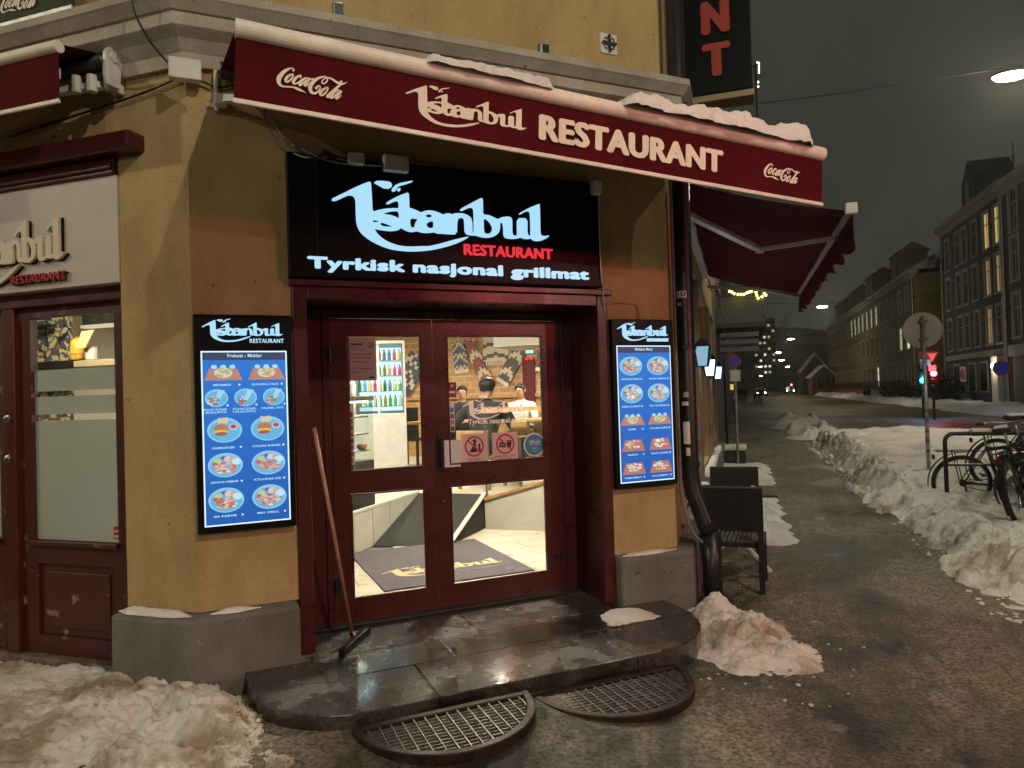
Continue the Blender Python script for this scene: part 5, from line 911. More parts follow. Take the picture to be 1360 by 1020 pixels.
# ------------------------------------------------------------------ side wall fittings
for i, (a, b, c, d) in enumerate(ops):
    f = MB(); f.box(a, a+.07, c, d, -.2, -.1); f.box(b-.07, b, c, d, -.2, -.1); f.box(a+.07, b-.07, d-.07, d, -.2, -.1); f.box(a+.07, b-.07, c, c+.07, -.2, -.1); f.box(a+.07, b-.07, 1.15, 1.21, -.19, -.11)
    o = f.build('window', mat('window_brown', (.16, .07, .045), .5) if i == 0 else bld.children[-2].data.materials[0] if False else M['redworn'], bld, FC(), bev=.006)
    g = MB(); g.box(a+.06, b-.06, c+.06, d-.06, -.155, -.148); g.build('pane', M['glassdark'], o, FC())
    s = MB(); s.box(a-.06, a, c-.05, d+.06, 0, .05); s.box(b, b+.06, c-.05, d+.06, 0, .05); s.box(a, b, d, d+.06, 0, .05); s.build('surround', mat('pink_trim', (.24, .155, .12), .7, var=.1), o, FC(), bev=.006)
M['lanternglow'] = glow('lantern_glow', (.55, .82, 1), 9)
for i, (y, z, la) in enumerate([(7.02, 2.0, 'black wall lantern nearest the downpipe'), (8.65, 1.93, 'bright black wall lantern, middle of three on the side wall'), (11.7, 1.93, 'black wall lantern farthest along the side wall')]):
    t = thing('wall_lantern', la, 'lantern', FC(y, z, 0) @ Matrix.Diagonal((.85, .85, 1.15, 1)), 'lanterns on the side wall'); q = MB(); q.box(-.03, .03, -.06, .1, 0, .02); q.bar((0, .05, .02), (0, .12, .14), .02, .02); q.build('wall_plate', M['blackmetal'], t)
    q = MB(); q.add([(-.075, .10, .065), (.075, .10, .065), (.075, .10, .215), (-.075, .10, .215), (-.02, .19, .12), (.02, .19, .12), (.02, .19, .16), (-.02, .19, .16)], [(0, 1, 5, 4), (1, 2, 6, 5), (2, 3, 7, 6), (3, 0, 4, 7), (4, 5, 6, 7), (3, 2, 1, 0)]); q.build('cap', M['blackmetal'], t)
    q = MB(); 
    for sx in (-1, 1):
        for sz in (-1, 1): q.bar((sx*.045, -.12, .14+sz*.045), (sx*.065, .10, .14+sz*.065), .02, .02)
    q.box(-.05, .05, -.135, -.12, .09, .19); q.box(-.015, .015, -.17, -.135, .125, .155); q.build('cage', M['blackmetal'], t)
    q = MB(); q.add([(-.042, -.118, .098), (.042, -.118, .098), (.042, -.118, .182), (-.042, -.118, .182), (-.058, .098, .082), (.058, .098, .082), (.058, .098, .198), (-.058, .098, .198)], [(0, 1, 5, 4), (1, 2, 6, 5), (2, 3, 7, 6), (3, 0, 4, 7), (4, 5, 6, 7), (3, 2, 1, 0)]); q.build('lamp_glass', glow('lantern_glow_%d' % i, (.4, .72, 1), [.6, 5, 4][i]), t)
    L = bpy.data.lights.new('lantern_light', 'POINT'); L.energy = [1.5, 4, 3][i]; L.color = (.7, .88, 1); L.shadow_soft_size = .08; o = bpy.data.objects.new('lantern_light', L); COL.objects.link(o); o.parent = t; o.location = (0, 0, .32)
dp = thing('downpipe', 'thick black downpipe at the corner beside the right menu board', 'downpipe', G(XC+.02, 5.56, 0))
X0, Y0 = pY(909, 400, 5.56).x, 5.56
mb = MB(); mb.tube([(X0, Y0, 11), (X0, Y0, 1.02), (X0+.02, Y0-.0, .88), (X0+.1, Y0-.02, .66), (X0+.13, Y0-.02, .58)], .068, 14); mb.build('pipe', M['blackmetal'], dp, I4, smooth=True)
mb = MB(); mb.tube([(X0+.14, Y0, .60), (X0+.14, Y0, .0)], .072, 14); mb.build('foot_pipe', M['blackmetal'], dp, I4, smooth=True)
for z in (3.4, 2.0, 1.1): mb = MB(); mb.lathe([(.078, -.02), (.078, .02)], 14, (X0, Y0, z)); mb.build('clamp', M['blackmetal'], dp, I4)
cable([(X0-.07, Y0-.075, 3.6), (X0-.07, Y0-.075, 1.2), (X0-.055, Y0-.09, .85), (X0+.0, Y0-.1, .62), (X0+.08, Y0-.11, .52)], .012, 'thin yellowish conduit beside the black downpipe', None, 'plinth')
def psticker(px, py, w_, h_, m, label, txt=None):
    p = pY(px, py, Y0-.066); t = thing('pipe_sticker', label, 'sticker', FY(p.x, Y0-.066, p.z)); q = MB(); n = 5
    vs = []
    for i in range(n+1): a = -w_/2+w_*i/n; zz = math.sqrt(max(0, .0705**2-min(.0700, abs(a+p.x-X0))**2))-.0675+.001; vs += [(a, -h_/2, zz), (a, h_/2, zz)]
    q.add(vs, [(2*i, 2*i+2, 2*i+3, 2*i+1) for i in range(n)]); q.build('sheet', m, t)
    if txt: text('lettering', txt, M['ink'], t, FY(p.x-.026, Y0-.0725, p.z-.016) , w=.055, h=.034, bold=.05, depth=.0008)
psticker(905, 391, .075, .052, M['white'], 'white number sticker high on the black downpipe', '1U'); psticker(902, 404, .03, .025, mat('peeling', (.4, .28, .22), .8), 'torn pinkish sticker scrap below the number sticker')
psticker(911, 524, .04, .04, mat('grey_sticker', (.3, .28, .35), .7), 'grey square sticker on the downpipe'); psticker(910, 536, .05, .03, M['white'], 'white lettered sticker on the downpipe', None); psticker(912, 575, .05, .17, M['white'], 'long white torn sticker on the downpipe'); psticker(914, 600, .03, .06, M['white'], 'ragged white sticker lowest on the downpipe')
# ------------------------------------------------------------------ terrace chairs and table
M['wicker'] = mat('dark_wicker', (.007, .0065, .006), .55, var=.5, scale=60, bump=.8, bscale=130)
def wicker_chair(label, M_):
    t = thing('wicker_chair', label, 'chair', M_, 'wicker terrace chairs')
    q = MB(); q.box(-.235, .235, -.03, .02, .50, .86); q.build('backrest', M['wicker'], t, bev=.012)
    for k in range(18): q = MB(); z = .51+k*.0197; q.tube([(-.236, -.026, z), (.236, -.026, z)], .0115, 6); q.build('weave_band', M['wicker'], t)
    for s in (-1, 1):
        q = MB(); q.box(s*.212-.022, s*.212+.022, -.028, .018, 0, .52); q.build('leg', M['wicker'], t, bev=.006); q = MB(); q.box(s*.212-.022, s*.212+.022, .40, .445, 0, .42); q.build('leg', M['wicker'], t, bev=.006)
    q = MB(); q.box(-.235, .235, .018, .46, .36, .405); q.build('seat_frame', M['wicker'], t, bev=.008)
    for k in range(12): q = MB(); x = -.2+k*.036; q.box(x, x+.028, .03, .45, .405, .418); q.build('seat_strip', mat('grey_wicker', (.12, .11, .10), .6) if k == 0 else q0, t); q0 = t.children[-1].data.materials[0] if k == 0 and False else bpy.data.materials['grey_wicker']
    return t
wicker_chair('dark wicker chair with its back to the camera beside the downpipe', G(-.10, 6.03, .005, R(-4)))
wicker_chair('dark wicker chair behind the terrace table facing the camera', G(-.10, 7.50, .01, R(180)))
tb = thing('terrace_table', 'small dark terrace table with pale crossed legs between the wicker chairs', 'table', G(-.1, 6.75, 0))
mb = MB(); mb.box(-.47, .27, 6.46, 7.12, .715, .735); mb.build('table_top', mat('dark_laminate', (.03, .03, .03), .25), tb, I4, bev=.006)
for s in (-1, 1): mb = MB(); mb.bar((-.10+s*.30, 6.66, .02), (-.10-s*.05, 6.75, .40), .04, .03); mb.bar((-.10-s*.05, 6.75, .40), (-.10-s*.2, 6.85, .70), .03, .03); mb.build('leg', M['white'], tb, I4, bev=.004)
mb = MB(); mb.tube([(-.1, 6.79, .35), (-.1, 6.79, .715)], .025, 10); mb.build('column', M['white'], tb, I4)
mb = MB(); mb.lathe([(.028, 0), (.03, .02), (.03, .06), (.02, .075)], 14, (.07, 6.5, .736)); tag(mb.build('tealight_glass', M['steel']), 'small shiny tealight glass on the terrace table', 'glass')
# ------------------------------------------------------------------ street lamps on span wires
M['lampglow'] = glow('street_lamp_glow', (1, .88, .6), 120)
def street_lamp(x, y, z, label, power, s=1., src=None):
    t = thing('street_lamp', label, 'street lamp', G(x, y, z), 'street lamps hung on span wires')
    q = MB(); q.lathe([(.05, .16), (.16, .12), (.30, .05), (.33, .0)], 20, sx=1.2, sy=.7); q.build('housing', M['galv'], t, smooth=True)
    q = MB(); q.lathe([(.31, .0), (.27, -.06), (.14, -.10), (.02, -.11)], 20, sx=1.2, sy=.7); q.build('diffuser', M['lampglow'], t, smooth=True)
    if power:
        L = bpy.data.lights.new('street_light', 'POINT'); L.energy = power*1.35; L.color = (1, .885, .69); L.shadow_soft_size = .10; o = bpy.data.objects.new('street_light', L); COL.objects.link(o); o.parent = t; o.location = (0, 0, -.25)
    return t
street_lamp(6, 18.4, 8.5, 'glowing street lamp on a wire high at the right edge', 620)
street_lamp(6, 57.2, 7.55, 'glowing street lamp over the road beside the awning corner', 350)
p = pX(1050, 450, 6); street_lamp(p.x, p.y, p.z, 'glowing street lamp, second down the street', 350)
for (a, b, la) in (((1034, 468), 6, 'third glowing street lamp down the street over the dark hill'), ((1038, 478), 6, 'small faint street lamp below the third one'), ((1046, 487), 9, 'small street lamp on a mast near the red signal'), ((1010, 487), -.5, 'faint street lamp at the left end of the street'), ((1010, 499), -.5, 'faintest street lamp low at the left end of the street')):
    p = pX(a[0], a[1], b) if b > 0 else pY(a[0], a[1], 190); street_lamp(p.x, p.y, p.z, la, 0)
street_lamp(4.9, -1.55, 8.5, 'street lamp over the crossing behind the photographer', 1000)
street_lamp(-11.6, -5.2, 8.5, 'street lamp over the side street left of the photographer', 950)
street_lamp(5, -21.5, 8.5, 'unseen fill lamp added farther down the street behind the photographer', 1500)  # this lamp and the next three are added out of view as fill light
street_lamp(26.5, -5, 8.5, 'unseen fill lamp added over the side street right of the photographer', 1500)
street_lamp(-33, -5.2, 8.5, 'unseen fill lamp added farther left along the side street', 1300)
street_lamp(5, -41, 8.5, 'unseen fill lamp added farthest down the street behind the photographer', 1500)
def wire(a, b, sag, label, r=.012):
    a, b = Vector(a), Vector(b); q = MB(); q.tube([a.lerp(b, i/24)-_z*sag*4*(i/24)*(1-i/24) for i in range(25)], r, 5); return tag(q.build('span_wire', M['blackmetal']), label, 'wire')
wire((XC, 16.2, 7.9), (6, 18.4, 8.68), .05, 'thin span wire from the restaurant side to the nearest lamp'); wire((6, 18.4, 8.68), (14, 20, 9.3), .1, 'thin span wire from the nearest lamp to the far houses')
wire((XC, 56, 8.2), (14, 58.5, 8.1), .35, 'span wire of the lamp beside the awning corner', .02); wire((-.5, 92, 8), (14, 92, 8), .3, 'span wire of the second lamp down the street', .02)
# ------------------------------------------------------------------ houses across the street
def house(name, label, X, ya, yb, zt, wallm, rows, cols, ww, wh, z0s, lit, depth=12, trim=None, band=None, dark=None):
    t = thing(name, label, 'building', FR(X, yb, 0)); W_ = yb-ya; Fm = FR(X, yb, 0)        # local x runs toward the camera
    ops_ = []; 
    for r in range(rows):
        for c in cols: ops_.append((c-ww/2, c+ww/2, z0s[r], z0s[r]+wh))
    q = MB(); facade(q, 0, W_, -.1, zt, .35, ops_); q.build('wall', wallm, t, Fm)
    q = MB(); q.box(0, W_, -.1, zt, -depth, -.36); q.build('side_wall', wallm, t, Fm)
    q = MB(); q.box(-.1, W_+.1, zt, zt+.35, -.3, .45); q.box(-.05, W_+.05, zt-.3, zt, .0, .2); q.build('cornice', trim or M['cornice'], t, Fm)
    q = MB(); q.add([(-.1, zt+.35, .4), (W_+.1, zt+.35, .4), (W_+.1, zt+3.2, -4.5), (-.1, zt+3.2, -4.5), (-.1, zt+3.2, -7), (W_+.1, zt+3.2, -7), (W_+.1, zt, -depth), (-.1, zt, -depth)], [(0, 1, 2, 3), (3, 2, 5, 4), (4, 5, 6, 7), (0, 3, 4, 7), (1, 6, 5, 2)]); q.build('roof', M['roofsnow'], t, Fm)
    if band: q = MB(); q.box(0, W_, band[0], band[1], .0, .1); q.build('string_course', trim or M['cornice'], t, Fm)
    n = 0; gm = None
    for r in range(rows):
        for ci, c in enumerate(cols):
            a, b, zz, zt_ = c-ww/2, c+ww/2, z0s[r], z0s[r]+wh; f = MB(); e = .07
            f.box(a, a+e, zz, zt_, -.09, -.02); f.box(b-e, b, zz, zt_, -.09, -.02); f.box(a+e, b-e, zt_-e, zt_, -.09, -.02); f.box(a+e, b-e, zz, zz+e, -.09, -.02); f.box(c-.03, c+.03, zz+e, zt_-e, -.085, -.025); f.box(a+e, b-e, zz+wh*.66, zz+wh*.66+.06, -.08, -.022); f.box(a-.1, b+.1, zz-.1, zz, -.1, .1)
            f.box(a-.12, a, zz, zt_+.12, .0, .05); f.box(b, b+.12, zz, zt_+.12, .0, .05); f.box(a, b, zt_, zt_+.12, .0, .06)
            o = f.build('window', trim or M['cornice'], t, Fm); g = MB(); g.box(a, b, zz, zt_, -.06, -.05); k = lit.get((r, ci))
            g.build('pane', M[k] if k else M['panedark'], o, Fm)
    for xx in (.15, W_-.15): q = MB(); q.tube([(xx, 0, .12), (xx, zt, .12)], .06, 8); q.build('downpipe', M['galv'], t, Fm)
    return t
M['roofsnow'] = mat('snowy_roof', (.05, .045, .04), .8, col2=(.38, .36, .33), scale=.8, lo=.42, hi=.56)
M['panedark'] = mat('dark_pane', (.012, .013, .012), .12, spec=.8); M['litwarm'] = glow('lit_window_warm', (1, .68, .22), .55); M['litgreen'] = glow('lit_window_pale', (.8, 1, .62), .42); M['litwhite'] = glow('lit_window_white', (1, .93, .75), .9)
M['litdim'] = glow('curtained_window', (1, .72, .3), .22)
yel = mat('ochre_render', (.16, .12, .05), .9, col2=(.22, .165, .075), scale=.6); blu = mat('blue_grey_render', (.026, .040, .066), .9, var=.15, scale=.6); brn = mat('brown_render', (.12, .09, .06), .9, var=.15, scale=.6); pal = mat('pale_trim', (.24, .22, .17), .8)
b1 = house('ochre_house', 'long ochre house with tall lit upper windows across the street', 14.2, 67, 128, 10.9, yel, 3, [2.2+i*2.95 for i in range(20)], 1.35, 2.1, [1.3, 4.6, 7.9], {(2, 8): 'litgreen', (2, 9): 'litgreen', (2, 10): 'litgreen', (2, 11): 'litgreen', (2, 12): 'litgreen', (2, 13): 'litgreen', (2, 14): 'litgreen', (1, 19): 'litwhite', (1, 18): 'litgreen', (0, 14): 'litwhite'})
for i in range(4):
    q = MB(); y = 6+i*14.5; q.box(y, y+4.2, 11.3, 14.0, -2.8, -.4); q.add([(y-.2, 14.0, -.2), (y+4.4, 14, -.2), (y+4.4, 14.9, -1.6), (y-.2, 14.9, -1.6), (y-.2, 14, -3), (y+4.4, 14, -3)], [(0, 1, 2, 3), (3, 2, 5, 4), (0, 3, 4), (1, 5, 2)]); d_ = q.build('dormer', yel, b1, FR(14.2, 128, 0)); q = MB(); q.box(y+1.2, y+3, 11.9, 13.5, -.42, -.36); q.build('dormer_pane', M['panedark'], d_, FR(14.2, 128, 0))
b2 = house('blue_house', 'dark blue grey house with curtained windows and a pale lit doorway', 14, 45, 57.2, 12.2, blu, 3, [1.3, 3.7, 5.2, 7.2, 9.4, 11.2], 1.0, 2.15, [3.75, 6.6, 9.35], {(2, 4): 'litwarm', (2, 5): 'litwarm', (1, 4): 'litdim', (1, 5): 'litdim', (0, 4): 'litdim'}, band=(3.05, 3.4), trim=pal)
FM2 = FR(14, 57.2, 0)
for i, c in enumerate((2.6, 5.9, 8.1)):
    q = MB(); q.box(c-.75, c+.75, .9, 2.8, .0, .06); o = q.build('shop_window', pal, b2, FM2); q = MB(); q.box(c-.62, c+.62, 1.0, 2.68, .061, .07); q.build('pane', M['panedark'], o, FM2)
q = MB(); q.box(10.5, 11.5, .1, 3.0, .0, .35); q.build('pale_pillar', mat('pale_stone', (.5, .47, .38), .8), b2, FM2, bev=.02)
q = MB(); q.prism([(4.3, 12.55), (6.9, 12.55), (6.9, 14.4), (5.6, 15.7), (4.3, 14.4)], -2.5, -.2); o = q.build('gable_dormer', blu, b2, FM2); q = MB(); q.box(5.1, 6.1, 12.9, 14.4, -.199, -.15); q.build('dormer_pane', M['panedark'], o, FM2)
wl = thing('doorway_lamp', 'bright bulkhead lamp on the pale pillar of the blue house', 'lamp', FR(13.6, 46.1, 2.45)); q = MB(); q.lathe([(.02, 0), (.14, .03), (.12, .10), (.02, .13)], 14); q.build('lamp_globe', glow('bulkhead_glow', (1, .95, .8), 14), wl); L = bpy.data.lights.new('door_light', 'POINT'); L.energy = 40; L.color = (1, .93, .8); L.shadow_soft_size = .1; o = bpy.data.objects.new('door_light', L); COL.objects.link(o); o.parent = wl; o.location = (0, -.05, .3)
b3 = house('brown_house', 'tall brown stone house at the right edge with one lit window', 14, 24, 45, 12.0, brn, 3, [1.5+i*2.6 for i in range(8)], 1.1, 2.3, [3.9, 6.9, 9.5], {(2, 0): None, (2, 1): 'litwarm'}, band=(2.9, 3.5))
q = MB(); q.lathe([(.5, 12.3), (.5, 13.2), (.25, 14), (.08, 15.2), (.03, 17.2)], 10, (.2, 0, -.4), 'z'); sp = MB(); sp.tube([(0, 12.2, -.6), (0, 12.7, -.6), (0, 13.1, -.6), (0, 14.7, -.6)], [.3, .22, .07, .02], 8); sp.lathe([(.02, -.1), (.1, 0), (.02, .1)], 8, (0, 13.9, -.6)); sp.build('spire', M['blackmetal'], b3, FR(14, 45, 0))
# low fence and shrubs before the ochre house
fe = thing('iron_fence', 'dark iron fence in front of the ochre house', 'fence', FR(13.6, 128, 0)); q = MB(); q.box(0, 60, .1, 1.0, -.05, .05); q.build('low_wall', M['blackmetal'], fe, FR(13.6, 128, 0))
bar = MB(); bar.box(-.03, .03, 1.0, 1.9, -.03, .03); bme = bar.mesh('paling', M['blackmetal'])
for i in range(120): link('paling', bme, fe, FR(13.6, 128-i*.5-.2, 0))
q = MB(); q.box(0, 60, 1.75, 1.82, -.02, .02); q.build('rail', M['blackmetal'], fe, FR(13.6, 128, 0))
M['leaf'] = mat('dark_evergreen', (.010, .013, .006), .9, var=.5, scale=8)
def bush(x, y, w_, h_, label, cat='bush', seed=1):
    t = thing('evergreen_bush', label, cat, G(x, y, 0)); rs = np.random.RandomState(seed); q = MB()
    for k in range(420):
        a, e, r_ = rs.rand()*6.283, math.acos(2*rs.rand()-1), (.45+.55*rs.rand()**.5)*(.8+.35*math.sin(rs.rand()*9)); c = Vector((w_*r_*math.sin(e)*math.cos(a), w_*r_*math.sin(e)*math.sin(a), h_*.55+h_*.5*r_*math.cos(e))); d1 = Vector(rs.randn(3)).normalized()*.16; d2 = Vector(rs.randn(3)).normalized()*.09; q.add([c-d1, c+d2, c+d1, c-d2], [(0, 1, 2, 3)])
    q.build('foliage', M['leaf'], t); q = MB(); q.tube([(0, 0, 0), (0, 0, h_*.6)], .06, 6); q.build('stem', M['blackmetal'], t)
bush(12.7, 52, .9, 1.9, 'dark evergreen bush beside the blue house wall', seed=4); bush(13, 63.5, 1.6, 1.7, 'dark evergreen bush in the gap before the ochre house', seed=5); bush(13.1, 70, 1.6, 1.6, 'dark evergreen bush at the near end of the iron fence', seed=6)
bn_ = thing('litter_bin', 'dark litter bin standing in the snow by the fence', 'bin', G(12.6, 82, .1)); q = MB(); q.lathe([(.3, 0), (.36, .1), (.38, 1.2), (.30, 1.35), (.1, 1.4)], 14); q.build('drum', M['blackmetal'], bn_)
q = MB(); q.lathe([(.39, 1.0), (.40, 1.08)], 14); q.build('band', M['galv'], bn_)
# little snowy-roofed house farther on, distant hill, wood and tower block
def cottage(px0, px1, Y, zw, zr, label):
    a, b = pY(px0, 515, Y).x, pY(px1, 515, Y).x; t = thing('cottage', label, 'house', G((a+b)/2, Y, 0)); q = MB(); q.box(a, b, Y, Y+9, 0, zw); q.add([(a, Y, zw), (b, Y, zw), ((a+b)/2, Y, zr)], [(0, 1, 2)]); q.build('wall', mat('pale_render', (.10, .09, .06), .9), t, I4)
    q = MB(); m_ = (a+b)/2; q.add([(a-.3, Y-.4, zw-.15), (m_, Y-.4, zr+.1), (m_, Y+9, zr+.1), (a-.3, Y+9, zw-.15), (b+.3, Y-.4, zw-.15), (b+.3, Y+9, zw-.15), (a-.3, Y-.4, zw-.4), (m_, Y-.4, zr-.15), (b+.3, Y-.4, zw-.4)], [(0, 1, 2, 3), (1, 4, 5, 2), (0, 6, 7, 1), (1, 7, 8, 4)]); q.build('roof', M['snowgrey'], t, I4)
    for k in range(3): x = a+(b-a)*(.2+.3*k); q = MB(); q.box(x-.5, x+.5, Y-.06, Y, 1.2, 2.7); o = q.build('window', M['panedark'], t, I4); q = MB(); q.box(x-.05, x+.05, Y-.1, Y-.061, 1.2, 2.7); q.build('frame', pal, o, I4)
cottage(1066, 1102, 135, 4.2, 7.2, 'small house with snow-covered gable roof beyond the ochre house'); cottage(1078, 1112, 122, 3.0, 4.8, 'low shed with snowy roof beside the fence end')
def z_hill(X, Y): return -1+34*np.exp(-((X-40)/70)**2-((Y-470)/110)**2)+26*np.exp(-((X+30)/50)**2-((Y-500)/100)**2)+3*(fbm(X*.02, Y*.02, 4, 3)-.5)
tag(field('hill', np.arange(-140, 200, 6.), np.arange(300, 700, 8.), z_hill, mat('dark_hill', (.03, .028, .02), .95, col2=(.10, .1, .09), scale=.05)), None, kind='structure')
rs = np.random.RandomState(5); q = MB()
for k in range(5200):
    i = rs.randint(130); tx = -60+150*((i*.618) % 1); ty = 340+130*((i*.414) % 1); gz_ = float(z_hill(np.array([tx]), np.array([ty]))[0]); h_ = 7+5*((i*.7) % 1); f = rs.rand(); c = Vector((tx+rs.randn()*1.7*(1.1-f), ty+rs.randn()*1.7, gz_+h_*(.15+.85*f))); d1 = Vector(rs.randn(3)).normalized()*.8; d2 = Vector(rs.randn(3)).normalized()*.12; q.add([c-d1, c+d2, c+d1, c-d2], [(0, 1, 2, 3)])
tag(q.build('bare_wood', mat('bare_branches', (.05, .045, .035), .95)), 'bare wood on the dark hill at the end of the street', None, None, 'stuff')
p0, p1 = pY(1000, 425, 330), pY(1029, 425, 330); tw = thing('tower_block', 'tall dark tower block with scattered lit windows at the street end', 'building', G((p0.x+p1.x)/2, 330, 0)); q = MB(); q.box(p0.x, p1.x, 330, 345, 0, p0.z); q.build('wall', mat('tower_concrete', (.07, .07, .055), .9), tw, I4)
q = MB(); q.box(p0.x-.3, p1.x+.3, 329.7, 345.3, p0.z, p0.z+.6); q.build('parapet', M['cornice'], tw, I4)
rnd = random.Random(9); n = 0
for r in range(9):
    for c in range(5):
        x = p0.x+(p1.x-p0.x)*(c+.5)/5; z = p0.z-3.2-r*2.6; q = MB(); q.box(x-.5, x+.5, 329.85, 329.98, z, z+1.0); q.build('window', M[rnd.choice(['litwhite', 'litwarm', 'litgreen'])] if rnd.random() < .42 else M['panedark'], tw, I4)
# ------------------------------------------------------------------ left row beyond the restaurant
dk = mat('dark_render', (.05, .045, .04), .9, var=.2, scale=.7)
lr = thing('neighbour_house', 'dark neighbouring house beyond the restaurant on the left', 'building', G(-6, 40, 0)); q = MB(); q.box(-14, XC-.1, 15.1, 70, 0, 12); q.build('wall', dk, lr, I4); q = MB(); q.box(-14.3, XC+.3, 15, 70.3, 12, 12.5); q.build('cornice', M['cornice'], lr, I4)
for i in range(14): q = MB(); y = 17+i*3.7; q.box(XC-.1, XC-.05, y, y+1.4, 4.6, 6.8); o = q.build('window', M['panedark'], lr, I4); q = MB(); q.box(XC-.05, XC+.0, y-.1, y+1.5, 4.45, 4.6); q.build('sill', M['cornice'], o, I4)
bc = thing('roof_terrace', 'balcony with perforated parapet and strings of yellow lights beyond the restaurant', 'balcony', G(0, 20, 3.4)); q = MB(); q.box(XC-.1, .68, 20, 24, 3.30, 3.44); q.build('deck', dk, bc, I4)
q = MB(); facade(q, -.55, .66, 3.44, 4.10, .03, [(-.5+i*.085, -.5+i*.085+.03, 3.52+j*.085, 3.55+j*.085) for i in range(14) for j in range(7)]); q.build('parapet', mat('parapet_sheet', (.06, .062, .058), .5, .4), bc, FY(0, 20, 0)); q = MB(); q.box(.66, .68, 20, 24, 3.44, 4.10); q.box(-.58, .70, 19.98, 20.03, 4.10, 4.14); q.build('rail', M['blackmetal'], bc, I4)
for z in (3.05, 2.85, 2.65): q = MB(); q.box(XC, .5, 20.0, 20.5, z, z+.12); q.build('slat', mat('shutter_slat', (.03, .024, .024), .35), bc, I4)
q = MB(); q.tube([(.62, 20.2, 0), (.62, 20.2, 3.3)], .035, 8) if False else q.tube([(XC+.1, 20.1, 0), (XC+.1, 20.1, 3.3)], .04, 8); q.build('post', M['blackmetal'], bc, I4)
M['fairy'] = glow('fairy_light', (1, .72, .12), 9); fl_ = thing('string_light', 'string of warm yellow lights along the balcony parapet', 'string light', G(0, 19.9, 4.2)); pts = [(969, 387), (972, 388), (975, 390), (980, 391), (984, 391), (988, 391), (992, 389), (995, 388), (998, 387), (1001, 384), (1003, 383), (1004, 388), (1005, 392), (1007, 396), (1012, 394), (1015, 390), (1017, 392)]
W_ = [pY(a, b, 19.93) for a, b in pts]; q = MB(); q.tube(W_, .008, 5); q.build('wire', M['ink'], fl_, I4)
for p in W_: q = MB(); q.lathe([(.005, -.035), (.03, -.015), (.03, .015), (.005, .035)], 8, p); q.build('bulb', M['fairy'], fl_, I4)
L = bpy.data.lights.new('string_glow', 'POINT'); L.energy = 4; L.color = (1, .65, .15); L.shadow_soft_size = .3; o = bpy.data.objects.new('string_glow', L); COL.objects.link(o); o.parent = fl_; o.location = (0, -.2, .0)
p = pY(1006, 83, 21); M['fairyw'] = glow('fairy_white', (1, .9, .6), 7); ml = thing('light_bracket', 'dark bracket frame with white light string behind the blade sign', 'bracket', G(p.x, 21, p.z-2.2)); q = MB(); q.bar((p.x-.06, 21, p.z-2.2), (p.x-.06, 21, p.z), .06, .06); q.bar((p.x-.06, 21, p.z-.1), (XC-.1, 21, p.z-.1), .05, .05); q.bar((p.x-.06, 21, p.z-2.1), (XC-.1, 21, p.z-2.1), .05, .05); q.build('frame', M['blackmetal'], ml, I4)
for i, (a, b) in enumerate(((1006, 83), (1008, 84), (1008, 88), (1008, 92), (1008, 96), (1007, 109), (1007, 115))): c = pY(a, b, 20.95); q = MB(); q.lathe([(.005, -.03), (.025, 0), (.005, .03)], 8, c); q.build('bulb', M['fairyw'], ml, I4)
# ------------------------------------------------------------------ signs and signals
M['signblue'] = mat('sign_blue', (.02, .04, .30), .4, emit=(.02, .03, .3), es=.12); M['signred'] = mat('sign_red_face', (.45, .02, .03), .4)
def round_sign(c, r_, n_, label, cross=True, pole_to=0., facing=None):
    Mt = facing or FY(c.x, c.y, c.z); t = thing('no_parking_sign', label, 'road sign', FY(c.x, c.y, pole_to) if facing is None else facing); q = MB(); q.disc(0, 0, 0, r_, r_, 28, .012); q.build('rim', M['signred'], t, Mt); q = MB(); q.disc(0, 0, .0125, r_*.8, r_*.8, 28, .004); q.build('face', M['signblue'], t, Mt); q = MB()
    for s in ((1, -1) if cross else (1,)): q.bar((-r_*.55, -r_*.55*s, .018+.002*s), (r_*.55, r_*.55*s, .018+.002*s), .004, r_*.16)
    q.build('bar', M['signred'], t, Mt); q = MB(); q.tube([(0, -c.z+pole_to, -.03), (0, r_, -.03)], .028, 10); q.build('pole', M['galv'], t, Mt); return t
c = pY(975.5, 480, 15.5); ns_ = round_sign(c, .135, 0, 'round blue no-stopping sign with red cross on the left pavement'); q = MB(); q.box(-.10, .11, -.42, -.18, 0, .012); q.build('plate', M['white'], ns_, FY(c.x, c.y, c.z)); 
q = MB(); c2 = pY(972, 514, 15.6); q.box(c2.x-.035, c2.x+.035, 15.6, 15.64, c2.z-.06, c2.z+.06); tag(q.build('small_yellow_sign', glow('yellow_lit_sign', (1, .75, .12), .7)), 'small lit yellow sign below the no-stopping sign', 'sign')
c = pX(1330, 489, 12.2); round_sign(c, .38, 0, 'round no-parking sign with red rim before the blue house', False)
q = MB(); Mt = FR(13.98, pX(1280, 497, 13.98).y, pX(1280, 497, 13.98).z); t = thing('wall_sign', 'square white prohibition sign on the blue house wall', 'sign', Mt); q.box(-.55, .55, -.5, .5, .0, .06); q.build('plate', M['white'], t, Mt); q = MB(); q.tube([(.32*math.cos(a), .32*math.sin(a), .07) for a in np.linspace(0, 6.283, 20)[:-1]], .045, 6, True); q.bar((-.22, .22, .07), (.22, -.22, .07), .05, .06); q.build('ring', M['signred'], t, Mt)
base = gz(1233, 612, .42); ps = thing('round_sign_pole', 'grey pole with round sign seen from behind, standing in the snow bank', 'road sign', G(base.x, base.y, 0)); top = pY(1229, 420, base.y)
q = MB(); q.tube([(base.x, base.y, -.05), (base.x, base.y, top.z)], .03, 12); q.build('pole', M['galv'], ps, I4, smooth=True)
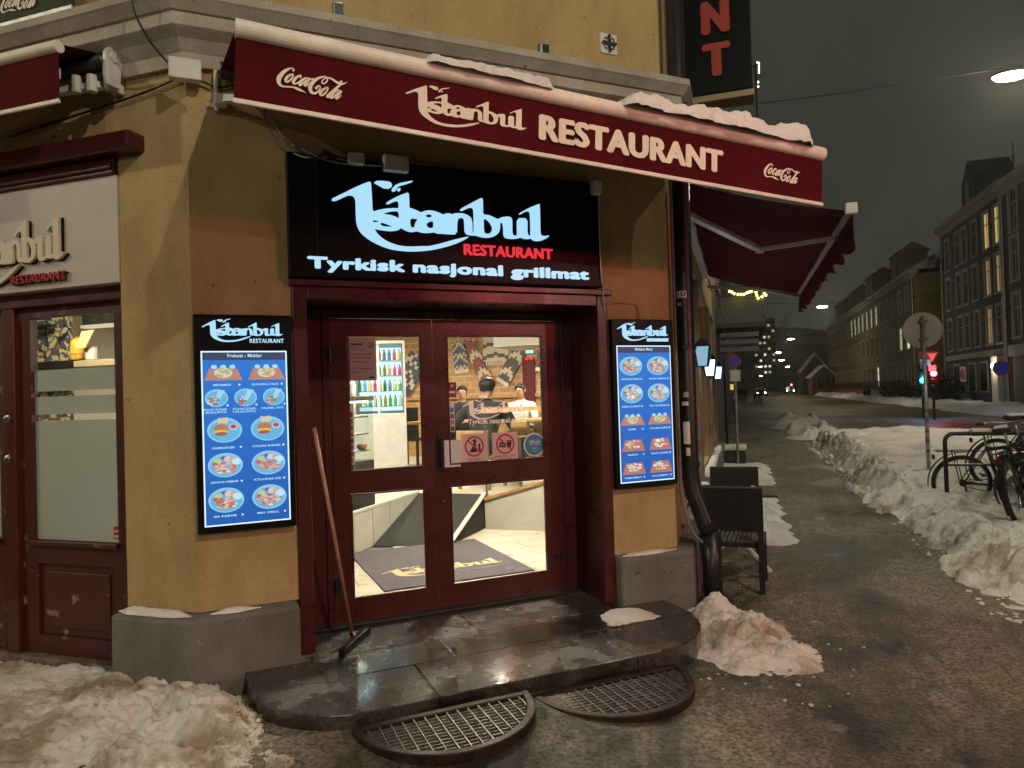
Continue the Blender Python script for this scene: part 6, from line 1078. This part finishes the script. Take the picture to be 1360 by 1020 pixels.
cc = pY(1230, 438, base.y); q = MB(); q.disc(0, 0, -.06, .285, .285, 36, .012); q.build('disc', mat('sign_back', (.20, .185, .165), .6, .2, var=.1), ps, FY(base.x, base.y, cc.z)); 
for dz in (-.14, .14): q = MB(); q.box(-.06, .06, dz-.015, dz+.015, -.05, .035); q.build('clamp', M['blackmetal'], ps, FY(base.x, base.y, cc.z), bev=.003)
q = MB()
for i in range(5): z = .55+i*.16; q.lathe([(.0315, 0), (.0315, .05+.04*(i % 2))], 12, (base.x, base.y, z))
q.build('tape', mat('peeled_tape', (.16, .12, .12), .8, var=.3, scale=30), ps, I4)
def signal(px, py, X, colr, label, zoff=0, on='top', es=30):
    c = pX(px, py, X); t = thing('traffic_signal', label, 'traffic light', G(c.x, c.y, 0)); q = MB(); q.tube([(c.x, c.y+.15, 0), (c.x, c.y+.15, c.z+.6)], .055, 8); q.build('pole', M['blackmetal'], t, I4); q = MB(); q.box(c.x-.16, c.x+.16, c.y, c.y+.14, c.z-(.75 if on == 'top' else .2), c.z+(.2 if on == 'top' else .75)); q.build('housing', M['black'], t, I4, bev=.02)
    for k in range(3):
        z = c.z-.28*k if on == 'top' else c.z+.28*k; q = MB(); q.lathe([(.125, 0), (.11, -.025), (.02, -.04)], 16, (c.x, c.y-.002, z), 'y'); q.build('lens', glow('signal_'+str(px), colr, es) if k == 0 else M['panedark'], t, I4)
        q = MB(); q.lathe([(.115, 0), (.115, -.12)], 12, (c.x, c.y-.003, z+.002), 'y') if False else q.box(c.x-.11, c.x+.11, c.y-.12, c.y-.001, z+.105, z+.115); q.build('visor', M['black'], t, I4)
    L = bpy.data.lights.new('signal_light', 'POINT'); L.energy = 80 if es > 20 else 8; L.color = colr; L.shadow_soft_size = .1; o = bpy.data.objects.new('signal_light', L); COL.objects.link(o); o.parent = t; o.location = (0, -.35, c.z)
    return t, c
t, c = signal(1240, 496, 8, (1, .03, .05), 'red traffic light with give-way sign across the junction', es=40)
Mt = FY(c.x-.05, c.y-.02, c.z+.72); q = MB(); q.prism([(-.27, .22), (.27, .22), (0, -.25)], 0, .02); q.build('give_way_rim', M['signred'], t, Mt); q = MB(); q.prism([(-.19, .17), (.19, .17), (0, -.155)], .021, .03); q.build('give_way_face', M['white'], t, Mt); q = MB(); q.box(-.14, .14, -.62, -.36, 0, .02); q.build('plate', M['white'], t, Mt)
t, c = signal(1226, 505, 8, (.03, .62, 1), 'blue green pedestrian signal just left of the sign pole', on='bottom', es=22); Mt = FY(c.x+.15, c.y-.02, c.z+1.05)
q = MB(); q.box(-.3, .3, -.02, .26, 0, .02); q.build('red_plate', M['signred'], t, Mt); q = MB(); q.box(-.26, .26, -.38, -.08, 0, .02); q.build('white_plate', M['white'], t, Mt)
signal(1051, 511, 8, (1, .03, .06), 'distant red traffic light in the middle of the street', es=60); signal(982.5, 502.5, -.1, (1, .1, .15), 'tiny red signal far left beside the plate', es=6) if False else None
def near_signal(x, y, z):                              # red signal at the crossing beside the photographer
    t = thing('traffic_signal', 'red traffic light on a mast by the near crossing, outside the picture', 'traffic light', G(x, y, 0)); q = MB(); q.tube([(x+.2, y, 0), (x+.2, y, z+.4)], .06, 10); q.build('pole', M['blackmetal'], t, I4); q = MB(); q.box(x-.02, x+.14, y-.16, y+.16, z-.8, z+.25); q.build('housing', M['black'], t, I4, bev=.02)
    for k in range(3): q = MB(); q.lathe([(.10, 0), (.085, -.02), (.02, -.03)], 14, (x-.021, y, z-.28*k), 'x'); q.build('lens', glow('near_red', (1, .03, .05), 30) if k == 0 else M['panedark'], t, I4)
    for k in range(3): q = MB(); q.box(x-.16, x-.02, y-.12, y+.12, z-.28*k+.11, z-.28*k+.12); q.build('visor', M['black'], t, I4)
    L = bpy.data.lights.new('signal_light', 'SPOT'); L.energy = 330; L.color = (1, .06, .10); L.shadow_soft_size = .12; L.spot_size = R(58); L.spot_blend = .35; o = bpy.data.objects.new('signal_light', L); COL.objects.link(o); o.parent = t; o.location = (-.15, 0, z); o.rotation_euler = (0, R(64), R(-23)); return t
near_signal(5.4, 1.6, 3.7)
pt = thing('street_bollard', 'dark ticket post on the left pavement before the pedestrians', 'post', G(*gz(977, 551))); q = MB(); g_ = gz(977, 551); q.box(g_.x-.14, g_.x+.14, g_.y, g_.y+.25, 0, 1.35); q.build('body', M['blackmetal'], pt, I4, bev=.03); q = MB(); q.box(g_.x-.09, g_.x+.09, g_.y-.02, g_.y, .95, 1.2); q.build('panel', M['galv'], pt, I4)
sb = thing('planter_box', 'low snow-capped planter by the side wall', 'planter', G(-.3, 16.5, 0)); q = MB(); q.box(-.50, .05, 15.8, 16.4, 0, .32); q.build('box', M['blackmetal'], sb, I4, bev=.02); q = MB(); q.box(-.52, .07, 15.78, 16.42, .32, .42); q.build('snow_cap', M['snow'], sb, I4, bev=.05, seg=4)
# ------------------------------------------------------------------ bicycles and stand
M['tyre'] = mat('tyre_rubber', (.012, .012, .012), .8, bump=.3, bscale=90); M['bikeblack'] = mat('bike_paint', (.012, .012, .014), .3, var=.3, scale=10)
def bicycle(label, Mt, basket=False, steer=0., col='bikeblack'):
    t = thing('bicycle', label, 'bicycle', Mt, 'bicycles in the snow bank'); r = .34; WB = 1.06
    def wheel(x, rot=0):
        w_ = thing('wheel', None, None, PM[t.name] @ Matrix.Translation((x, 0, r)) @ Matrix.Rotation(rot, 4, 'Z'), None, t); m_ = PM[w_.name]
        q = MB(); q.tube([(r*.95*math.cos(a), 0, r*.95*math.sin(a)) for a in np.linspace(0, 6.2832, 41)[:-1]], .026, 8, True); q.build('tyre', M['tyre'], w_, m_, smooth=True)
        q = MB(); q.tube([(r*.875*math.cos(a), 0, r*.875*math.sin(a)) for a in np.linspace(0, 6.2832, 41)[:-1]], .010, 6, True); q.lathe([(.022, -.035), (.022, .035)], 10, axis='y'); q.build('rim', M['steel'], w_, m_)
        q = MB()
        for k in range(24): a = k*math.pi/12; q.tube([(.02*math.cos(a+.5), .02*(-1)**k, .02*math.sin(a+.5)), (r*.87*math.cos(a), 0, r*.87*math.sin(a))], .0016, 4)
        q.build('spokes', M['galv'], w_, m_)
    wheel(0); wheel(WB, steer); bb = Vector((.43, 0, .29)); st = Vector((.28, 0, .80)); hd = Vector((.88, 0, .86)); hb = Vector((.93, 0, .68))
    q = MB(); q.tube([bb, st], .022, 8); q.tube([hd, hb], .02, 8); q.tube([st-Vector((-.02, 0, .04)), hd-Vector((0, 0, .02))], .023, 8); q.tube([bb, hb], .028, 8)
    for s in (-1, 1): q.tube([bb+Vector((0, s*.03, 0)), (0, s*.065, r)], .011, 6); q.tube([st+Vector((0, s*.02, -.03)), (0, s*.065, r)], .009, 6)
    q.build('frame', M[col], t, smooth=True)
    q = MB(); q.tube([hb, hb+Vector((.02, 0, -.04))], .02, 8)
    for s in (-1, 1): q.tube([hb+Vector((.02, s*.055, -.04)), (WB, s*.055, r)], .013, 6)
    q.build('fork', M[col], t, smooth=True)
    q = MB(); q.tube([hd, hd+Vector((-.02, 0, .15))], .014, 8); q.tube([hd+Vector((-.18, -.30, .20)), hd+Vector((-.03, -.22, .19)), hd+Vector((.02, 0, .16)), hd+Vector((-.03, .22, .19)), hd+Vector((-.18, .30, .20))], .012, 8); q.build('handlebar', M['steel'], t, smooth=True)
    for s in (-1, 1): q = MB(); q.tube([hd+Vector((-.16, s*.29, .197)), hd+Vector((-.27, s*.32, .20))], .018, 8); q.build('grip', M['tyre'], t, smooth=True)
    q = MB(); q.tube([st, st+Vector((-.03, 0, .14))], .013, 8); q.build('seat_post', M['steel'], t)
    q = MB(); q.prism([(-.13, -.085), (-.02, -.07), (.06, -.03), (.14, -.018), (.14, .018), (.06, .03), (-.02, .07), (-.13, .085), (-.15, 0)], 0, .05); q.build('saddle', M['tyre'], t, PM[t.name] @ Matrix.Translation(st+Vector((-.05, 0, .14))), bev=.02)
    q = MB(); q.lathe([(.10, -.004), (.10, .004)], 20, (bb.x, -.05, bb.z), 'y'); q.tube([(bb.x, -.07, bb.z), (bb.x+.12, -.07, bb.z-.12)], .010, 6); q.tube([(bb.x, .07, bb.z), (bb.x-.12, .07, bb.z+.12)], .010, 6); q.box(bb.x+.07, bb.x+.17, -.17, -.08, bb.z-.135, bb.z-.11); q.box(bb.x-.17, bb.x-.07, .08, .17, bb.z+.11, bb.z+.135); q.build('crank', M['blackmetal'], t)
    q = MB(); q.tube([(bb.x, -.05, bb.z+.10), (0, -.05, r+.04)], .005, 5); q.tube([(bb.x, -.05, bb.z-.10), (0, -.05, r-.04)], .005, 5); q.lathe([(.045, -.01), (.045, .01)], 14, (0, -.05, r), 'y'); q.tube([(.02, -.06, r-.04), (.05, -.06, r-.16)], .012, 6); q.build('chain', M['blackmetal'], t)
    n = 22
    for wx, a0, a1 in ((0, 20, 215), (WB, 5, 140)):
        q = MB(); vs = []
        for s in range(n): A = R(a0+(a1-a0)*s/(n-1)); vs += [(wx+.385*math.cos(A), -.027, r+.385*math.sin(A)), (wx+.385*math.cos(A), .027, r+.385*math.sin(A))]
        q.add(vs, [(2*s, 2*s+1, 2*s+3, 2*s+2) for s in range(n-1)]); q.build('mudguard', M['bikeblack'], t)
    q = MB(); 
    for s in (-1, 1): q.tube([(-.30, s*.05, .745), (.22, s*.05, .745)], .006, 6); q.tube([(-.1, s*.05, .745), (0, s*.07, r)], .006, 6)
    for x in (-.28, -.1, .1): q.tube([(x, -.05, .745), (x, .05, .745)], .005, 5)
    q.build('luggage_rack', M['blackmetal'], t)
    q = MB(); q.box(-.33, -.31, -.03, .03, .64, .70); q.build('rear_reflector', mat('dull_reflector', (.08, .01, .01), .3), t)
    if basket:
        q = MB(); c = Vector((1.02, 0, .98))
        for z in (0, .08, .16): q.tube([c+Vector((x*(.13+.04*z), y*(.17+.04*z), z)) for x, y in ((-1, -1), (1, -1), (1, 1), (-1, 1))], .004, 5, True)
        for i in range(12): a = i*math.pi/6; x, y = max(-1, min(1, 1.4*math.cos(a))), max(-1, min(1, 1.4*math.sin(a))); q.tube([c+Vector((x*.13, y*.17, 0)), c+Vector((x*.137, y*.177, .16))], .003, 4)
        q.build('basket', M['galv'], t); q = MB(); q.box(.9, 1.14, -.15, .15, 1.0, 1.07); q.build('basket_snow', M['snow'], t, bev=.03)
    q = MB(); q.prism([(-.12, -.07), (.10, -.025), (.10, .025), (-.12, .07)], 0, .035); q.build('saddle_snow', M['snow'], t, PM[t.name] @ Matrix.Translation(st+Vector((-.05, 0, .19))), bev=.016, seg=3)
    return t
w0 = pY(1276, 640, 10.25); ZB = float(z_bank(np.array([w0.x]), np.array([10.25]))[0])
lean = lambda a: Matrix.Rotation(a, 4, 'X')
bicycle('black bicycle parked side-on in the snow bank, rear wheel nearest the pole', G(w0.x, 10.25, w0.z-.34, R(4)) @ lean(R(5)))
bicycle('black bicycle leaning in front of the stand with its wheel toward the camera', G(2.72, 8.62, .17, R(62)) @ lean(R(-9)), steer=R(-18))
bicycle('dark bicycle with basket cut off by the right edge of the picture', G(3.02, 9.35, .15, R(20)) @ lean(R(7)), basket=True)
bicycle('black bicycle lying farthest back behind the stand', G(3.25, 11.1, .2, R(8)) @ lean(R(6)), basket=True)
def stand(p, L_, h_, label, rz):
    t = thing('bicycle_stand', label, 'bicycle stand', G(p[0], p[1], 0, rz), 'bicycle stands'); q = MB(); c = .1; q.tube([(0, 0, 0), (0, 0, h_-c)]+[(c-c*math.cos(a), 0, h_-c+c*math.sin(a)) for a in np.linspace(.2, 1.57, 6)]+[(L_-c+c*math.sin(a), 0, h_-c+c*math.cos(a)) for a in np.linspace(0, 1.37, 6)]+[(L_, 0, h_-c), (L_, 0, 0)], .026, 10); q.build('hoop', M['blackmetal'], t, smooth=True)
    q = MB(); q.tube([(0, 0, h_*.62), (L_, 0, h_*.62)], .016, 8); q.build('cross_rail', M['blackmetal'], t)
s0 = pY(1257, 640, 10.0); stand((s0.x, 10.0), .95, 1.02, 'black tubular bicycle stand behind the rear wheel', R(2)); stand((2.9, 8.9), .9, .95, 'black tubular bicycle stand nearest the right edge', R(15))
# ------------------------------------------------------------------ people
def person(label, Mt, J, jacket, trousers, skin=(.36, .20, .13), hair=(.015, .012, .01), fingers=False, face=False, group=None):
    t = thing('person', label, 'person', Mt, group); bm = bmesh.new(); sk = bm.verts.layers.skin.verify(); V = {}; tg = []
    def v(n, p, r_, k): a = bm.verts.new(p); a[sk].radius = (r_[0], r_[1]) if isinstance(r_, tuple) else (r_, r_); V[n] = a; tg.append((Vector(p), k)); return a
    ed = lambda *ns: [bm.edges.new((V[a], V[b])) for a, b in zip(ns, ns[1:])]
    j = J; v('pel', j['pel'], (.155, .115), 1); v('sp', j['sp'], (.15, .11), 0); v('ch', j['ch'], (.175, .125), 0); v('nk0', j['nk0'], (.075, .07), 0); v('nk', j['nk'], .056, 2); v('hd0', j['hd0'], (.066, .078), 2); v('hd1', j['hd1'], (.078, .096), 2); v('hd2', j['hd2'], (.066, .082), 2); ed('pel', 'sp', 'ch', 'nk0', 'nk', 'hd0', 'hd1', 'hd2')
    for s in 'LR':
        v('sh'+s, j['sh'+s], .078, 0); v('el'+s, j['el'+s], .056, 0); v('wr'+s, j['wr'+s], .042, 0); v('pa'+s, j['pa'+s], (.042, .02), 2); ed('ch', 'sh'+s, 'el'+s, 'wr'+s, 'pa'+s)
        d = (Vector(j['pa'+s])-Vector(j['wr'+s])).normalized(); sd = d.cross(Vector((0, 0, 1))); sd = sd.normalized() if sd.length > .05 else Vector((1, 0, 0)); dn = sd.cross(d).normalized()
        if fingers:
            for k in range(4):
                b = Vector(j['pa'+s])+d*.035+sd*(-.03+.02*k); q1 = b+d*.03; q2 = q1+d*(.02+.006*(k in (1, 2)))-dn*.012
                for n_, p_ in (('a', b), ('b', q1), ('c', q2)): v('f%s%d%s' % (s, k, n_), p_, .0095, 2)
                ed('pa'+s, 'f%s%da' % (s, k), 'f%s%db' % (s, k), 'f%s%dc' % (s, k))
            v('t1'+s, Vector(j['pa'+s])-d*.005+sd*.045, .011, 2); v('t2'+s, Vector(j['pa'+s])+d*.03+sd*.062, .0095, 2); ed('pa'+s, 't1'+s, 't2'+s)
        else: v('fi'+s, Vector(j['pa'+s])+d*.08, (.032, .014), 2); ed('pa'+s, 'fi'+s)
        v('hp'+s, j['hp'+s], .098, 1); v('kn'+s, j['kn'+s], .068, 1); v('an'+s, j['an'+s], .045, 1); v('to'+s, j['to'+s], (.045, .032), 3); ed('pel', 'hp'+s, 'kn'+s, 'an'+s, 'to'+s)
    V['pel'][sk].use_root = True
    me = bpy.data.meshes.new('body'); bm.to_mesh(me); bm.free(); ob = bpy.data.objects.new('tmp', me); COL.objects.link(ob); ob.modifiers.new('s', 'SKIN'); sb_ = ob.modifiers.new('u', 'SUBSURF'); sb_.levels = sb_.render_levels = 2
    dg = bpy.context.evaluated_depsgraph_get(); dg.update(); m2 = bpy.data.meshes.new_from_object(ob.evaluated_get(dg)); bpy.data.objects.remove(ob); m2.name = 'body'
    cl = lambda n, c, r_=.8: mat(n, c, r_, var=.2, scale=18, bump=.3, bscale=25)
    m2.materials.clear(); [m2.materials.append(x) for x in (cl('jacket', jacket), cl('trousers', trousers), mat('skin', skin, .5), M['tyre'])]
    P = np.array([p[:] for p, k in tg]); K = np.array([k for p, k in tg]); C = np.empty(len(m2.polygons)*3); m2.polygons.foreach_get('center', C); C = C.reshape(-1, 3); D = ((C[:, None]-P[None])**2).sum(-1); m2.polygons.foreach_set('material_index', K[D.argmin(1)].astype(np.int32)); m2.polygons.foreach_set('use_smooth', [True]*len(m2.polygons)); o = link('body', m2, t)
    h1 = Vector(j['hd1']); h2 = Vector(j['hd2']); up = (h2-Vector(j['hd0'])).normalized(); fwd = Vector(j.get('look', (0, -1, 0))).normalized(); sd = up.cross(fwd).normalized()
    q = MB(); vs = []; n, k = 14, 7
    for a in range(k):
        th = R(2+105*a/(k-1))
        for b in range(n):
            ph = 2*math.pi*b/n; f_ = math.cos(ph); cut = 1.38 if f_ < -.15 else 1.0 if f_ < .35 else .60; x = math.sin(min(th*cut, 2.2))
            vs.append(h1+up*(.032+.093*math.cos(th*cut))+fwd*(.108*x*f_-.008)+sd*(.093*x*math.sin(ph)))
    q.add(vs, [(a*n+b, (a+1)*n+b, (a+1)*n+(b+1) % n, a*n+(b+1) % n) for a in range(k-1) for b in range(n)]+[list(range(n))]); q.build('hair', mat('hair', hair, .6, var=.3, scale=80), t, smooth=True)
    if face:
        q = MB(); c = h1+fwd*.094
        q.lathe([(.001, -.02), (.014, 0), (.001, .025)], 8, c+fwd*.008-up*.008); q.build('nose', bpy.data.materials[m2.materials[2].name], t, smooth=True)
        for s in (-1, 1):
            q = MB(); q.lathe([(.001, -.007), (.012, 0), (.001, .007)], 8, c+sd*s*.03+up*.018-fwd*.008); q.build('eye', M['ink'], t); q = MB(); q.lathe([(.004, -.028), (.017, 0), (.004, .028)], 8, h1+sd*s*.084-fwd*.01); q.build('ear', bpy.data.materials[m2.materials[2].name], t)
        q = MB(); q.tube([c-up*.048-sd*.02-fwd*.012, c-up*.052-fwd*.004, c-up*.048+sd*.02-fwd*.012], .005, 6); q.build('mouth', mat('lips', (.25, .08, .07), .5), t)
    return t
def stand_pose(sw=.0, arm_=.0):
    return dict(pel=(0, 0, .95), sp=(0, 0, 1.14), ch=(0, .01, 1.34), nk0=(0, .01, 1.46), nk=(0, .0, 1.51), hd0=(0, -.015, 1.57), hd1=(0, -.02, 1.64), hd2=(0, -.01, 1.71), shL=(.185, .01, 1.39), elL=(.25, .04-arm_*.5, 1.12), wrL=(.24, -.04-arm_, .90), paL=(.235, -.07-arm_, .82), shR=(-.185, .01, 1.39), elR=(-.25, .04+arm_*.5, 1.12), wrR=(-.24, -.02+arm_, .90), paR=(-.235, -.03+arm_, .82),
                hpL=(.095, 0, .90), knL=(.10, -.03-sw*.45, .50), anL=(.10, .02-sw, .09), toL=(.11, -.12-sw, .04), hpR=(-.095, 0, .90), knR=(-.10, -.03+sw*.2, .50), anR=(-.10, .02+sw, .10), toR=(-.11, -.11+sw, .04))
def sit_pose(lean_=.0, reach=0.):
    return dict(pel=(0, 0, .50), sp=(0, -.03-lean_*.4, .68), ch=(0, -.05-lean_, .90), nk0=(0, -.05-lean_*1.15, 1.03), nk=(0, -.06-lean_*1.2, 1.08), hd0=(0, -.08-lean_*1.25, 1.13), hd1=(0, -.09-lean_*1.3, 1.20), hd2=(0, -.08-lean_*1.3, 1.27), shL=(.20, -.05-lean_, .95), elL=(.29, -.12-lean_, .70), wrL=(.24, -.36-lean_-reach, .72), paL=(.22, -.45-lean_-reach, .73), shR=(-.20, -.05-lean_, .95), elR=(-.29, -.12-lean_, .70), wrR=(-.22, -.36-lean_, .72), paR=(-.2, -.44-lean_, .73),
                hpL=(.10, -.05, .48), knL=(.14, -.45, .48), anL=(.14, -.45, .10), toL=(.15, -.6, .05), hpR=(-.10, -.05, .48), knR=(-.14, -.45, .48), anR=(-.14, -.45, .10), toR=(-.15, -.6, .05))
def seat(x, y, z, rz, label):
    t = thing('guest_chair', label, 'chair', G(x, y, z, rz), 'guest chairs inside'); q = MB(); q.box(-.22, .22, -.25, .22, .36, .41); q.build('seat', M['oak'], t, bev=.01); q = MB(); q.box(-.22, .22, .22, .26, .41, .72); q.build('backrest', M['oak'], t, bev=.01)
    for a in (-.2, .2):
        for b in (-.22, .22): q = MB(); q.box(a-.02, a+.02, b-.02, b+.02, 0, .36); q.build('leg', M['oak'], t)
q_ = sit_pose(.06); q_['elL'] = (.36, -.02, .74); q_['wrL'] = (.40, .10, .56); q_['paL'] = (.40, .14, .49); q_['look'] = (0, -1, 0)
# local facing is -Y; turned round so the back is toward the door
person('seated guest in a dark grey jacket seen from behind inside', G(-3.10, 8.2, UF, R(172)) @ Matrix.Diagonal((1.22, 1.15, 1.04, 1)), q_, (.022, .024, .026), (.02, .02, .025), fingers=True); seat(-3.10, 8.2, UF, R(172), 'wooden chair under the guest in the grey jacket')
person('man in a black jacket facing the door at a table inside', G(-4.47, 11.0, UF, R(14)), sit_pose(.02), (.012, .012, .014), (.02, .02, .03), fingers=True, face=True); seat(-4.47, 11.0, UF, R(14), 'wooden chair under the man in black')
person('guest in a white top sitting behind the handrail inside', G(-3.46, 11.2, UF, R(-10)), sit_pose(.03), (.6, .58, .55), (.03, .03, .04), fingers=True, face=True); seat(-3.46, 11.2, UF, R(-10), 'wooden chair under the guest in white')
walk = [((1004, 538), (.13, .09, .05), 'far pedestrian in a brown coat on the pavement', R(180), .16), ((1009.5, 537.5), (.02, .02, .022), 'far pedestrian in dark clothes right of the brown coat', R(175), .2), ((990.5, 535.5), (.015, .015, .016), 'far pedestrian in black nearest the group on the left', R(185), .1), ((987, 534.5), (.02, .018, .02), 'far pedestrian in the middle of the dark group', R(170), .12), ((983.5, 534.5), (.018, .018, .022), 'far pedestrian at the left of the dark group', R(190), .08)]
for (px, py), c, la, rz, sw in walk: g_ = gz(px, py, .0); person(la, G(g_.x, g_.y, 0, rz), stand_pose(sw, sw*.6), c, (.015, .015, .018), group='pedestrians down the street')
# ------------------------------------------------------------------ distant cars with lights on
def car(x, y, rz, label, col, front):
    t = thing('car', label, 'car', G(x, y, 0, rz), 'cars down the street'); q = MB(); side = [(-2.1, .35), (2.1, .35), (2.15, .7), (1.5, .88), (.75, 1.0), (.25, 1.42), (-1.0, 1.45), (-1.75, 1.0), (-2.12, .92)]
    q.prism(side, -.82, .82); q.build('body', mat('car_'+label[:6], col, .3), t, PM[t.name] @ mx((0, 1, 0), (0, 0, 1), (1, 0, 0), (0, 0, 0)), bev=.08, seg=3)
    q = MB(); q.prism([(.62, 1.04), (.24, 1.36), (-.95, 1.39), (-1.5, 1.04)], -.83, .83); q.build('window', M['panedark'], t, PM[t.name] @ mx((0, 1, 0), (0, 0, 1), (1, 0, 0), (0, 0, 0)))
    for a in (-1.3, 1.3):
        for s in (-.83, .83): q = MB(); q.lathe([(.30, -.1), (.33, -.05), (.33, .05), (.30, .1)], 16, (s, a, .33), 'x'); q.build('wheel', M['tyre'], t)
    for s in (-.6, .6): q = MB(); q.lathe([(.10, 0), (.09, .05), (.01, .07)], 10, (s, 2.1, .68), 'y'); q.build('headlight', glow('head_'+label[:8], (.9, .95, 1), 60 if front else .1), t); q = MB(); q.box(s-.14, s+.14, -2.16, -2.1, .72, .84); q.build('tail_light', glow('tail_'+label[:8], (1, .04, .04), 12 if not front else .2), t)
p = gz(1011, 522.5); car(3.0, 120, R(180), 'approaching car with bright headlights behind the pedestrians', (.05, .05, .06), True); car(9.2, 150, R(180), 'farther approaching car with headlights in the right lane', (.2, .2, .2), True); car(3.4, 150, R(0), 'car parked with red tail lights by the left pavement', (.06, .02, .02), False)
# ------------------------------------------------------------------ thin winter air
mb = MB(); mb.box(-60, 120, -60, 720, -3, 60); hz = mb.mesh('haze', []); m = bpy.data.materials.new('thin_haze'); m.use_nodes = True; n = m.node_tree.nodes; n.remove(n['Principled BSDF'])
pv = n.new('ShaderNodeVolumePrincipled'); pv.inputs['Color'].default_value = (.80, .82, .74, 1); pv.inputs['Density'].default_value = .0006; pv.inputs['Anisotropy'].default_value = .8
m.node_tree.links.new(pv.outputs[0], n['Material Output'].inputs['Volume']); hz.materials.append(m); tag(link('haze', hz), 'thin winter haze filling the street', None, None, 'stuff')
